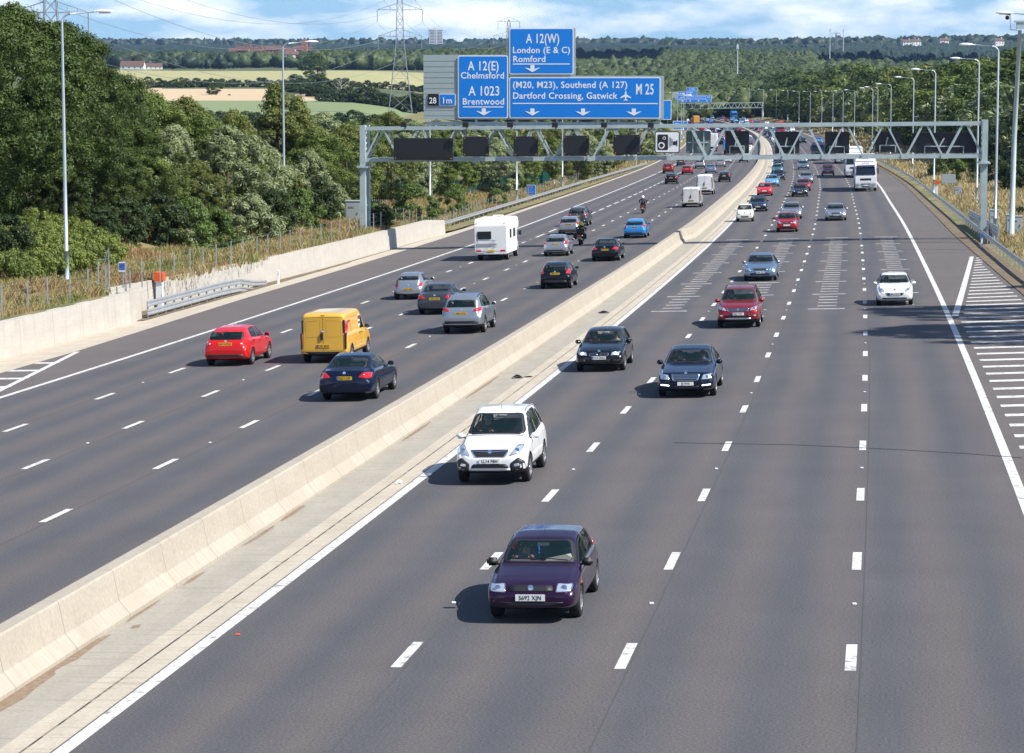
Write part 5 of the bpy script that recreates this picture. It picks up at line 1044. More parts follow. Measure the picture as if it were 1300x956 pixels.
c7 = car('supermini', 'white', 78.9, 5.05, 1, 'small white hatchback alone in the lane next to the hard shoulder', gR, 'LM13 VHX', band=True)
a1 = car('hatchback', 'red', 52.8, -20.61, 0, 'bright red hatchback seen from behind at far left', gL, 'BV13 OYG')
a2 = car('saloon', 'navy', 40.1, -13.19, 0, 'dark blue saloon seen from behind next to the yellow van', gL, 'FE60 UOF', band=True)
a3 = car('bubble_hatch', 'silver', 88.4, -20.09, 0, 'small rounded silver hatchback in the outer left lane ahead of the yellow van', gL, 'GK05 HDE')
a4 = car('saloon', 'grey', 78.0, -16.8, 0, 'dark grey saloon between the rounded silver hatchback and the silver tall car', gL, 'YN54 KXB')
a5 = car('suv', 'silver', 66.5, -13.65, 0, 'large silver tall car seen from behind beside the median', gL, 'SP62 KTO')
a6 = car('supermini', 'black', 95.3, -13.13, 0, 'small black hatchback seen from behind close to the median barrier', gL, 'YM10 XTC')
a7 = car('saloon', 'black', 122.2, -13.05, 0, 'black saloon seen from behind, just before the gantry shadow', gL, 'EO12 LDU', band=True)
a8 = car('supermini', 'silver', 129.3, -17.18, 0, 'silver hatchback right behind the rider in the bright vest', gL, 'EF63 RWK')
a9 = car('hatchback', 'silver', 161.1, -19.83, 0, 'silver hatchback partly hidden by the rider in the bright vest', gL, 'GY13 EOK')
a10 = car('suv', 'grey', 177.0, -20.75, 0, 'dark tall car ahead of the silver hatchback and the rider', gL, 'RX07 OTK')
a11 = car('hatchback', 'cyan', 153.4, -13.78, 0, 'bright blue hatchback just beyond the gantry shadow', gL, 'LS62 UPW')
van = car('panel_van', 'yellow', 53.6, -16.92, 0, 'yellow panel van with double rear doors', gL, 'EU05 MXD', cat='van', band=True)
o = [  # kind, paint, s, t, label  (oncoming, beyond the gantry shadow)
 ('small_mpv', 'crimson', 158.0, -2.08, 'crimson small car in front of a silver one, just past the gantry shadow'), ('saloon', 'silver', 182.1, -2.17, 'silver car half hidden behind the crimson small car'),
 ('saloon', 'silver', 177.0, 1.73, 'silver car alone in the third lane from the median'), ('city_car', 'cream', 178.7, -6.19, 'tiny white two seat car beside the median'),
 ('saloon', 'navy', 200.4, -5.71, 'dark blue car right behind the tiny white two seat car'), ('hatchback', 'red', 243.8, -6.19, 'bright red hatchback coming along the median'),
 ('hatchback', 'lblue', 278.0, -6.08, 'light blue hatchback behind the bright red oncoming one'), ('supermini', 'black', 305.9, -5.57, 'black car close behind the light blue hatchback'),
 ('saloon', 'teal', 346.2, -6.17, 'dark teal car under the gantry chord beside the median'), ('hatchback', 'black', 391.6, -6.27, 'black car last in the queue beside the median under the gantry'),
 ('saloon', 'black', 238.9, -2.14, 'black saloon in front of a dark red car, second lane'), ('supermini', 'crimson', 257.2, -1.94, 'dark red car tucked behind the black saloon'),
 ('saloon', 'silver', 288.8, -1.78, 'silver saloon behind the black and dark red pair'), ('saloon', 'steel', 368.7, -2.06, 'pale blue silver car in the second lane under the gantry chord'),
 ('hatchback', 'silver', 419.7, -1.8, 'silver roof just visible behind the pale blue silver car'), ('suv', 'dred', 324.3, 1.35, 'dark red tall car left of the lorries'),
 ('hatchback', 'red', 542.1, 2.77, 'bright red car far up the oncoming road beyond the gantry'), ('supermini', 'cyan', 638.6, 6.0, 'blue car far up the oncoming road near the edge line')]
for k, p, s, t, l in o: car(k, p, s, t, 1, l, gR)
o = [('supermini', 'navy', 303.8, -13.04, 'dark hatchback ahead of the two white vans beside the median'), ('hatchback', 'black', 300.0, -20.15, 'black hatchback beyond the distant motorcyclist, nearest of the far left group'),
 ('suv', 'dred', 364.9, -24.0, 'dark red tall car at the left edge line under the camera sign'), ('hatchback', 'crimson', 353.6, -20.42, 'crimson hatchback beside the dark red tall car'),
 ('supermini', 'grey', 420.7, -24.2, 'small dark car ahead of the dark red tall car'), ('suv', 'silver', 394.8, -19.86, 'silver tall car beyond the crimson hatchback'),
 ('saloon', 'steel', 357.1, -16.8, 'silver blue saloon ahead of the larger white van'), ('saloon', 'silver', 403.7, -16.53, 'silver saloon ahead of the silver blue one'),
 ('supermini', 'white', 436.9, -16.01, 'small white car ahead of the silver saloon'), ('hatchback', 'black', 439.6, -12.9, 'black car alone beside the median under the gantry'), ('saloon', 'black', 469.3, -20.6, 'dark car under the gantry chord ahead of the silver tall car')]
for k, p, s, t, l in o: car(k, p, s, t, 0, l, gL)
v1 = car('panel_van', 'cream', 215.1, -12.87, 0, 'smaller white van beside the median with a dark rear handle', gL, cat='van'); v1.scale = (1.06, 1, 1.05)
v2 = car('panel_van', 'white', 252.9, -13.4, 0, 'taller white van just ahead of the smaller white one', gL, cat='van'); v2.scale = (1.05, 1.1, 1.22)
def rear_doors(v, mt):
    P = SPEC['panel_van']; y = -P['L'] / 2; b = get_type('panel_van').bvh; mb = MB()
    ribbon(b, [(0, .5), (0, 1.80)], 'rear', .02, .004, mb); ribbon(b, [(-.78, .5), (-.78, 1.76), (0, 1.80), (.78, 1.76), (.78, .5), (-.78, .5)], 'rear', .014, .004, mb)
    for s in (-1, 1): ribbon(b, [(s * .12, 1.02), (s * .12, 1.66), (s * .68, 1.62), (s * .68, 1.02), (s * .12, 1.02)], 'rear', .008, .003, mb)
    mb.build('rear_door_seam', mt, v); h, _ = project_pt(b, 'rear', -.06, 1.04); MB().box((h.x, h.y - .02, h.z), (.10, .05, .26)).build('rear_door_handle', M_TRIM, v, bevel=.01)
    for s in (-1, 1): MB().box((s * .862, y + .06, .86), (.08, .13, .62)).box((s * .815, y + .06, 1.42), (.06, .12, .52)).build('corner_trim', M_TRIM, v, bevel=.02)
    h, _ = project_pt(b, 'rear', 0, 1.86); MB().box((0, h.y - .005, 1.84), (.16, .04, .04)).build('brake_light', M_TL, v)
M_SEAMY = mat('van_seam', (.34, .18, .02), .6); M_SEAMW = mat('van_seam_white', (.35, .35, .34), .6)
for v, m in ((van, M_SEAMY), (v1, M_SEAMW), (v2, M_SEAMW)): rear_doors(v, m)
b = get_type('panel_van').bvh; mb = patch(b, rounded([(-.02, 1.22), (.42, 1.22), (.42, 1.70), (-.02, 1.70)], .02), 'right', .006, 3, border=.8); mb.build('side_decal', [mat('decal_brown', (.16, .06, .03), .5), mat('decal_pale', (.72, .62, .5), .5)], van)
mb = MB(); ribbon(b, [(.05, 1.30), (.35, 1.30)], 'right', .05, .012, mb); ribbon(b, [(.05, 1.46), (.35, 1.46)], 'right', .07, .012, mb); mb.build('side_decal', M_WHITE, van)
# chrome strip and dashboards etc. on the named near cars
b = get_type('old_hatch').bvh
sh = MB(); sh.add([(-.66, .80, .87), (-.10, .76, .87), (-.12, .60, .95), (-.56, .60, 1.04)], [(0, 1, 2, 3)]); sh.box((-.36, .70, .87), (.66, .02, .02)); sh.build('dashboard_sunshade', M_SHADE, c1)
ch = MB(); ch.tube([(.03, .50, 1.16), (.03, .50, 1.06)], .012, 6); ch.lathe([(.0, -.03), (.02, 0), (0, .03)], 8, c=(.03, .50, 1.03)); ch.build('hanging_ornament', mat('ornament_blue', (.02, .12, .6), .3), c1)
for s in (1, -1):
    h, n_ = project_pt(b, 'right' if s > 0 else 'left', 1.10, .62); MB().box((h.x, h.y, h.z), (.02, .07, .05)).build('side_indicator', M_AMB, c1, bevel=.005)
h, n_ = project_pt(b, 'top', -.60, .95)
h, n_ = project_pt(get_type('luxury_saloon').bvh, 'top', 0, 2.36); MB().tube([h, h + Vector((0, 0, .07))], .005, 6).lathe([(.028, 0), (.028, .004)], 14, 'z', tuple(h + Vector((0, 0, .07)))).build('bonnet_ornament', M_CHROME, c4)
# ------------------------------------------------------------------ people
SKIN = mat('skin', (.50, .27, .19), .5); HAIR = {k: mat('hair_' + k, c, .6) for k, c in (('dark', (.03, .02, .015)), ('grey', (.25, .24, .23)), ('fair', (.30, .2, .1)))}
CLOTH = {k: mat('cloth_' + k, c, .8) for k, c in (('blue', (.04, .10, .26)), ('dark', (.02, .022, .03)), ('white', (.6, .6, .6)), ('red', (.3, .03, .03)), ('leather', (.012, .012, .014)), ('hivis', (.55, .75, .03)), ('trouser', (.03, .035, .05)))}
def skin_mesh(name, verts, edges, radii, levels=1):
    me = bpy.data.meshes.new(name); me.from_pydata(verts, edges, []); o = bpy.data.objects.new(name, me); COL.objects.link(o)
    md = o.modifiers.new('k', 'SKIN'); 
    sk = me.skin_vertices[0].data if me.skin_vertices else None
    if sk is None:
        bm = bmesh.new(); bm.from_mesh(me); bm.verts.layers.skin.verify(); bm.to_mesh(me); bm.free(); sk = me.skin_vertices[0].data
    for i, r in enumerate(radii): sk[i].radius = (r, r) if not isinstance(r, tuple) else r; sk[i].use_root = (i == 0)
    s = o.modifiers.new('s', 'SUBSURF'); s.levels = levels; out = eval_mesh(o); bpy.data.objects.remove(o); out.name = name
    return out
def person(J, label, top, leg, hair, loc, rot, group=None, helmet=None, head_d=None, gloves=None, vest=None):
    """J: joints dict in local metres; one continuous skinned body, hair or helmet and face as children"""
    names = ['pel', 'abd', 'chest', 'neck', 'headb', 'headt', 'shR', 'elR', 'wrR', 'haR', 'shL', 'elL', 'wrL', 'haL', 'hipR', 'knR', 'anR', 'toR', 'hipL', 'knL', 'anL', 'toL']
    rad = dict(pel=(.15, .12), abd=(.14, .11), chest=(.16, .12), neck=.058, headb=.085, headt=.085, sh=.068, el=.048, wr=.033, ha=.036, hip=.092, kn=.062, an=.045, to=.042)
    V = [J[n] for n in names]; r = [rad.get(n, rad.get(n[:-1])) for n in names]; ix = {n: i for i, n in enumerate(names)}
    E = [('pel', 'abd'), ('abd', 'chest'), ('chest', 'neck'), ('neck', 'headb'), ('headb', 'headt')] + [e for s in 'RL' for e in (('chest', 'sh' + s), ('sh' + s, 'el' + s), ('el' + s, 'wr' + s), ('wr' + s, 'ha' + s), ('pel', 'hip' + s), ('hip' + s, 'kn' + s), ('kn' + s, 'an' + s), ('an' + s, 'to' + s))]
    # five fingers on each hand, curled round what is held
    for s in 'RL':
        w = Vector(J['wr' + s]); h = Vector(J['ha' + s]); d = (h - w).normalized(); side = d.cross(Vector((0, 0, 1))).normalized(); dn = side.cross(d).normalized()
        if dn.z > 0: dn = -dn
        for k in range(4):
            b0 = h + side * (.024 * (k - 1.5)) ; p1 = b0 + d * (.045 - .004 * abs(k - 1)) ; p2 = p1 + (d * .25 + dn) .normalized() * .032
            n0 = len(V); V += [tuple(b0 + d * .01), tuple(p1), tuple(p2)]; r += [.012, .010, .009]; names += ['f'] * 3; E += [(ix['ha' + s], n0), (n0, n0 + 1), (n0 + 1, n0 + 2)]
        sg = -1 if s == 'R' else 1; b0 = (w + h) / 2 + side * .035 * sg; n0 = len(V); V += [tuple(b0), tuple(b0 + (side * sg + d).normalized() * .04)]; r += [.012, .010]; names += ['f'] * 2; E += [(ix['wr' + s], n0), (n0, n0 + 1)]
    E = [tuple(ix[q] if isinstance(q, str) else q for q in e) for e in E]
    me = skin_mesh('person', V, E, r, 1); me.materials.clear()
    for m in (CLOTH[top], CLOTH[leg], CLOTH[gloves] if gloves else SKIN, M_BLACK): me.materials.append(m)
    segs = [(Vector(V[a]), Vector(V[b]), names[a], names[b]) for a, b in E]
    for p in me.polygons:
        c = Vector(p.center); best = 9; bn = None
        for a, b, na, nb in segs:
            ab = b - a; u = max(0, min(1, (c - a).dot(ab) / max(ab.length_squared, 1e-9))); d = (c - a - ab * u).length
            if d < best: best = d; bn = (na, nb, u)
        na, nb, u = bn
        if nb in ('headb', 'headt'): i = 2
        elif nb[:2] == 'ha' or nb == 'f' : i = 2
        elif nb[:2] in ('kn', 'an') or nb[:3] == 'hip' or (nb == 'abd' and u < .2): i = 1
        elif nb[:2] == 'to': i = 3
        else: i = 0
        p.material_index = i; p.use_smooth = True
    o = bpy.data.objects.new('person', me); COL.objects.link(o); o.location = loc; o.rotation_euler = rot; tag(o, label, 'person', group)
    hb = Vector(J['headb']); htp = Vector(J['headt']); up = (htp - hb).normalized(); fw = Vector(head_d or (0, 1, 0)); fw = (fw - up * fw.dot(up)).normalized(); sd = fw.cross(up); cen = (hb + htp) / 2
    Mh = Matrix((sd, fw, up)).transposed().to_4x4(); Mh.translation = cen
    if helmet:
        mb = MB(); mb.lathe([(.001, -.13), (.11, -.13), (.145, -.06), (.15, .02), (.12, .11), (.06, .15), (.001, .16)], 18); x = mb.build('helmet', helmet, o, smooth=True); x.matrix_local = Mh
        v = MB(); vs = [(.152 * math.sin(a), .152 * math.cos(a), z) for z in (-.03, .05) for a in [R(-70 + 20 * k) for k in range(8)]]; v.add(vs, [(k, k + 1, k + 9, k + 8) for k in range(7)]); v.build('visor', M_GLASSO, x)
    else:
        mb = MB(); mb.lathe([(.001, .135), (.06, .125), (.098, .07), (.108, .01), (.10, -.05)], 16); mb.v = [(x_ * .95, y_ - .018 if z_ > 0 else y_ * .9 - .03, z_) for x_, y_, z_ in mb.v]; x = mb.build('hair', HAIR[hair], o, smooth=True); x.matrix_local = Mh
        fb = MB(); fb.lathe([(.001, .03), (.013, .0), (.016, -.02), (.001, -.025)], 8, c=(0, .105, 0)); fb.build('nose', SKIN, o, smooth=True).matrix_local = Mh
        eb = MB()
        for q in (-.034, .034): eb.box((q, .094, .022), (.028, .012, .010))
        eb.box((0, .096, -.048), (.045, .01, .009)); eb.build('face_features', M_BLACK, o).matrix_local = Mh
        er = MB()
        for q in (-.096, .096): er.lathe([(.001, -.03), (.014, -.01), (.016, .01), (.001, .03)], 8, c=(q, .0, .0))
        er.build('ears', SKIN, o, smooth=True).matrix_local = Mh
    if vest:
        ve = MB(); c0 = Vector(J['abd']); c1_ = Vector(J['chest']); dd = (c1_ - c0).normalized(); x = sd
        ve.lathe([(.19, -.18), (.20, 0), (.215, .16), (.17, .27), (.09, .31)], 16); y_ = dd.cross(x).normalized(); Mv = Matrix((x, y_, dd)).transposed().to_4x4(); Mv.translation = c1_ - dd * .12; w_ = ve.build('high_visibility_vest', CLOTH[vest], o, smooth=True); w_.matrix_local = Mv
        MB().lathe([(.207, .02), (.212, .08)], 16).build('reflective_band', M_WHITE, w_)
    return o
def driver(c, ty, label, top='dark', hair='dark', passenger=False, onehand=False):
    x, y, z = ty.drv; x = -x if passenger else x; zc = ty.zc; yc = ty.P['L'] / 2 - ty.P['ws'][0]
    hx = .15 if not passenger else .10; hy = (yc - .62 - .02) - y if not passenger else .32; hz = (zc - .04 + .06) - z if not passenger else .12
    J = dict(pel=(0, -.12, .14), abd=(0, -.17, .32), chest=(0, -.20, .50), neck=(0, -.19, .655), headb=(0, -.17, .72), headt=(0, -.165, .83), hipR=(.10, -.05, .13), hipL=(-.10, -.05, .13), knR=(.13, .36, .20), knL=(-.13, .36, .20), anR=(.12, .62, -.08), anL=(-.12, .62, -.08), toR=(.12, .72, -.06), toL=(-.12, .72, -.06),
        shR=(.18, -.20, .56), shL=(-.18, -.20, .56), elR=(.25, .02, .34), elL=(-.25, .02, .34), wrR=(hx + .02, hy - .10, hz), wrL=(-hx - .02, hy - .10, hz), haR=(hx, hy - .03, hz + .01), haL=(-hx, hy - .03, hz + .01))
    o = person(J, label, top, 'trouser', hair, (0, 0, 0), (0, 0, 0), 'people sitting in cars'); M = c.matrix_basis if False else Matrix.LocRotScale(c.location, c.rotation_euler, c.scale); o.matrix_world = M @ Matrix.Translation((x, y, z)); return o
driver(c1, TYPES['old_hatch'], 'driver in a blue top with both hands on the wheel of the purple hatchback', 'blue')
driver(c2, TYPES['crossover'], 'driver in dark clothes behind the wheel of the white crossover', 'dark', 'grey')
driver(c3, TYPES['compact_hatch'], 'driver of the black compact hatchback with twin grilles', 'dark'); driver(c3, TYPES['compact_hatch'], 'passenger in a white top in the black compact hatchback', 'white', 'fair', True)
driver(c4, TYPES['luxury_saloon'], 'driver of the dark blue luxury saloon in a dark top', 'dark'); driver(c4, TYPES['luxury_saloon'], 'passenger in a blue top in the dark luxury saloon', 'blue', 'dark', True)
driver(c5, TYPES['suv'], 'driver of the dark red tall car with chrome grille bars', 'dark', 'dark'); driver(c7, TYPES['supermini'], 'driver of the small white hatchback near the hard shoulder', 'dark', 'dark'); driver(c6, TYPES['saloon'], 'driver of the pale metallic blue car', 'white', 'dark')
# ------------------------------------------------------------------ motorcycles with riders
def motorcycle(s, t, label, rlabel, top, vest, col, panniers):
    e = empty('motorcycle'); place(e, s, t, 0); tag(e, label, 'motorcycle', 'motorcycles in the left carriageway')
    for y in (-.72, .74): 
        w = MB().lathe([(.22, -.07), (.29, -.075), (.315, 0), (.29, .075), (.22, .07)], 24, 'x').build('wheel', M_TYRE, e, smooth=True); w.location = (0, y, .315)
        rm = MB().lathe([(.22, -.05), (.20, 0), (.22, .05)], 20, 'x')
        for k in range(5): A = 2 * math.pi * k / 5; rm.bar((0, 0, 0), (0, .21 * math.cos(A), .21 * math.sin(A)), .03)
        rm.build('rim', M_RIMD, w)
    f = MB(); f.box((0, .08, .42), (.36, .5, .34)); f.bar((0, -.72, .315), (0, .0, .5), .06); f.bar((.1, .60, .75), (.1, .74, .315), .05); f.bar((-.1, .60, .75), (-.1, .74, .315), .05); f.build('frame', M_BLACK, e, bevel=.02)
    MB().lathe([(.001, -.32), (.13, -.28), (.17, -.1), (.16, .12), (.08, .3), (.001, .32)], 14).build('fuel_tank', PT[col], e, smooth=True).matrix_local = Matrix.Translation((0, .22, .82)) @ Matrix.Rotation(R(-90), 4, 'X')
    MB().box((0, -.32, .80), (.28, .62, .12)).build('seat', M_SEAT, e, bevel=.04); MB().add([(-.22, .62, .7), (.22, .62, .7), (.20, .52, 1.2), (-.20, .52, 1.2), (-.25, .45, .7), (.25, .45, .7)], [(0, 1, 2, 3), (0, 3, 4), (1, 5, 2)]).build('fairing', PT[col], e)
    MB().tube([(-.38, .38, 1.02), (-.15, .48, 1.06), (.15, .48, 1.06), (.38, .38, 1.02)], .016, 6).build('handlebar', M_BLACK, e)
    for q in (-1, 1):
        MB().lathe([(.03, 0), (.07, .1), (.075, .45), (.05, .5)], 10, cap=True).build('exhaust', M_CHROME, e).matrix_local = Matrix.Translation((q * .18, -.5, .38)) @ Matrix.Rotation(R(80), 4, 'X')
        m = MB().tube([(q * .3, .42, 1.04), (q * .36, .46, 1.2)], .01, 5).box((q * .38, .46, 1.22), (.13, .03, .09)).build('mirror', M_BLACK, e)
        if panniers: MB().box((q * .36, -.62, .66), (.24, .5, .42)).build('pannier', M_BLACK, e, bevel=.04)
        MB().box((q * .11, -.86, .74), (.13, .04, .07)).build('tail_light', M_TL, e)
    if panniers: MB().box((0, -.72, 1.05), (.46, .36, .32)).build('top_box', M_BLACK, e, bevel=.05)
    MB().box((0, -.98, .56), (.23, .012, .18)).build('number_plate', M_PLY, e); MB().add([(-.1, -.6, .7), (.1, -.6, .7), (.09, -1.0, .62), (-.09, -1.0, .62)], [(0, 1, 2, 3)]).box((0, -.9, .66), (.14, .3, .05)).build('mudguard', M_BLACK, e)
    J = dict(pel=(0, -.22, .93), abd=(0, -.16, 1.10), chest=(0, -.04, 1.30), neck=(0, .05, 1.45), headb=(0, .09, 1.52), headt=(0, .11, 1.63), hipR=(.13, -.18, .92), hipL=(-.13, -.18, .92), knR=(.24, .20, .80), knL=(-.24, .20, .80), anR=(.22, -.10, .38), anL=(-.22, -.10, .38), toR=(.22, .06, .33), toL=(-.22, .06, .33),
        shR=(.20, .0, 1.38), shL=(-.20, .0, 1.38), elR=(.36, .16, 1.16), elL=(-.36, .16, 1.16), wrR=(.35, .34, 1.04), wrL=(-.35, .34, 1.04), haR=(.34, .40, 1.03), haL=(-.34, .40, 1.03))
    r = person(J, rlabel, top, 'leather', 'dark', (0, 0, 0), (0, 0, 0), 'motorcycle riders', helmet=M_WHITE if not vest else CLOTH['hivis'], gloves='leather', vest=None)
    r.matrix_world = Matrix.LocRotScale(e.location, e.rotation_euler, e.scale); return e
motorcycle(144.4, -17.12, 'black touring motorcycle with panniers beside the two silver hatchbacks', 'rider in black leathers with a bright yellow green helmet', 'leather', True, 'black', True)
motorcycle(202.3, -16.95, 'dark motorcycle riding alone ahead of the blue hatchback', 'rider in a grey jacket and white helmet on the lone motorcycle', 'dark', False, 'black', False)
# ------------------------------------------------------------------ motorhome, lorries
def bx(e, nm, c, d, m, bev=.04): return MB().box(c, d).build(nm, m, e, bevel=bev)
def wheels6(e, ys, hw, r):
    for y in ys:
        for s in (1, -1): wheel(e, s * (hw - .16), y, r, .28, s, False)
M_CARA = mat('caravan_white', (.82, .82, .80), .35); M_WHITEP = PT['white']
def motorhome(s, t):
    e = empty('motorhome'); place(e, s + 2.6, t, 0); tag(e, 'white motorhome with a rear bicycle rack, tallest vehicle in the outer left lane', 'motorhome')
    L = 6.2; y0 = -L / 2
    mb = MB(); prof = [(y0 + .10, .45), (y0, .62), (y0 + .02, 2.35), (y0 + .18, 2.72), (y0 + .5, 2.80), (1.6, 2.82), (2.6, 2.72), (2.95, 2.35), (2.75, 2.0), (2.2, 1.95), (1.9, 1.75), (1.9, .45)]
    n = len(prof); W2 = 1.10; mb.add([(-W2, y, z) for y, z in prof] + [(W2, y, z) for y, z in prof], [tuple(range(n)), tuple(reversed(range(n, 2 * n)))] + [(i, n + i, n + (i + 1) % n, (i + 1) % n) for i in range(n)]); mb.build('body', M_CARA, e, bevel=.03)
    mb = MB(); prof = [(1.8, .4), (1.8, 1.98), (2.25, 1.96), (2.7, 1.25), (3.35, 1.0), (3.45, .55), (3.4, .35)]; n = len(prof); W2 = .98; mb.add([(-W2, y, z) for y, z in prof] + [(W2, y, z) for y, z in prof], [tuple(range(n)), tuple(reversed(range(n, 2 * n)))] + [(i, n + i, n + (i + 1) % n, (i + 1) % n) for i in range(n)]); mb.build('cab', M_WHITEP, e, bevel=.04)
    bx(e, 'rear_window', (-.42, y0 - .005, 1.72), (.95, .04, .52), M_GLASSO, .02); bx(e, 'side_window', (1.105, -1.2, 1.75), (.03, .75, .6), M_GLASSO, .01); bx(e, 'side_window', (1.105, .6, 1.75), (.03, 1.0, .6), M_GLASSO, .01); bx(e, 'side_window', (.985, 2.15, 1.5), (.03, .6, .4), M_GLASSO, .01)
    bx(e, 'roof_vent', (0, -1.6, 2.86), (.5, .5, .12), M_CARA); bx(e, 'roof_vent', (0, .8, 2.88), (.7, .7, .12), M_CARA)
    for sx in (-1, 1): bx(e, 'tail_light', (sx * .82, y0 + .02, .68), (.34, .05, .13), M_TL, .01); bx(e, 'mirror', (sx * 1.25, 2.45, 1.62), (.2, .12, .32), M_TRIM, .03); bx(e, 'marker_light', (sx * .95, y0 + .06, 2.52), (.07, .03, .05), M_TL, .005)
    bx(e, 'rear_bumper', (0, y0 + .05, .50), (2.16, .12, .16), M_CARA); bx(e, 'number_plate', (.02, y0 - .03, .66), (.52, .02, .12), M_PLY, .004)
    mb = MB()
    for k in range(3): mb.box((0, y0 + .013, .98 + k * .05), (2.1 - .0, .006, .02))
    mb.add([(-1.0, y0 - .004, .92), (-.1, y0 - .004, .92), (.5, y0 - .004, 1.12), (-1.0, y0 - .004, 1.12)], [(0, 1, 2, 3)]); mb.build('grey_stripe', mat('stripe_grey', (.30, .36, .42), .5), e)
    rk = MB()
    for x in (-.85, .25): rk.tube([(x, y0 + .02, 1.42), (x, y0 - .25, 1.38), (x, y0 - .28, .95), (x, y0 + .02, .9)], .02, 6)
    for z in (1.38, .95, 1.16): rk.tube([(-.95, y0 - .27, z), (.4, y0 - .27, z)], .018, 6)
    for z in (1.0, 1.08): rk.tube([(-1.0, y0 - .42, z - .06), (.45, y0 - .42, z - .06)], .016, 6)
    rk.build('bicycle_rack', M_RIM, e); wheels6(e, [-1.9, 2.55], 1.06, .34); bx(e, 'chassis', (0, 0, .40), (1.6, 5.8, .18), M_UNDER, .02)
motorhome(124.9 + .4, -21.1)
def lorry(s, t, label, cabm, boxm, boxh=4.0, onc=1, deflector=True, boxl=13.0, mark=None, group='lorries'):
    e = empty('lorry'); L = boxl + 2.9; place(e, s + L / 2 if onc else s + L / 2, t, onc); tag(e, label, 'lorry', group); y0 = L / 2
    cab = MB(); prof = [(y0 - 2.25, .55), (y0 - 2.25, 3.0), (y0 - 1.9, 3.45), (y0 - .9, 3.5), (y0 - .38, 3.12), (y0 - .22, 2.95), (y0 - .02, 1.75), (y0, 1.0), (y0 - .08, .40), (y0 - .5, .36), (y0 - .5, .55)]
    W2 = 1.24; n = len(prof); cab.add([(-W2, y, z) for y, z in prof] + [(W2, y, z) for y, z in prof], [tuple(range(n)), tuple(reversed(range(n, 2 * n)))] + [(i, n + i, n + (i + 1) % n, (i + 1) % n) for i in range(n)]); cab.build('cab', cabm, e, bevel=.06)
    if deflector:
        d = MB(); pr = [(y0 - 2.2, 3.4), (y0 - 2.2, 3.95), (y0 - 1.6, 3.9), (y0 - .7, 3.5)]; d.add([(-1.1, y, z) for y, z in pr] + [(1.1, y, z) for y, z in pr], [(0, 1, 2, 3), (7, 6, 5, 4)] + [(i, 4 + i, 4 + (i + 1) % 4, (i + 1) % 4) for i in range(4)]); d.build('wind_deflector', cabm, e, bevel=.05)
    g_ = MB(); g_.add([(-1.12, y0 - .015, 1.92), (1.12, y0 - .015, 1.92), (1.05, y0 - .185, 2.82), (-1.05, y0 - .185, 2.82)], [(0, 1, 2, 3)]); g_.v = [(x, y + .012, z) for x, y, z in g_.v]; g_.add([(-1.05, y0 - .2, 2.84), (1.05, y0 - .2, 2.84), (1.05, y0 - .1, 2.76), (-1.05, y0 - .1, 2.76)], [(0, 1, 2, 3)]); g_.build('windscreen', M_GLASSO, e)
    bx(e, 'sun_visor', (0, y0 - .12, 2.98), (2.1, .22, .16), mat('visor_violet', (.06, .05, .25), .4), .02)
    for sx in (-1, 1):
        bx(e, 'side_window', (sx * 1.245, y0 - .75, 2.3), (.03, .9, .75), M_GLASSO, .01); bx(e, 'mirror', (sx * 1.42, y0 - .25, 2.35), (.14, .25, .75), M_TRIM, .04); bx(e, 'headlight', (sx * .93, y0 + .0, .86), (.42, .08, .20), M_HL, .02); bx(e, 'fog_light', (sx * .93, y0 - .04, .52), (.3, .06, .1), M_HL, .01)
    bx(e, 'grille', (0, y0 + .0, 1.42), (1.25, .04, .22), M_TRIM, .01); bx(e, 'grille', (0, y0 - .01, .88), (1.1, .05, .10), M_TRIM, .01); bx(e, 'grille', (0, y0 - .05, .56), (.9, .05, .10), M_TRIM, .01); bx(e, 'number_plate', (0, y0 - .01, .70), (.5, .06, .11), M_PLW, .003)
    if mark: 
        w = text_obj(mark[0], .34, mark[1], e, (0, y0 - .36, 3.16), rot=(R(58), 0, math.pi), align='CENTER', bold=.03)
    bx(e, 'trailer_box', (0, y0 - 2.6 - boxl / 2, (boxh + 1.15) / 2), (2.52, boxl, boxh - 1.15), boxm, .03); bx(e, 'chassis', (0, -.4, .85), (1.0, L - 1, .4), M_UNDER, .02)
    for sx in (-1, 1): bx(e, 'side_guard', (sx * 1.18, y0 - 2.9 - boxl * .45, .75), (.05, boxl * .45, .35), M_TRIM, .01); bx(e, 'tail_light', (sx * 1.0, y0 - 2.6 - boxl - .03, 1.0), (.35, .06, .14), M_TL, .01)
    wheels6(e, [y0 - 1.35, y0 - 4.6, -y0 + 1.5, -y0 + 2.8, -y0 + 4.1], 1.25, .5); return e
M_CURT = mat('curtain_white', (.74, .74, .72), .5, n2=(.6, .6, .6), nscale=2)
lorry(250.5, 5.35, 'white lorry with violet visor line, the nearest lorry on the oncoming side', M_WHITEP, M_CURT, 4.1, mark=('OTTO', mat('mark_blue', (.03, .05, .3), .5)))
lorry(308, 4.9, 'second white lorry directly behind the nearest white lorry', M_WHITEP, M_CURT, 4.2)
lorry(405, 5.2, 'third white lorry with a red strip on its roof, farther up the oncoming lane', M_WHITEP, M_CURT, 4.3)
lorry(770, -1.0, 'red lorry with white top far up the oncoming carriageway', PT['red'], mat('box_red', (.55, .03, .04), .5), 4.2)
lorry(438, 1.4, 'dark flat lorry shape just under the right gantry chord', PT['grey'], mat('box_dark', (.06, .07, .09), .5), 2.9, boxl=9.0, deflector=False)
lorry(560, -21.6, 'red fronted lorry with white box on the far left carriageway', PT['red'], M_CURT, 4.2, onc=0)
lorry(1010, -22., 'white lorry with orange box far away beneath the distant blue signs', PT['white'], mat('box_orange', (.75, .35, .05), .5), 3.9, onc=0, boxl=8.)
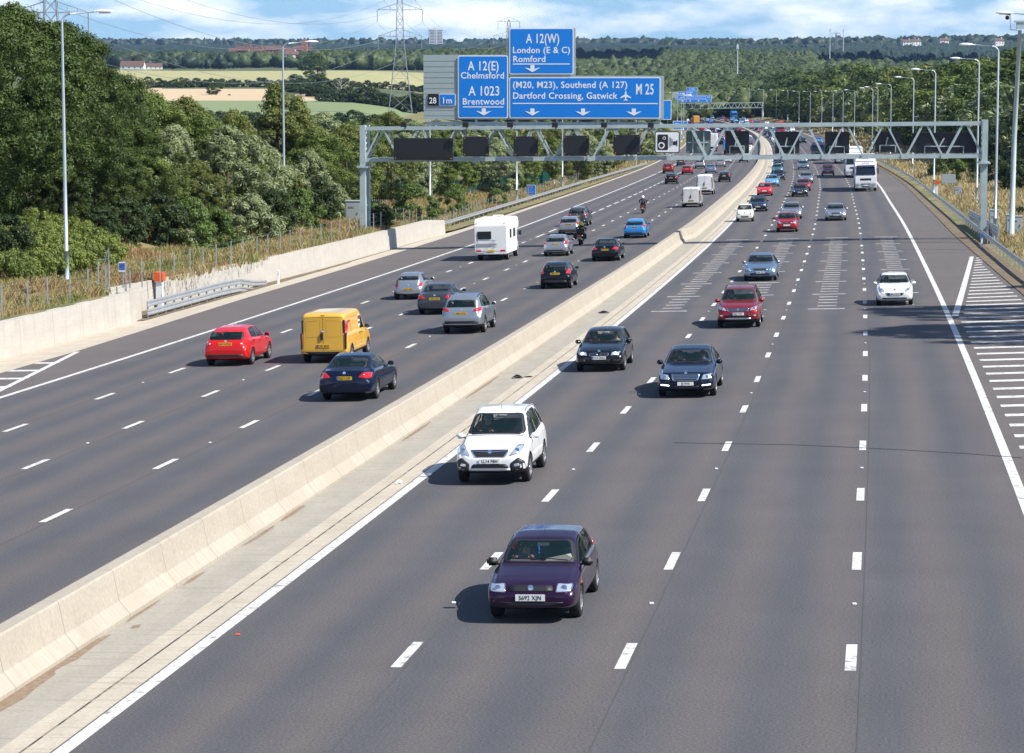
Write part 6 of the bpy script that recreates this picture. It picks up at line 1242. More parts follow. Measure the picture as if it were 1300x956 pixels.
lorry(1120, 3, 'blue lorry small in the distance below the far gantry', PT['cyan'], mat('box_blue', (.05, .25, .6), .5), 3.8, boxl=7.)
lorry(520, -16.9, 'bright blue flat backed lorry under the centre of the gantry', PT['cyan'], mat('box_cyan', (.03, .32, .65), .5), 2.6, onc=0, boxl=7., deflector=False)
# ------------------------------------------------------------------ distant traffic: too small to show parts
def far_proto(kind):
    P = SPEC[kind]; me, bvh = shell(P, arch=False); L = P['L']; hw = P['W'] / 2; Y = lambda d: L / 2 - d; mb = MB()
    dc, dh = P['ws']; top, belt = P['top'], P['belt']; zc, zh = lerp_list(top, dc), lerp_list(top, dh)
    patch(bvh, [(-hw * .8, zc + .03), (hw * .8, zc + .03), (hw * .64, zh - .03), (-hw * .64, zh - .03)], 'front', .01, 2, mb=mb, mi=1)
    if P.get('rw'): (d0, d1), (r0, r1) = P['rw']; patch(bvh, [(-hw * r0, lerp_list(top, d0) - .05), (hw * r0, lerp_list(top, d0) - .05), (hw * r1, lerp_list(top, d1) + .03), (-hw * r1, lerp_list(top, d1) + .03)], 'rear', .01, 2, mb=mb, mi=1)
    for pl in ('right', 'left'):
        for poly in P['sw']: patch(bvh, [(Y(a), (lerp_list(belt, a) + b) if r_ == 'b' else (lerp_list(top, a) - b)) for a, b, r_ in poly], pl, .01, 2, mb=mb, mi=1)
    for s in (1, -1):
        patch(bvh, [(s * x, z) for x, z in P['hl']], 'front', .012, 2, mb=mb, mi=3); patch(bvh, [(s * x, z) for x, z in P['tl']], 'rear', .012, 2, mb=mb, mi=4)
        for d in (P['fa'], P['ra']): mb.lathe([(.001, s * hw * .6), (P['wr'], s * hw * .6), (P['wr'], s * (hw + .01)), (.001, s * (hw + .01))], 14, 'x', (0, Y(d), P['wr']), 2)
    b0 = len(mb.v); mb.v += [tuple(v.co) for v in me.vertices]; mb.f += [tuple(b0 + i for i in p.vertices) for p in me.polygons]; mb.m += [0] * len(me.polygons)
    o = mb.build('distant_car', [PT['white'], M_GLASSO, M_TYRE, M_HL, M_TL], smooth=True); o.material_slots[0].link = 'OBJECT'; return o
fkinds = ['saloon', 'hatchback', 'suv', 'supermini', 'panel_van']; protos = [far_proto(k) for k in fkinds]; usedp = [False] * 5
def farcar(s, t, onc, group, label):
    i = random.choices(range(5), [4, 5, 3, 4, 1])[0]; o = protos[i] if not usedp[i] else protos[i].copy()
    if usedp[i]: COL.objects.link(o)
    usedp[i] = True; o.material_slots[0].link = 'OBJECT'; o.material_slots[0].material = PT[random.choice(['black', 'silver', 'silver', 'navy', 'white', 'grey', 'red', 'white', 'steel', 'cyan', 'black', 'dred', 'lblue'])]; place(o, s, t, onc); tag(o, label, 'car', group)
g1 = 'tiny distant oncoming cars in the bend'; g2 = 'tiny distant cars driving away in the bend'
for lane, s, e_, st in ((-5.5, 470, 1150, 22), (-1.8, 600, 1150, 30), (1.8, 640, 1150, 34), (5.4, 830, 1150, 60)):
    while s < e_: farcar(s, lane, 1, g1, 'tiny distant car coming round the far bend of the motorway'); s += st * random.uniform(.6, 1.6)
for lane, s, e_, st in ((-12.5, 480, 1500, 34), (-16.7, 600, 1500, 30), (-20.4, 640, 1500, 26), (-24, 620, 1500, 34)):
    while s < e_: farcar(s, lane, 0, g2, 'tiny distant car driving away along the far end of the motorway'); s += st * random.uniform(.6, 1.6)
for o in protos:
    if not o.get('label'): bpy.data.objects.remove(o)
# ------------------------------------------------------------------ vegetation
def leaf_mat(name, dark, light, scale=.35, trans=.22, rnd=.5):
    m = bpy.data.materials.new(name); m.use_nodes = True; t = m.node_tree; b = t.nodes['Principled BSDF']; A = t.nodes.new; L = t.links.new
    tc = A('ShaderNodeTexCoord'); n = A('ShaderNodeTexNoise'); n.inputs['Scale'].default_value = scale; n.inputs['Detail'].default_value = 3; L(tc.outputs['Object'], n.inputs['Vector'])
    oi = A('ShaderNodeObjectInfo'); g = A('ShaderNodeNewGeometry')
    m1 = A('ShaderNodeMath'); m1.operation = 'MULTIPLY_ADD'; L(g.outputs['Random Per Island'], m1.inputs[0]); m1.inputs[1].default_value = rnd; L(n.outputs['Fac'], m1.inputs[2])
    m2 = A('ShaderNodeMath'); m2.operation = 'MULTIPLY_ADD'; L(oi.outputs['Random'], m2.inputs[0]); m2.inputs[1].default_value = .35; L(m1.outputs[0], m2.inputs[2])
    r = A('ShaderNodeValToRGB'); r.color_ramp.elements[0].position = .45; r.color_ramp.elements[1].position = 1.15 if False else 1.0; r.color_ramp.elements[0].color = (*dark, 1); r.color_ramp.elements[1].color = (*light, 1); L(m2.outputs[0], r.inputs[0])
    L(r.outputs[0], b.inputs['Base Color']); b.inputs['Roughness'].default_value = .55; b.inputs['Specular IOR Level'].default_value = .3
    if trans:
        tr = A('ShaderNodeBsdfTranslucent'); L(r.outputs[0], tr.inputs['Color']); mx = A('ShaderNodeMixShader'); mx.inputs[0].default_value = trans; L(b.outputs[0], mx.inputs[1]); L(tr.outputs[0], mx.inputs[2]); L(mx.outputs[0], t.nodes['Material Output'].inputs[0])
    return m
LF = dict(oak=leaf_mat('leaf_oak', (.014, .032, .008), (.078, .118, .024), rnd=.65), maple=leaf_mat('leaf_maple', (.036, .070, .014), (.160, .215, .045), rnd=.6), willow=leaf_mat('leaf_willow', (.065, .100, .034), (.30, .35, .17), rnd=.7), olive=leaf_mat('leaf_olive', (.040, .064, .014), (.16, .185, .042)),
    bright=leaf_mat('leaf_bright', (.045, .085, .017), (.12, .18, .042)), dark=leaf_mat('leaf_dark', (.012, .028, .010), (.055, .085, .025)), scrub=leaf_mat('leaf_scrub', (.065, .105, .02), (.20, .25, .055)), rust=leaf_mat('leaf_rust', (.12, .06, .03), (.24, .13, .06)))
M_BARK = mat('bark', (.085, .07, .05), .9, n2=(.05, .042, .032), nscale=6); M_BIRCH = mat('birch_bark', (.55, .53, .48), .8, n2=(.12, .11, .1), nscale=4, ramp=(.5, .65)); M_DEAD = mat('dead_wood', (.42, .38, .33), .9)
def leaves(rng, cen, rad, n, size, aspect=1.9, up=.45):
    """n small folded leaves scattered in shells of many small clumps"""
    k = rng.integers(0, len(cen), n); d = rng.normal(size=(n, 3)); d /= np.linalg.norm(d, axis=1)[:, None]
    P = cen[k] + d * rad[k] * rng.uniform(.45, 1.1, n)[:, None]
    nr = d * 1.1 + rng.normal(size=(n, 3)) * .42; nr[:, 2] += up; nr /= np.linalg.norm(nr, axis=1)[:, None]
    a = np.cross(nr, rng.normal(size=(n, 3))); a /= np.linalg.norm(a, axis=1)[:, None]; b = np.cross(nr, a)
    s = size * rng.uniform(.6, 1.35, n)[:, None]
    V = np.stack([P - a * s * .5 * aspect ** .5, P - b * s * .42 / aspect ** .5 + nr * s * .10, P + a * s * .5 * aspect ** .5, P + b * s * .42 / aspect ** .5 + nr * s * .10], 1).reshape(-1, 3)
    return V, np.arange(4 * n).reshape(-1, 4)
def crown(rng, H, Rr, z0, nb, clump, shape='round'):
    """clump centres spread over an uneven crown of height H, radius Rr starting at z0"""
    c = []; r = []
    lob = [(rng.uniform(0, 6.28), rng.uniform(.2, .85), rng.uniform(.30, .55)) for _ in range(7)]
    while len(c) < nb:
        u = rng.uniform(0, 1); a = rng.uniform(0, 6.283)
        if shape == 'round': prof = math.sin(math.pi * min(1, (u * .93 + .07)) ** .8) ** .55
        elif shape == 'cone': prof = (1 - u) ** .65 * min(1, u * 7 + .35)
        elif shape == 'dome': prof = math.sqrt(max(0, 1 - u ** 2.2))
        else: prof = .62 * math.sin(math.pi * min(1, u * .95 + .05)) ** .45
        w = 1.0
        for la, lh, lw in lob: w += .34 * math.exp(-((math.cos(a - la) - 1) ** 2) / .5 - ((u - lh) / lw) ** 2) - .08
        rr = Rr * prof * w * rng.uniform(.55, 1.0) ** .5; q = clump * rng.uniform(.6, 1.25)
        c.append((rr * math.cos(a), rr * math.sin(a), z0 + (H - z0) * u - q * .3)); r.append((q, q, q * rng.uniform(.6, .85)))
    return np.array(c), np.array(r)
def limbs(mb, rng, H, Rr, z0, r0, n=9, lean=.0):
    top = Vector((lean, 0, H * .8)); mb.tube([(0, 0, -.5), (lean * .1, 0, z0 * .6), (lean * .4, .1, H * .45), tuple(top)], [r0 * 1.25, r0, r0 * .6, r0 * .15], 8)
    for k in range(n):
        a = 2.4 * k + rng.uniform(-.4, .4); zb = z0 * .7 + (H * .7 - z0 * .7) * k / n; L = Rr * rng.uniform(.55, .85) * (1 - .4 * k / n); m = .5
        mb.tube([(lean * .3, 0, zb), (L * m * math.cos(a), L * m * math.sin(a), zb + L * .35), (L * math.cos(a), L * math.sin(a), zb + L * .75)], [r0 * .4, r0 * .25, r0 * .08], 6)
def tree_type(name, seed, H, Rr, z0, nb, clump, nl, size, leaf, shape='round', bark=None, r0=.28, aspect=1.9):
    rng = np.random.default_rng(seed); e = empty(name); mb = MB(); limbs(mb, rng, H, Rr, z0, r0); mb.build('trunk', bark or M_BARK, e, smooth=True)
    c, r = crown(rng, H, Rr, z0, nb, clump, shape); V, Fq = leaves(rng, c, r, nl, size, aspect); npmesh('crown', V, Fq, LF[leaf], parent=e)
    return dict(e=e, H=H, used=False)
TT = {}
TT['oak'] = tree_type('oak_tree', 1, 15, 6.2, 2.0, 300, .85, 92000, .16, 'oak'); TT['oak2'] = tree_type('oak_tree', 2, 14, 5.6, 1.4, 250, .85, 78000, .16, 'oak'); TT['maple'] = tree_type('maple_tree', 3, 11, 4.0, .9, 190, .75, 46000, .16, 'maple')
TT['maple2'] = tree_type('maple_tree', 4, 10, 3.6, .7, 160, .7, 38000, .16, 'olive'); TT['willow'] = tree_type('willow_tree', 5, 9.5, 3.8, .6, 150, .75, 30000, .24, 'willow', aspect=4.0); TT['poplar'] = tree_type('poplar_tree', 6, 12, 3.0, .8, 140, .75, 26000, .20, 'olive', 'cone')
TT['birch'] = tree_type('birch_tree', 7, 11, 2.5, 2.4, 110, .65, 15000, .19, 'maple', 'tall', M_BIRCH, .12); TT['shrub'] = tree_type('shrub', 8, 3.2, 2.0, .0, 60, .5, 12000, .15, 'bright', 'dome', r0=.06); TT['shrubd'] = tree_type('shrub', 9, 4.0, 2.6, .0, 70, .6, 14000, .18, 'dark', 'dome', r0=.08)
TT['shrubw'] = tree_type('shrub', 10, 3.0, 1.9, .0, 60, .5, 10000, .18, 'willow', 'dome', r0=.06, aspect=3.5); TT['scrub'] = tree_type('bramble_bush', 11, 1.7, 2.6, .0, 60, .45, 11000, .14, 'scrub', 'dome', r0=.03)
TT['mid'] = tree_type('woodland_tree', 12, 13, 5.2, 1.2, 90, 1.3, 6500, .50, 'oak'); TT['mid2'] = tree_type('woodland_tree', 13, 12, 5.0, .8, 80, 1.25, 6000, .48, 'maple'); TT['mid3'] = tree_type('woodland_tree', 14, 11, 4.6, .6, 70, 1.2, 5000, .48, 'olive'); TT['midw'] = tree_type('woodland_tree', 15, 9, 4.2, .4, 70, 1.0, 5200, .42, 'willow', aspect=3)
TT['hedge'] = tree_type('hedge_tree', 16, 8, 5.5, .0, 60, 1.3, 2200, .75, 'dark', 'dome')
def tree(kind, px, Y, topy, label, group=None, wid=1.0, cat='tree', x=None, top=None):
    T = TT[kind]; X = (px - 650) / F * Y if x is None else x
    g0 = gz(X, Y); ht = (top if top is not None else CAMZ - (topy - 100) / F * Y - g0); ht = max(ht, .8)
    o = T['e'] if not T['used'] else copy_tree(T['e']); T['used'] = True; k = ht / T['H']
    o.location = (X, Y, g0 - .05); o.rotation_euler = (0, 0, random.uniform(0, 6.28)); wd = wid * random.uniform(.92, 1.08); o.scale = (k * wd, k * wd, k); tag(o, label, cat, group); return o
gt = 'broadleaf trees on the left embankment'
for a in [('oak', 14, 152, 6, 'huge dark oak filling the top left corner of the picture', 1.05), ('oak2', 82, 160, 30, 'tall dark oak behind the nearest left street lamp', 0.8), ('oak', 106, 175, 50, 'dark oak whose edge borders the sky right of the nearest left lamp', .72), ('oak2', -40, 140, 8, 'dark oak partly cut off by the left picture edge', 1.1), ('oak', 56, 148, 95, 'lower dark oak standing in front of the two tall ones', 1.1),
          ('oak2', 146, 182, 94, 'rounded green oak sloping down towards the fields', 1.0), ('maple', 178, 196, 106, 'yellow green maple just right of the oaks', 1.15), ('maple', 205, 184, 124, 'mid green maple in front of the hay field', 1.1), ('oak2', 152, 160, 148, 'very dark low oak in the middle of the left thicket', 1.15), ('oak', 122, 154, 160, 'dark oak crown reaching down to the verge grass', 1.1),
          ('maple2', 235, 196, 124, 'olive green maple below the pale stubble field', 1.1), ('willow', 222, 178, 158, 'pale grey green willow in the left thicket', .95), ('maple', 262, 184, 142, 'dark green maple between two pale willows', 1.05), ('willow', 290, 178, 160, 'pale willow with silvery shoots left of the second lamp', 1.1), ('willow', 325, 188, 172, 'silvery willow behind the second left lamp post', 1.1), ('maple2', 300, 215, 140, 'olive tree rising behind the silvery willows', .9),
          ('poplar', 352, 240, 108, 'conical yellow green poplar standing behind the second left lamp', 1.2), ('poplar', 378, 262, 122, 'second smaller conical poplar right of the tall one', 1.1), ('maple', 405, 235, 160, 'dark green tree left of the gantry leg', 1.2), ('willow', 395, 205, 190, 'pale willow low beside the gantry leg', .9), ('maple2', 440, 250, 158, 'broad olive tree right behind the left gantry leg', 1.2), ('maple', 186, 166, 186, 'dark bushy tree low in the left thicket', 1.0), ('oak2', 80, 146, 200, 'low dark oak branches above the bramble bank', .9), ('maple', 334, 182, 212, 'small green tree at the foot of the second left lamp', .9), ('maple2', 375, 190, 215, 'small olive tree between lamp and gantry leg', .9), ('maple2', 250, 172, 202, 'small olive tree at the foot of the pale willow', .9)]:
    tree(a[0], a[1], a[2], a[3], a[4], gt, a[5])
gs = 'trees behind the near gantry'
kinds = ['willow', 'maple', 'birch', 'maple2', 'willow', 'maple', 'birch']
lab = {'willow': 'pale willow in the belt of trees behind the gantry signals', 'maple': 'green tree in the belt of trees behind the gantry signals', 'maple2': 'olive tree in the belt of trees behind the gantry signals', 'birch': 'slim birch with white trunk in the belt behind the gantry signals'}
i = 0
for px, Y, ty in [(415, 320, 146), (445, 330, 150), (470, 318, 152), (498, 325, 146), (525, 322, 150), (552, 330, 152), (580, 335, 156), (610, 340, 160), (640, 352, 160), (672, 365, 162), (705, 385, 162), (735, 410, 162), (762, 440, 160), (790, 480, 158), (815, 530, 156), (835, 600, 152),
                  (470, 270, 178), (500, 262, 182), (530, 275, 176), (565, 282, 178), (600, 292, 176), (632, 300, 178), (665, 318, 176), (700, 335, 176), (730, 360, 176), (757, 385, 178), (455, 300, 165), (485, 296, 165), (515, 300, 168), (548, 305, 168)]:
    k = kinds[i % 7]; i += 1; tree(k, px + random.uniform(-4, 4), Y, ty + random.uniform(-4, 4), lab[k], 'belt of trees behind the gantry: ' + k, 1.15)
for a in [('shrubd', 128, 146, 262, 'dark shrub at the edge of the dry verge near the left lamp'), ('shrubd', 158, 148, 250, 'dark shrub with leaves down to the grass right of the left lamp'), ('shrub', 246, 154, 250, 'bright green shrub at the foot of the left thicket'), ('shrub', 272, 158, 262, 'second bright green shrub nearer the second lamp'), ('shrubw', 318, 166, 246, 'grey green shrub under the pale willows'), ('shrubd', 348, 172, 240, 'dark shrub beside the second left lamp post'),
          ('shrub', 385, 182, 238, 'leafy green shrub right of the second left lamp post'), ('shrubd', 8, 128, 272, 'dark holly like shrub at the left picture edge'), ('shrubd', 485, 188, 258, 'dark low shrub at the foot of the left gantry leg'), ('shrub', 522, 226, 232, 'bushy green shrub before the palisade fence'), ('shrub', 580, 242, 238, 'conical green shrub just beyond the wall end'), ('shrub', 628, 268, 238, 'rounded green shrub touching the palisade fence'), ('shrubw', 425, 200, 232, 'pale shrub behind the equipment cabinet'), ('shrubd', 405, 195, 225, 'dark shrub left of the equipment cabinet'), ('shrub', 462, 224, 244, 'green shrub between the two gantry legs'), ('shrubd', 200, 152, 245, 'dark shrub in the middle of the thicket foot'), ('shrubw', 226, 154, 264, 'pale low shrub beside the bright green ones')]:
    tree(a[0], a[1], a[2], a[3], a[4], 'shrubs along the left verge', .85, cat='shrub')
for px, Y in [(8, 133), (40, 134), (72, 135), (24, 138), (58, 139), (98, 137), (10, 143), (44, 144), (80, 144), (112, 141), (-14, 136), (128, 139), (30, 130), (-8, 129), (15, 124), (48, 126), (88, 131), (0, 122), (66, 130), (112, 134)]:
    tree('scrub', px, Y, 0, 'low yellow green bramble bush on the bank left of the first lamp', 'bramble bushes on the left bank', .72, cat='bush', top=1.35)
# right side wood edge
def interp(x, a, b): return float(np.interp(x, a, b))
px = 985
n = 0
while px < 1440:
    zf = interp(px, [960, 1000, 1080, 1140, 1180, 1240, 1300, 1440], [1180, 1050, 820, 640, 500, 420, 365, 330]); ty = interp(px, [960, 1000, 1040, 1100, 1180, 1240, 1300, 1440], [104, 92, 88, 86, 84, 76, 66, 60])
    for k in range(4):
        Y = zf * (1 + .10 * k) + random.uniform(-8, 8); kk = random.choice(['mid', 'mid', 'mid2', 'mid3', 'mid']) if k else random.choice(['mid2', 'mid3', 'midw', 'mid', 'mid'])
        top_y = ty + (30 if k == 0 else 14 if k == 1 else 4 if k == 2 else 0) * interp(px, [980, 1100, 1440], [.6, 1, 1.2]) + random.uniform(-5, 5)
        tree(kk, px + random.uniform(-6, 6), Y, top_y, {'mid': 'dark green tree in the wood beyond the right verge', 'mid2': 'mid green tree in the wood beyond the right verge', 'mid3': 'olive tree in the wood beyond the right verge', 'midw': 'pale green tree at the edge of the wood beyond the right verge'}[kk], 'wood beyond the right verge: ' + kk, 1.15)
    px += interp(px, [980, 1100, 1440], [11, 15, 24]); n += 1
for px, Y, ty in [(1200, 325, 186), (1230, 300, 190), (1262, 290, 196), (1290, 262, 200), (1210, 352, 188), (1296, 205, 262), (1310, 190, 270), (1265, 215, 292)]:
    tree(random.choice(['shrub', 'shrubd', 'shrubw']), px, Y, ty, 'low shrub on the grassy right verge before the wood', 'shrubs on the right verge', .9, cat='shrub')
for s, t, h in ((70, 24.5, 21), (59, 24.5, 20.5), (86, 25, 14)):
    p = rp(s, t); o = tree('oak2', 0, p.y, 0, 'roadside tree just outside the right picture edge, its shadow lies on the road', 'roadside trees outside the right edge', .6, x=p.x, top=h)
# hedges and field trees far left
def hedge_row(pts, n, h, label, group, kind='hedge', wid=1.3):
    for k in range(n):
        f = k / max(1, n - 1) * (len(pts) - 1); i = min(int(f), len(pts) - 2); u = f - i; px = pts[i][0] * (1 - u) + pts[i + 1][0] * u; Y = pts[i][1] * (1 - u) + pts[i + 1][1] * u
        tree(kind, px + random.uniform(-2, 2), Y + random.uniform(-8, 8), 0, label, group, wid, top=h * random.uniform(.7, 1.25))
hedge_row([(205, 1500), (300, 1520), (420, 1530), (545, 1540)], 44, 4.6, 'dark hedge tree between the stubble and the hay field', 'hedge between the stubble and hay fields')
hedge_row([(415, 1120), (480, 1100), (545, 1090)], 14, 6, 'dark hedge tree along the far side of the green pasture', 'hedge behind the green pasture'); hedge_row([(370, 1330), (400, 1300), (412, 1180)], 9, 7.5, 'dark copse tree right of the stubble field', 'copse beside the stubble field')
hedge_row([(250, 815), (380, 800), (500, 790), (560, 785)], 26, 4.5, 'dark hedge tree along the near side of the green pasture', 'hedge in front of the green pasture')
hedge_row([(150, 560), (260, 600), (420, 620), (560, 640), (680, 700), (800, 800)], 30, 6.5, 'mid distance field tree behind the left thicket', 'field trees behind the left thicket', 'mid3', 1.2)
for a in [('mid', 271, 1250, 99, 'solitary dark oak standing in the stubble field'), ('mid', 405, 1780, 68, 'solitary dark oak standing in the hay field'), ('mid', 232, 1480, 98, 'rounded dark tree at the left end of the field hedge'), ('hedge', 293, 1230, 119, 'low wide bush alone in the stubble field'), ('mid', 190, 1430, 97, 'dark tree at the near left corner of the hay field'), ('mid2', 390, 1320, 101, 'tall rounded tree in the copse right of the stubble field')]:
    tree(a[0], a[1], a[2], a[3], a[4], None, 1.2)
q = at(433, 120, 1180); e = empty('dead_tree', (q.x, q.y, gz(q.x, q.y)), 0, label='bare white dead tree standing in the hedge by the green pasture', cat='tree'); mb = MB(); rng = np.random.default_rng(5)
limbs(mb, rng, 11, 7, 3, .35, 14); mb.build('branches', M_DEAD, e)
q = at(1245, 130, 420); e = empty('dead_tree', (q.x, q.y, gz(q.x, q.y)), 0, label='dead tree with pale twisted bare limbs at the front of the right wood', cat='tree'); mb = MB()
zz = CAMZ - gz(q.x, q.y); L_ = lambda P, r: mb.tube([((x - 1245) / F * 420, dy, CAMZ - (y - 100) / F * 420 - gz(q.x, q.y)) for x, y, dy in P], r, 6)
L_([(1244, 190, 0), (1243, 150, 0), (1246, 138, -.6), (1250, 128, -.8), (1253, 124, -1)], [.35, .3, .24, .2, .12]); L_([(1253, 124, -1), (1249, 118, -1.2), (1252, 112, -1), (1240, 110, -1.4)], [.14, .12, .1, .04]); L_([(1246, 138, -.6), (1238, 100, -1.2), (1233, 86, -1.5)], [.14, .09, .03]); L_([(1250, 128, -.8), (1268, 112, -1), (1280, 108, -1.2)], [.1, .07, .03]); mb.build('branches', M_DEAD, e, smooth=True)
# far woods: many crowns massed together, nobody could count them
def ico():
    bm = bmesh.new(); bmesh.ops.create_icosphere(bm, subdivisions=2, radius=1); V = np.array([v.co[:] for v in bm.verts]); Fq = np.array([[v.index for v in f.verts] for f in bm.faces]); bm.free(); return V, Fq
IV, IF = ico()
def wood(label, name, poly, n, r, h, m, seed, leafy=0, lsz=1.2):
    """poly: (az px range, distance range) boxes"""
    rng = np.random.default_rng(seed); a0, a1, d0, d1 = poly; az = rng.uniform(a0, a1, n); d = rng.uniform(d0, d1, n) ** 1.0; X = (az - 650) / F * d; Y = d; Z = ground(X, Y)
    R_ = r * rng.uniform(.55, 1.35, n); HH = h * rng.uniform(.6, 1.35, n); nv = len(IV)
    jit = 1 + .28 * np.sin(IV[None, :, 0] * 5.1 + rng.uniform(0, 6, (n, 1))) * np.sin(IV[None, :, 1] * 4.3 + rng.uniform(0, 6, (n, 1))) + .20 * rng.normal(size=(n, nv)) * .5
    V = IV[None] * jit[..., None] * (.84 if leafy else 1); V = V * np.stack([R_, R_, HH * .55], 1)[:, None] + np.stack([X, Y, Z + HH * .5], 1)[:, None]; Fq = (IF[None] + (np.arange(n) * nv)[:, None, None]).reshape(-1, 3)
    npmesh(name, V.reshape(-1, 3), Fq, m, label=label, cat='woodland', kind='stuff')
    if leafy:
        R_ = R_ * 1.12; HH = HH * 1.06; c = np.stack([X, Y, Z + HH * .55], 1); rr = np.stack([R_ * 1.02, R_ * 1.02, HH * .57], 1); V, Fq = leaves(rng, c, rr, leafy * n, lsz, 1.4, .6); 
        npmesh(name, V, Fq, m, label=label + ', loose outer foliage', cat='woodland', kind='stuff')
M_FAR = leaf_mat('leaf_far', (.010, .022, .007), (.058, .082, .022), scale=.06, trans=0, rnd=.75); M_FAR2 = leaf_mat('leaf_far_dark', (.006, .016, .009), (.028, .046, .020), scale=.02, trans=0, rnd=.45)
wood('dense green wood covering the hill above the far gantry', 'woodland', (840, 1030, 1180, 2900), 2300, 6.5, 12, M_FAR, 21, 70, 1.3)
wood('dense wood behind the hay field on the left', 'woodland', (395, 720, 2350, 2950), 1500, 7.5, 14, M_FAR, 22, 50, 1.5)
wood('broken line of trees around the brick village', 'woodland', (60, 420, 2560, 3000), 420, 8.5, 13, M_FAR, 23, 50, 1.5)
wood('dark trees around the farm at the left end of the hay field', 'woodland', (60, 300, 2380, 2560), 110, 8, 12, M_FAR2, 25, 50, 1.5)
wood('wood rising behind the right hand tree belt', 'woodland', (1000, 1420, 1150, 2300), 1500, 7.5, 12, M_FAR, 24, 40, 1.4)
wood('wood left of the motorway bend', 'woodland', (600, 850, 1000, 2300), 1500, 8, 12, M_FAR, 28, 24, 1.5)
wood('dark trees lining the crest of the distant ridge', 'woodland', (-150, 1450, 6200, 6600), 1300, 15, 22, M_FAR2, 26)
wood('dark trees on the nearer crest of the right ridge', 'woodland', (840, 1450, 4350, 4750), 900, 12, 17, M_FAR2, 27)
def canopy(label, a0, a1, da, d0, d1, dd, h, cell, m, seed, skip=None):
    rng = np.random.default_rng(seed); az = np.arange(a0, a1, da); d = np.arange(d0, d1, dd); A_, D_ = np.meshgrid(az, d, indexing='ij'); X = (A_ - 650) / F * D_; Y = D_ + rng.uniform(-.3, .3, D_.shape) * dd; Z = ground(X, Y)
    cx = np.floor(X / cell); cy = np.floor(Y / cell); hsh = np.abs(np.sin(cx * 12.9898 + cy * 78.233) * 43758.5453) % 1; fx = X / cell - cx - .5; fy = Y / cell - cy - .5
    Z = Z + h * (.55 + .55 * hsh) * np.sqrt(np.clip(1.15 - 2.2 * (fx ** 2 + fy ** 2), .08, 1)) + rng.uniform(-1, 1, Z.shape) * h * .08
    n = len(d); i = np.arange(len(az) - 1)[:, None] * n + np.arange(n - 1)[None]; Fq = np.stack([i, i + n, i + n + 1, i + 1], -1)
    if skip is not None: Fq = Fq[~skip(A_[:-1, :-1], D_[:-1, :-1])]
    npmesh('woodland', np.stack([X.ravel(), Y.ravel(), Z.ravel()], 1), Fq.reshape(-1, 4), m, label=label, cat='woodland', kind='stuff')
canopy('continuous dark wood on the slopes of the right ridge', 840, 1450, 1.6, 2900, 4700, 14, 14, 16, M_FAR2, 31, lambda a, d: (a > 994) & (a < 1046) & (d > 3640) & (d < 4030))
canopy('continuous dark wood on the left and middle ridge', -150, 900, 2.4, 3300, 6500, 24, 15, 24, M_FAR2, 32)
canopy('wooded rise beyond the right ridge', 840, 1450, 2.4, 4700, 6500, 30, 16, 26, M_FAR2, 33)
# dry grass and weeds on both verges
def grass_mat(name, cols):
    m = bpy.data.materials.new(name); m.use_nodes = True; t = m.node_tree; b = t.nodes['Principled BSDF']; A = t.nodes.new; L = t.links.new; tc = A('ShaderNodeTexCoord'); n = A('ShaderNodeTexNoise'); n.inputs['Scale'].default_value = .28; n.inputs['Detail'].default_value = 4; L(tc.outputs['Object'], n.inputs['Vector']); g = A('ShaderNodeNewGeometry')
    m1 = A('ShaderNodeMath'); m1.operation = 'MULTIPLY_ADD'; L(g.outputs['Random Per Island'], m1.inputs[0]); m1.inputs[1].default_value = .26; L(n.outputs['Fac'], m1.inputs[2]); r = A('ShaderNodeValToRGB'); L(m1.outputs[0], r.inputs[0]); e = r.color_ramp.elements
    for k, (p, c) in enumerate(cols):
        x = e[k] if k < 2 else e.new(p); x.position = p; x.color = (*c, 1)
    L(r.outputs[0], b.inputs['Base Color']); b.inputs['Roughness'].default_value = .8; b.inputs['Specular IOR Level'].default_value = .15
    tr = A('ShaderNodeBsdfTranslucent'); L(r.outputs[0], tr.inputs['Color']); mx = A('ShaderNodeMixShader'); mx.inputs[0].default_value = .3; L(b.outputs[0], mx.inputs[1]); L(tr.outputs[0], mx.inputs[2]); L(mx.outputs[0], t.nodes['Material Output'].inputs[0]); return m
GL = grass_mat('verge_grass_left', [(.34, (.12, .17, .04)), (.84, (.34, .18, .10)), (.46, (.24, .27, .09)), (.57, (.44, .37, .18)), (.72, (.40, .30, .14))]); GR = grass_mat('verge_grass_right', [(.34, (.15, .20, .05)), (.80, (.42, .30, .16)), (.46, (.30, .28, .12)), (.58, (.55, .45, .25))])
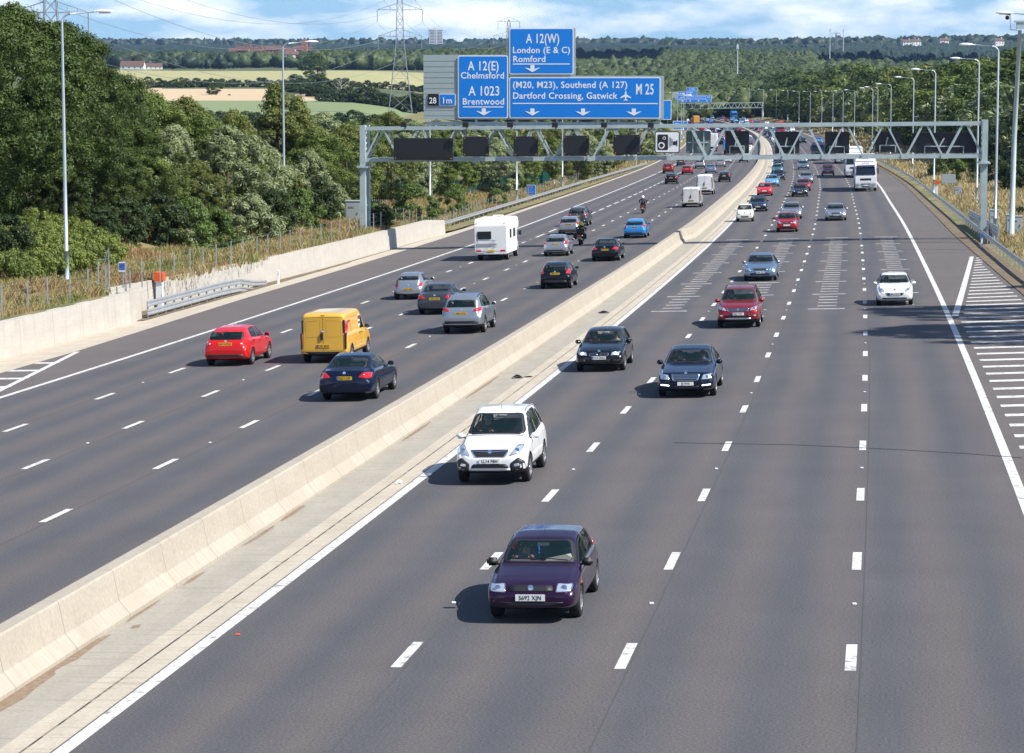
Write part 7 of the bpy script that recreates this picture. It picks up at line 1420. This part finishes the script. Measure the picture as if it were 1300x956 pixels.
def grass(label, m, regions, seed):
    rng = np.random.default_rng(seed); Vs = []
    for (s0, s1, t0, t1, n, h, w) in regions:
        s = rng.uniform(s0, s1, n); t = rng.uniform(t0, t1, n); 
        if t0 < -33: keep = ~((s > 74) & (s < 101) & (t > np.interp(s, [74, 101], [-33.7, -32.2]))); s = s[keep]; t = t[keep]; n = len(s)
        th = np.interp(s, SS, TH); X = np.interp(s, SS, CX) + t * np.cos(th); Y = np.interp(s, SS, CY) - t * np.sin(th); Z = verge(s, t) - .04
        hh = h * rng.uniform(.45, 1.2, n) * (.65 + .5 * np.sin(X * .9) * np.sin(Y * .55 + 1)); a = rng.uniform(0, 6.28, n); ww = w * rng.uniform(.6, 1.4, n); lx = rng.normal(size=n) * .28 * hh; ly = rng.normal(size=n) * .28 * hh
        P = np.stack([X, Y, Z], 1); sd = np.stack([np.cos(a) * ww, np.sin(a) * ww, np.zeros(n)], 1); mid = P + np.stack([lx * .4, ly * .4, hh * .6], 1); tp = P + np.stack([lx, ly, hh], 1)
        Vs.append(np.stack([P - sd, P + sd, mid + sd * .7, tp], 1))
    V = np.concatenate(Vs).reshape(-1, 3); npmesh('grass', V, np.arange(len(V)).reshape(-1, 4), m, label=label, cat='grass', kind='stuff')
grass('tall dry grass, thistles and weeds on the bank behind the left wall', GL, [(40, 100, -46, -31.9, 110000, .52, .016), (100, 175, -48, -31.9, 90000, .6, .02), (172, 300, -44, -32.6, 50000, .65, .035), (300, 480, -44, -32.0, 14000, .7, .08), (84, 104, -32.6, -31.3, 500, .6, .03)], 41)
grass('tall straw coloured grass on the wide right verge', GR, [(-25, 60, 13.3, 34, 45000, .55, .02), (60, 140, 13.0, 30, 40000, .6, .03), (140, 260, 13.0, 45, 70000, .7, .04), (260, 520, 12.4, 55, 50000, .8, .10), (520, 1100, 12.0, 50, 26000, .9, .22)], 42)
# ------------------------------------------------------------------ pylons and lines
M_PYL = mat('pylon_steel', (.26, .28, .29), .5, .3)
def pylon(px, Y, base_z, label, H=50.0, heading=.5, detail=1):
    q = at(px, 100, Y); e = empty('pylon', (q.x, q.y, base_z), heading, label=label, cat='pylon'); lv = [0, 7, 13, 18, 22, 25.5, 29, 32, 35.5, 39, 42, 46, H]
    wd = lambda z: float(np.interp(z, [0, 22, 29, 46, H], [9.0, 3.9, 2.8, 1.7, .4])) / 2; t = .20 if detail else .34; mb = MB()
    for a, b in zip(lv[:-1], lv[1:]):
        A_, B_ = wd(a), wd(b); ca = [(-A_, -A_, a), (A_, -A_, a), (A_, A_, a), (-A_, A_, a)]; cb = [(-B_, -B_, b), (B_, -B_, b), (B_, B_, b), (-B_, B_, b)]
        for k in range(4): mb.bar(ca[k], cb[k], t * 1.2); mb.bar(ca[k], cb[(k + 1) % 4], t * .6); mb.bar(ca[(k + 1) % 4], cb[k], t * .6); mb.bar(cb[k], cb[(k + 1) % 4], t * .6)
    mb.build('tower_body', M_PYL, e); tips = []
    for z, w in ((29, 8.2), (39, 8.6), (47, 6.0)):
        for s in (-1, 1):
            mb = MB(); b = wd(z); 
            for y in (-b, b): mb.bar((s * b, y, z), (s * w, 0, z + .1), t); mb.bar((s * wd(z + 2.4), y * .8, z + 2.4), (s * w, 0, z + .1), t * .8)
            for f in (.33, .66): mb.bar((s * (b + (w - b) * f), -b * (1 - f), z), (s * (b + (w - b) * f), 0, z + 2.4 * (1 - f)), t * .6)
            mb.build('crossarm', M_PYL, e); MB().tube([(s * w, 0, z), (s * w, 0, z - 4.6)], .13 if detail else .2, 6).build('insulator', M_PYL, e); tips.append((s, z, Matrix.Translation(e.location) @ Matrix.Rotation(heading, 4, 'Z') @ Vector((s * w, 0, z - 4.7))))
    return tips
P1 = pylon(66, 552, -5, 'large lattice pylon rising out of the top of the picture behind the oaks', heading=.12); P2 = pylon(508, 950, -3.5, 'tall lattice pylon left of the big blue signs', heading=.05); P3 = pylon(646, 1385, -6, 'small lattice pylon directly behind the upper blue sign', H=48, heading=.05); P4 = pylon(1061, 3300, 22, 'tiny distant lattice pylon on the right ridge', H=48, heading=.1, detail=0)
def wires(A_, B_, sag, label, r=.045):
    for (s, z, a), (_, _, b) in zip(A_, B_):
        MB().tube([a.lerp(b, k / 24) - Vector((0, 0, sag * 4 * (k / 24) * (1 - k / 24))) for k in range(25)], r, 4).build('power_line', M_PYL, label=label, cat='power line', group='power lines between ' + label[-20:])
wires(P1, P2, 12, 'power line hanging between the top left pylon and the pylon left of the signs', .05); wires(P2, P3, 14, 'power line hanging between the two pylons left of and behind the blue signs', .05)
A0 = [(s, z, v + Vector((-190, -420, 6))) for s, z, v in P1]; wires(A0, P1, 12, 'power line coming from beyond the left picture edge to the top left pylon', .05)
# ------------------------------------------------------------------ buildings in the distance
M_BRICK = mat('red_brick', (.36, .14, .09), .9, n2=(.28, .10, .07), nscale=.6); M_ROOF = mat('roof_tile', (.13, .065, .055), .9, n2=(.10, .07, .07), nscale=.5); M_ROOFB = mat('barn_roof', (.13, .075, .06), .9); M_RENDER = mat('white_render', (.75, .73, .68), .8); M_WIN = mat('far_window', (.03, .035, .045), .2); M_BLOCK = mat('pale_block', (.55, .57, .60), .8)
def house(w=9, d=7, h=5.2, rf=3.2, wall=M_BRICK, roof=M_ROOF, nw=3, chim=True, name='brick_house'):
    e = empty(name); MB().box((0, 0, h / 2 - 1), (w, d, h + 2)).add([(-w / 2, -d / 2, h), (-w / 2, d / 2, h), (-w / 2, 0, h + rf), (w / 2, -d / 2, h), (w / 2, d / 2, h), (w / 2, 0, h + rf)], [(0, 1, 2), (3, 5, 4)]).build('wall', wall, e)
    r = MB().add([(-w / 2 - .4, -d / 2 - .5, h - .2), (w / 2 + .4, -d / 2 - .5, h - .2), (w / 2 + .4, 0, h + rf + .12), (-w / 2 - .4, 0, h + rf + .12), (-w / 2 - .4, d / 2 + .5, h - .2), (w / 2 + .4, d / 2 + .5, h - .2)], [(0, 1, 2, 3), (3, 2, 5, 4)]).build('roof', roof, e)
    if chim: MB().box((w * .3, 0, h + rf + .2), (1.1, .8, 2.4)).build('chimney', wall, r)
    for k in range(nw):
        for z in ((1.4, 3.9) if h > 4 else (1.5,)): MB().box((-w / 2 + w * (k + .5) / nw, -d / 2 - .02, z), (1.3, .1, 1.3)).build('window', M_WIN, e)
    return e
def put(e, px, Y, dz, rz, label, group=None, sc=1, cat='house'):
    q = at(px, 100, Y); e.location = (q.x, q.y, gz(q.x, q.y) + dz); e.rotation_euler = (0, 0, rz); e.scale = (sc,) * 3; return tag(e, label, cat, group)
h0 = house(); hs = [(297, 3060), (306, 3120), (314, 3050), (322, 3140), (329, 3080), (337, 3120), (344, 3060), (352, 3130), (361, 3090), (372, 3130), (380, 3080), (392, 3120), (310, 3000), (326, 3010)]
for i, (px, Y) in enumerate(hs): put(h0 if i == 0 else copy_tree(h0), px, Y, 9 + random.uniform(-1, 2), random.uniform(-.5, .5), 'red brick house in the village above the hay field', 'brick village houses', random.uniform(1.1, 1.5))
e = empty('brick_tower'); MB().box((0, 0, 9), (7, 7, 22)).build('wall', M_BRICK, e); MB().add([(-4, -4, 20), (4, -4, 20), (4, 4, 20), (-4, 4, 20), (0, 0, 25)], [(0, 1, 4), (1, 2, 4), (2, 3, 4), (3, 0, 4), (3, 2, 1, 0)]).build('roof', M_ROOFB, e)
for z in (5, 10, 15): MB().box((0, -3.52, z), (1.2, .1, 2)).build('window', M_WIN, e)
put(e, 387, 3050, 8, 0, 'tall brick water tower at the right end of the village', cat='tower')
b0 = house(22, 10, 3.4, 4.2, M_RENDER, M_ROOFB, 4, False, 'barn')
for i, (px, Y, l) in enumerate([(169, 2330, 'long brown roofed barn with pale wall, left one of the farm'), (195, 2340, 'shorter brown roofed barn right of the long one')]): put(b0 if i == 0 else copy_tree(b0), px, Y, .2, .1 if i else -.05, l, sc=1 - .25 * i, cat='barn')
w0 = house(12, 8, 5, 3, M_RENDER, M_ROOFB, 3, True, 'white_house')
for i, (px, Y, dz, l) in enumerate([(1162, 4000, 12, 'white house among the trees of the right ridge'), (1197, 4050, 12, 'pale house right of the white one on the ridge'), (1150, 3960, 12, 'cream house left of the white one on the ridge'), (370, 2650, 8, 'white house in the trees below the brick village'), (1267, 3900, 14, 'pale cottage far right on the ridge')]): put(w0 if i == 0 else copy_tree(w0), px, Y, dz, .2, l, sc=1.2)
e = empty('tower_block'); MB().box((-8, 0, 26), (14, 16, 56)).build('wall', M_BLOCK, e); MB().box((8.5, 1.5, 25), (16, 16, 54)).build('wall', M_BLOCK, e); MB().box((0, 0, 54), (8, 8, 5)).build('plant_room', M_BLOCK, e)
for k in range(14):
    MB().box((-8, -8.05, 5 + k * 3.4), (11, .2, 1.4)).build('window', M_WIN, e); MB().box((9, -6.55, 5 + k * 3.4), (12, .2, 1.4)).build('window', M_WIN, e)
put(e, 553, 5750, -2, .1, 'pale high rise block standing on the skyline left of the signs', cat='tower block')
for px, Y, hh, l in ((936, 1800, 34, 'slim telecom mast in the wood above the far gantry'), (1053, 2900, 40, 'thin white mast left of the ridge pylon'), (1070, 2950, 40, 'thin white mast right of the ridge pylon')):
    q = at(px, 100, Y); e = empty('telecom_mast', (q.x, q.y, gz(q.x, q.y)), 0, label=l, cat='mast'); MB().tube([(0, 0, 0), (0, 0, hh)], [.6, .25], 8).build('mast', M_BLOCK, e); MB().box((0, 0, hh * .93), (1.6, 1.6, 3)).build('antenna', M_BLOCK, e)
# ------------------------------------------------------------------ the air itself
hz = MB(); hz.box((0, 5000, 97), (7200, 10900, 286)); hm = bpy.data.materials.new('haze'); hm.use_nodes = True; t = hm.node_tree; t.nodes.remove(t.nodes['Principled BSDF']); v = t.nodes.new('ShaderNodeVolumePrincipled')
v.inputs['Color'].default_value = (.36, .60, 1.0, 1); v.inputs['Density'].default_value = .000036; v.inputs['Anisotropy'].default_value = .2
t.links.new(v.outputs[0], t.nodes['Material Output'].inputs['Volume']); hz.build('haze', hm, kind='stuff', label='thin blue summer haze over the whole landscape', cat='haze')
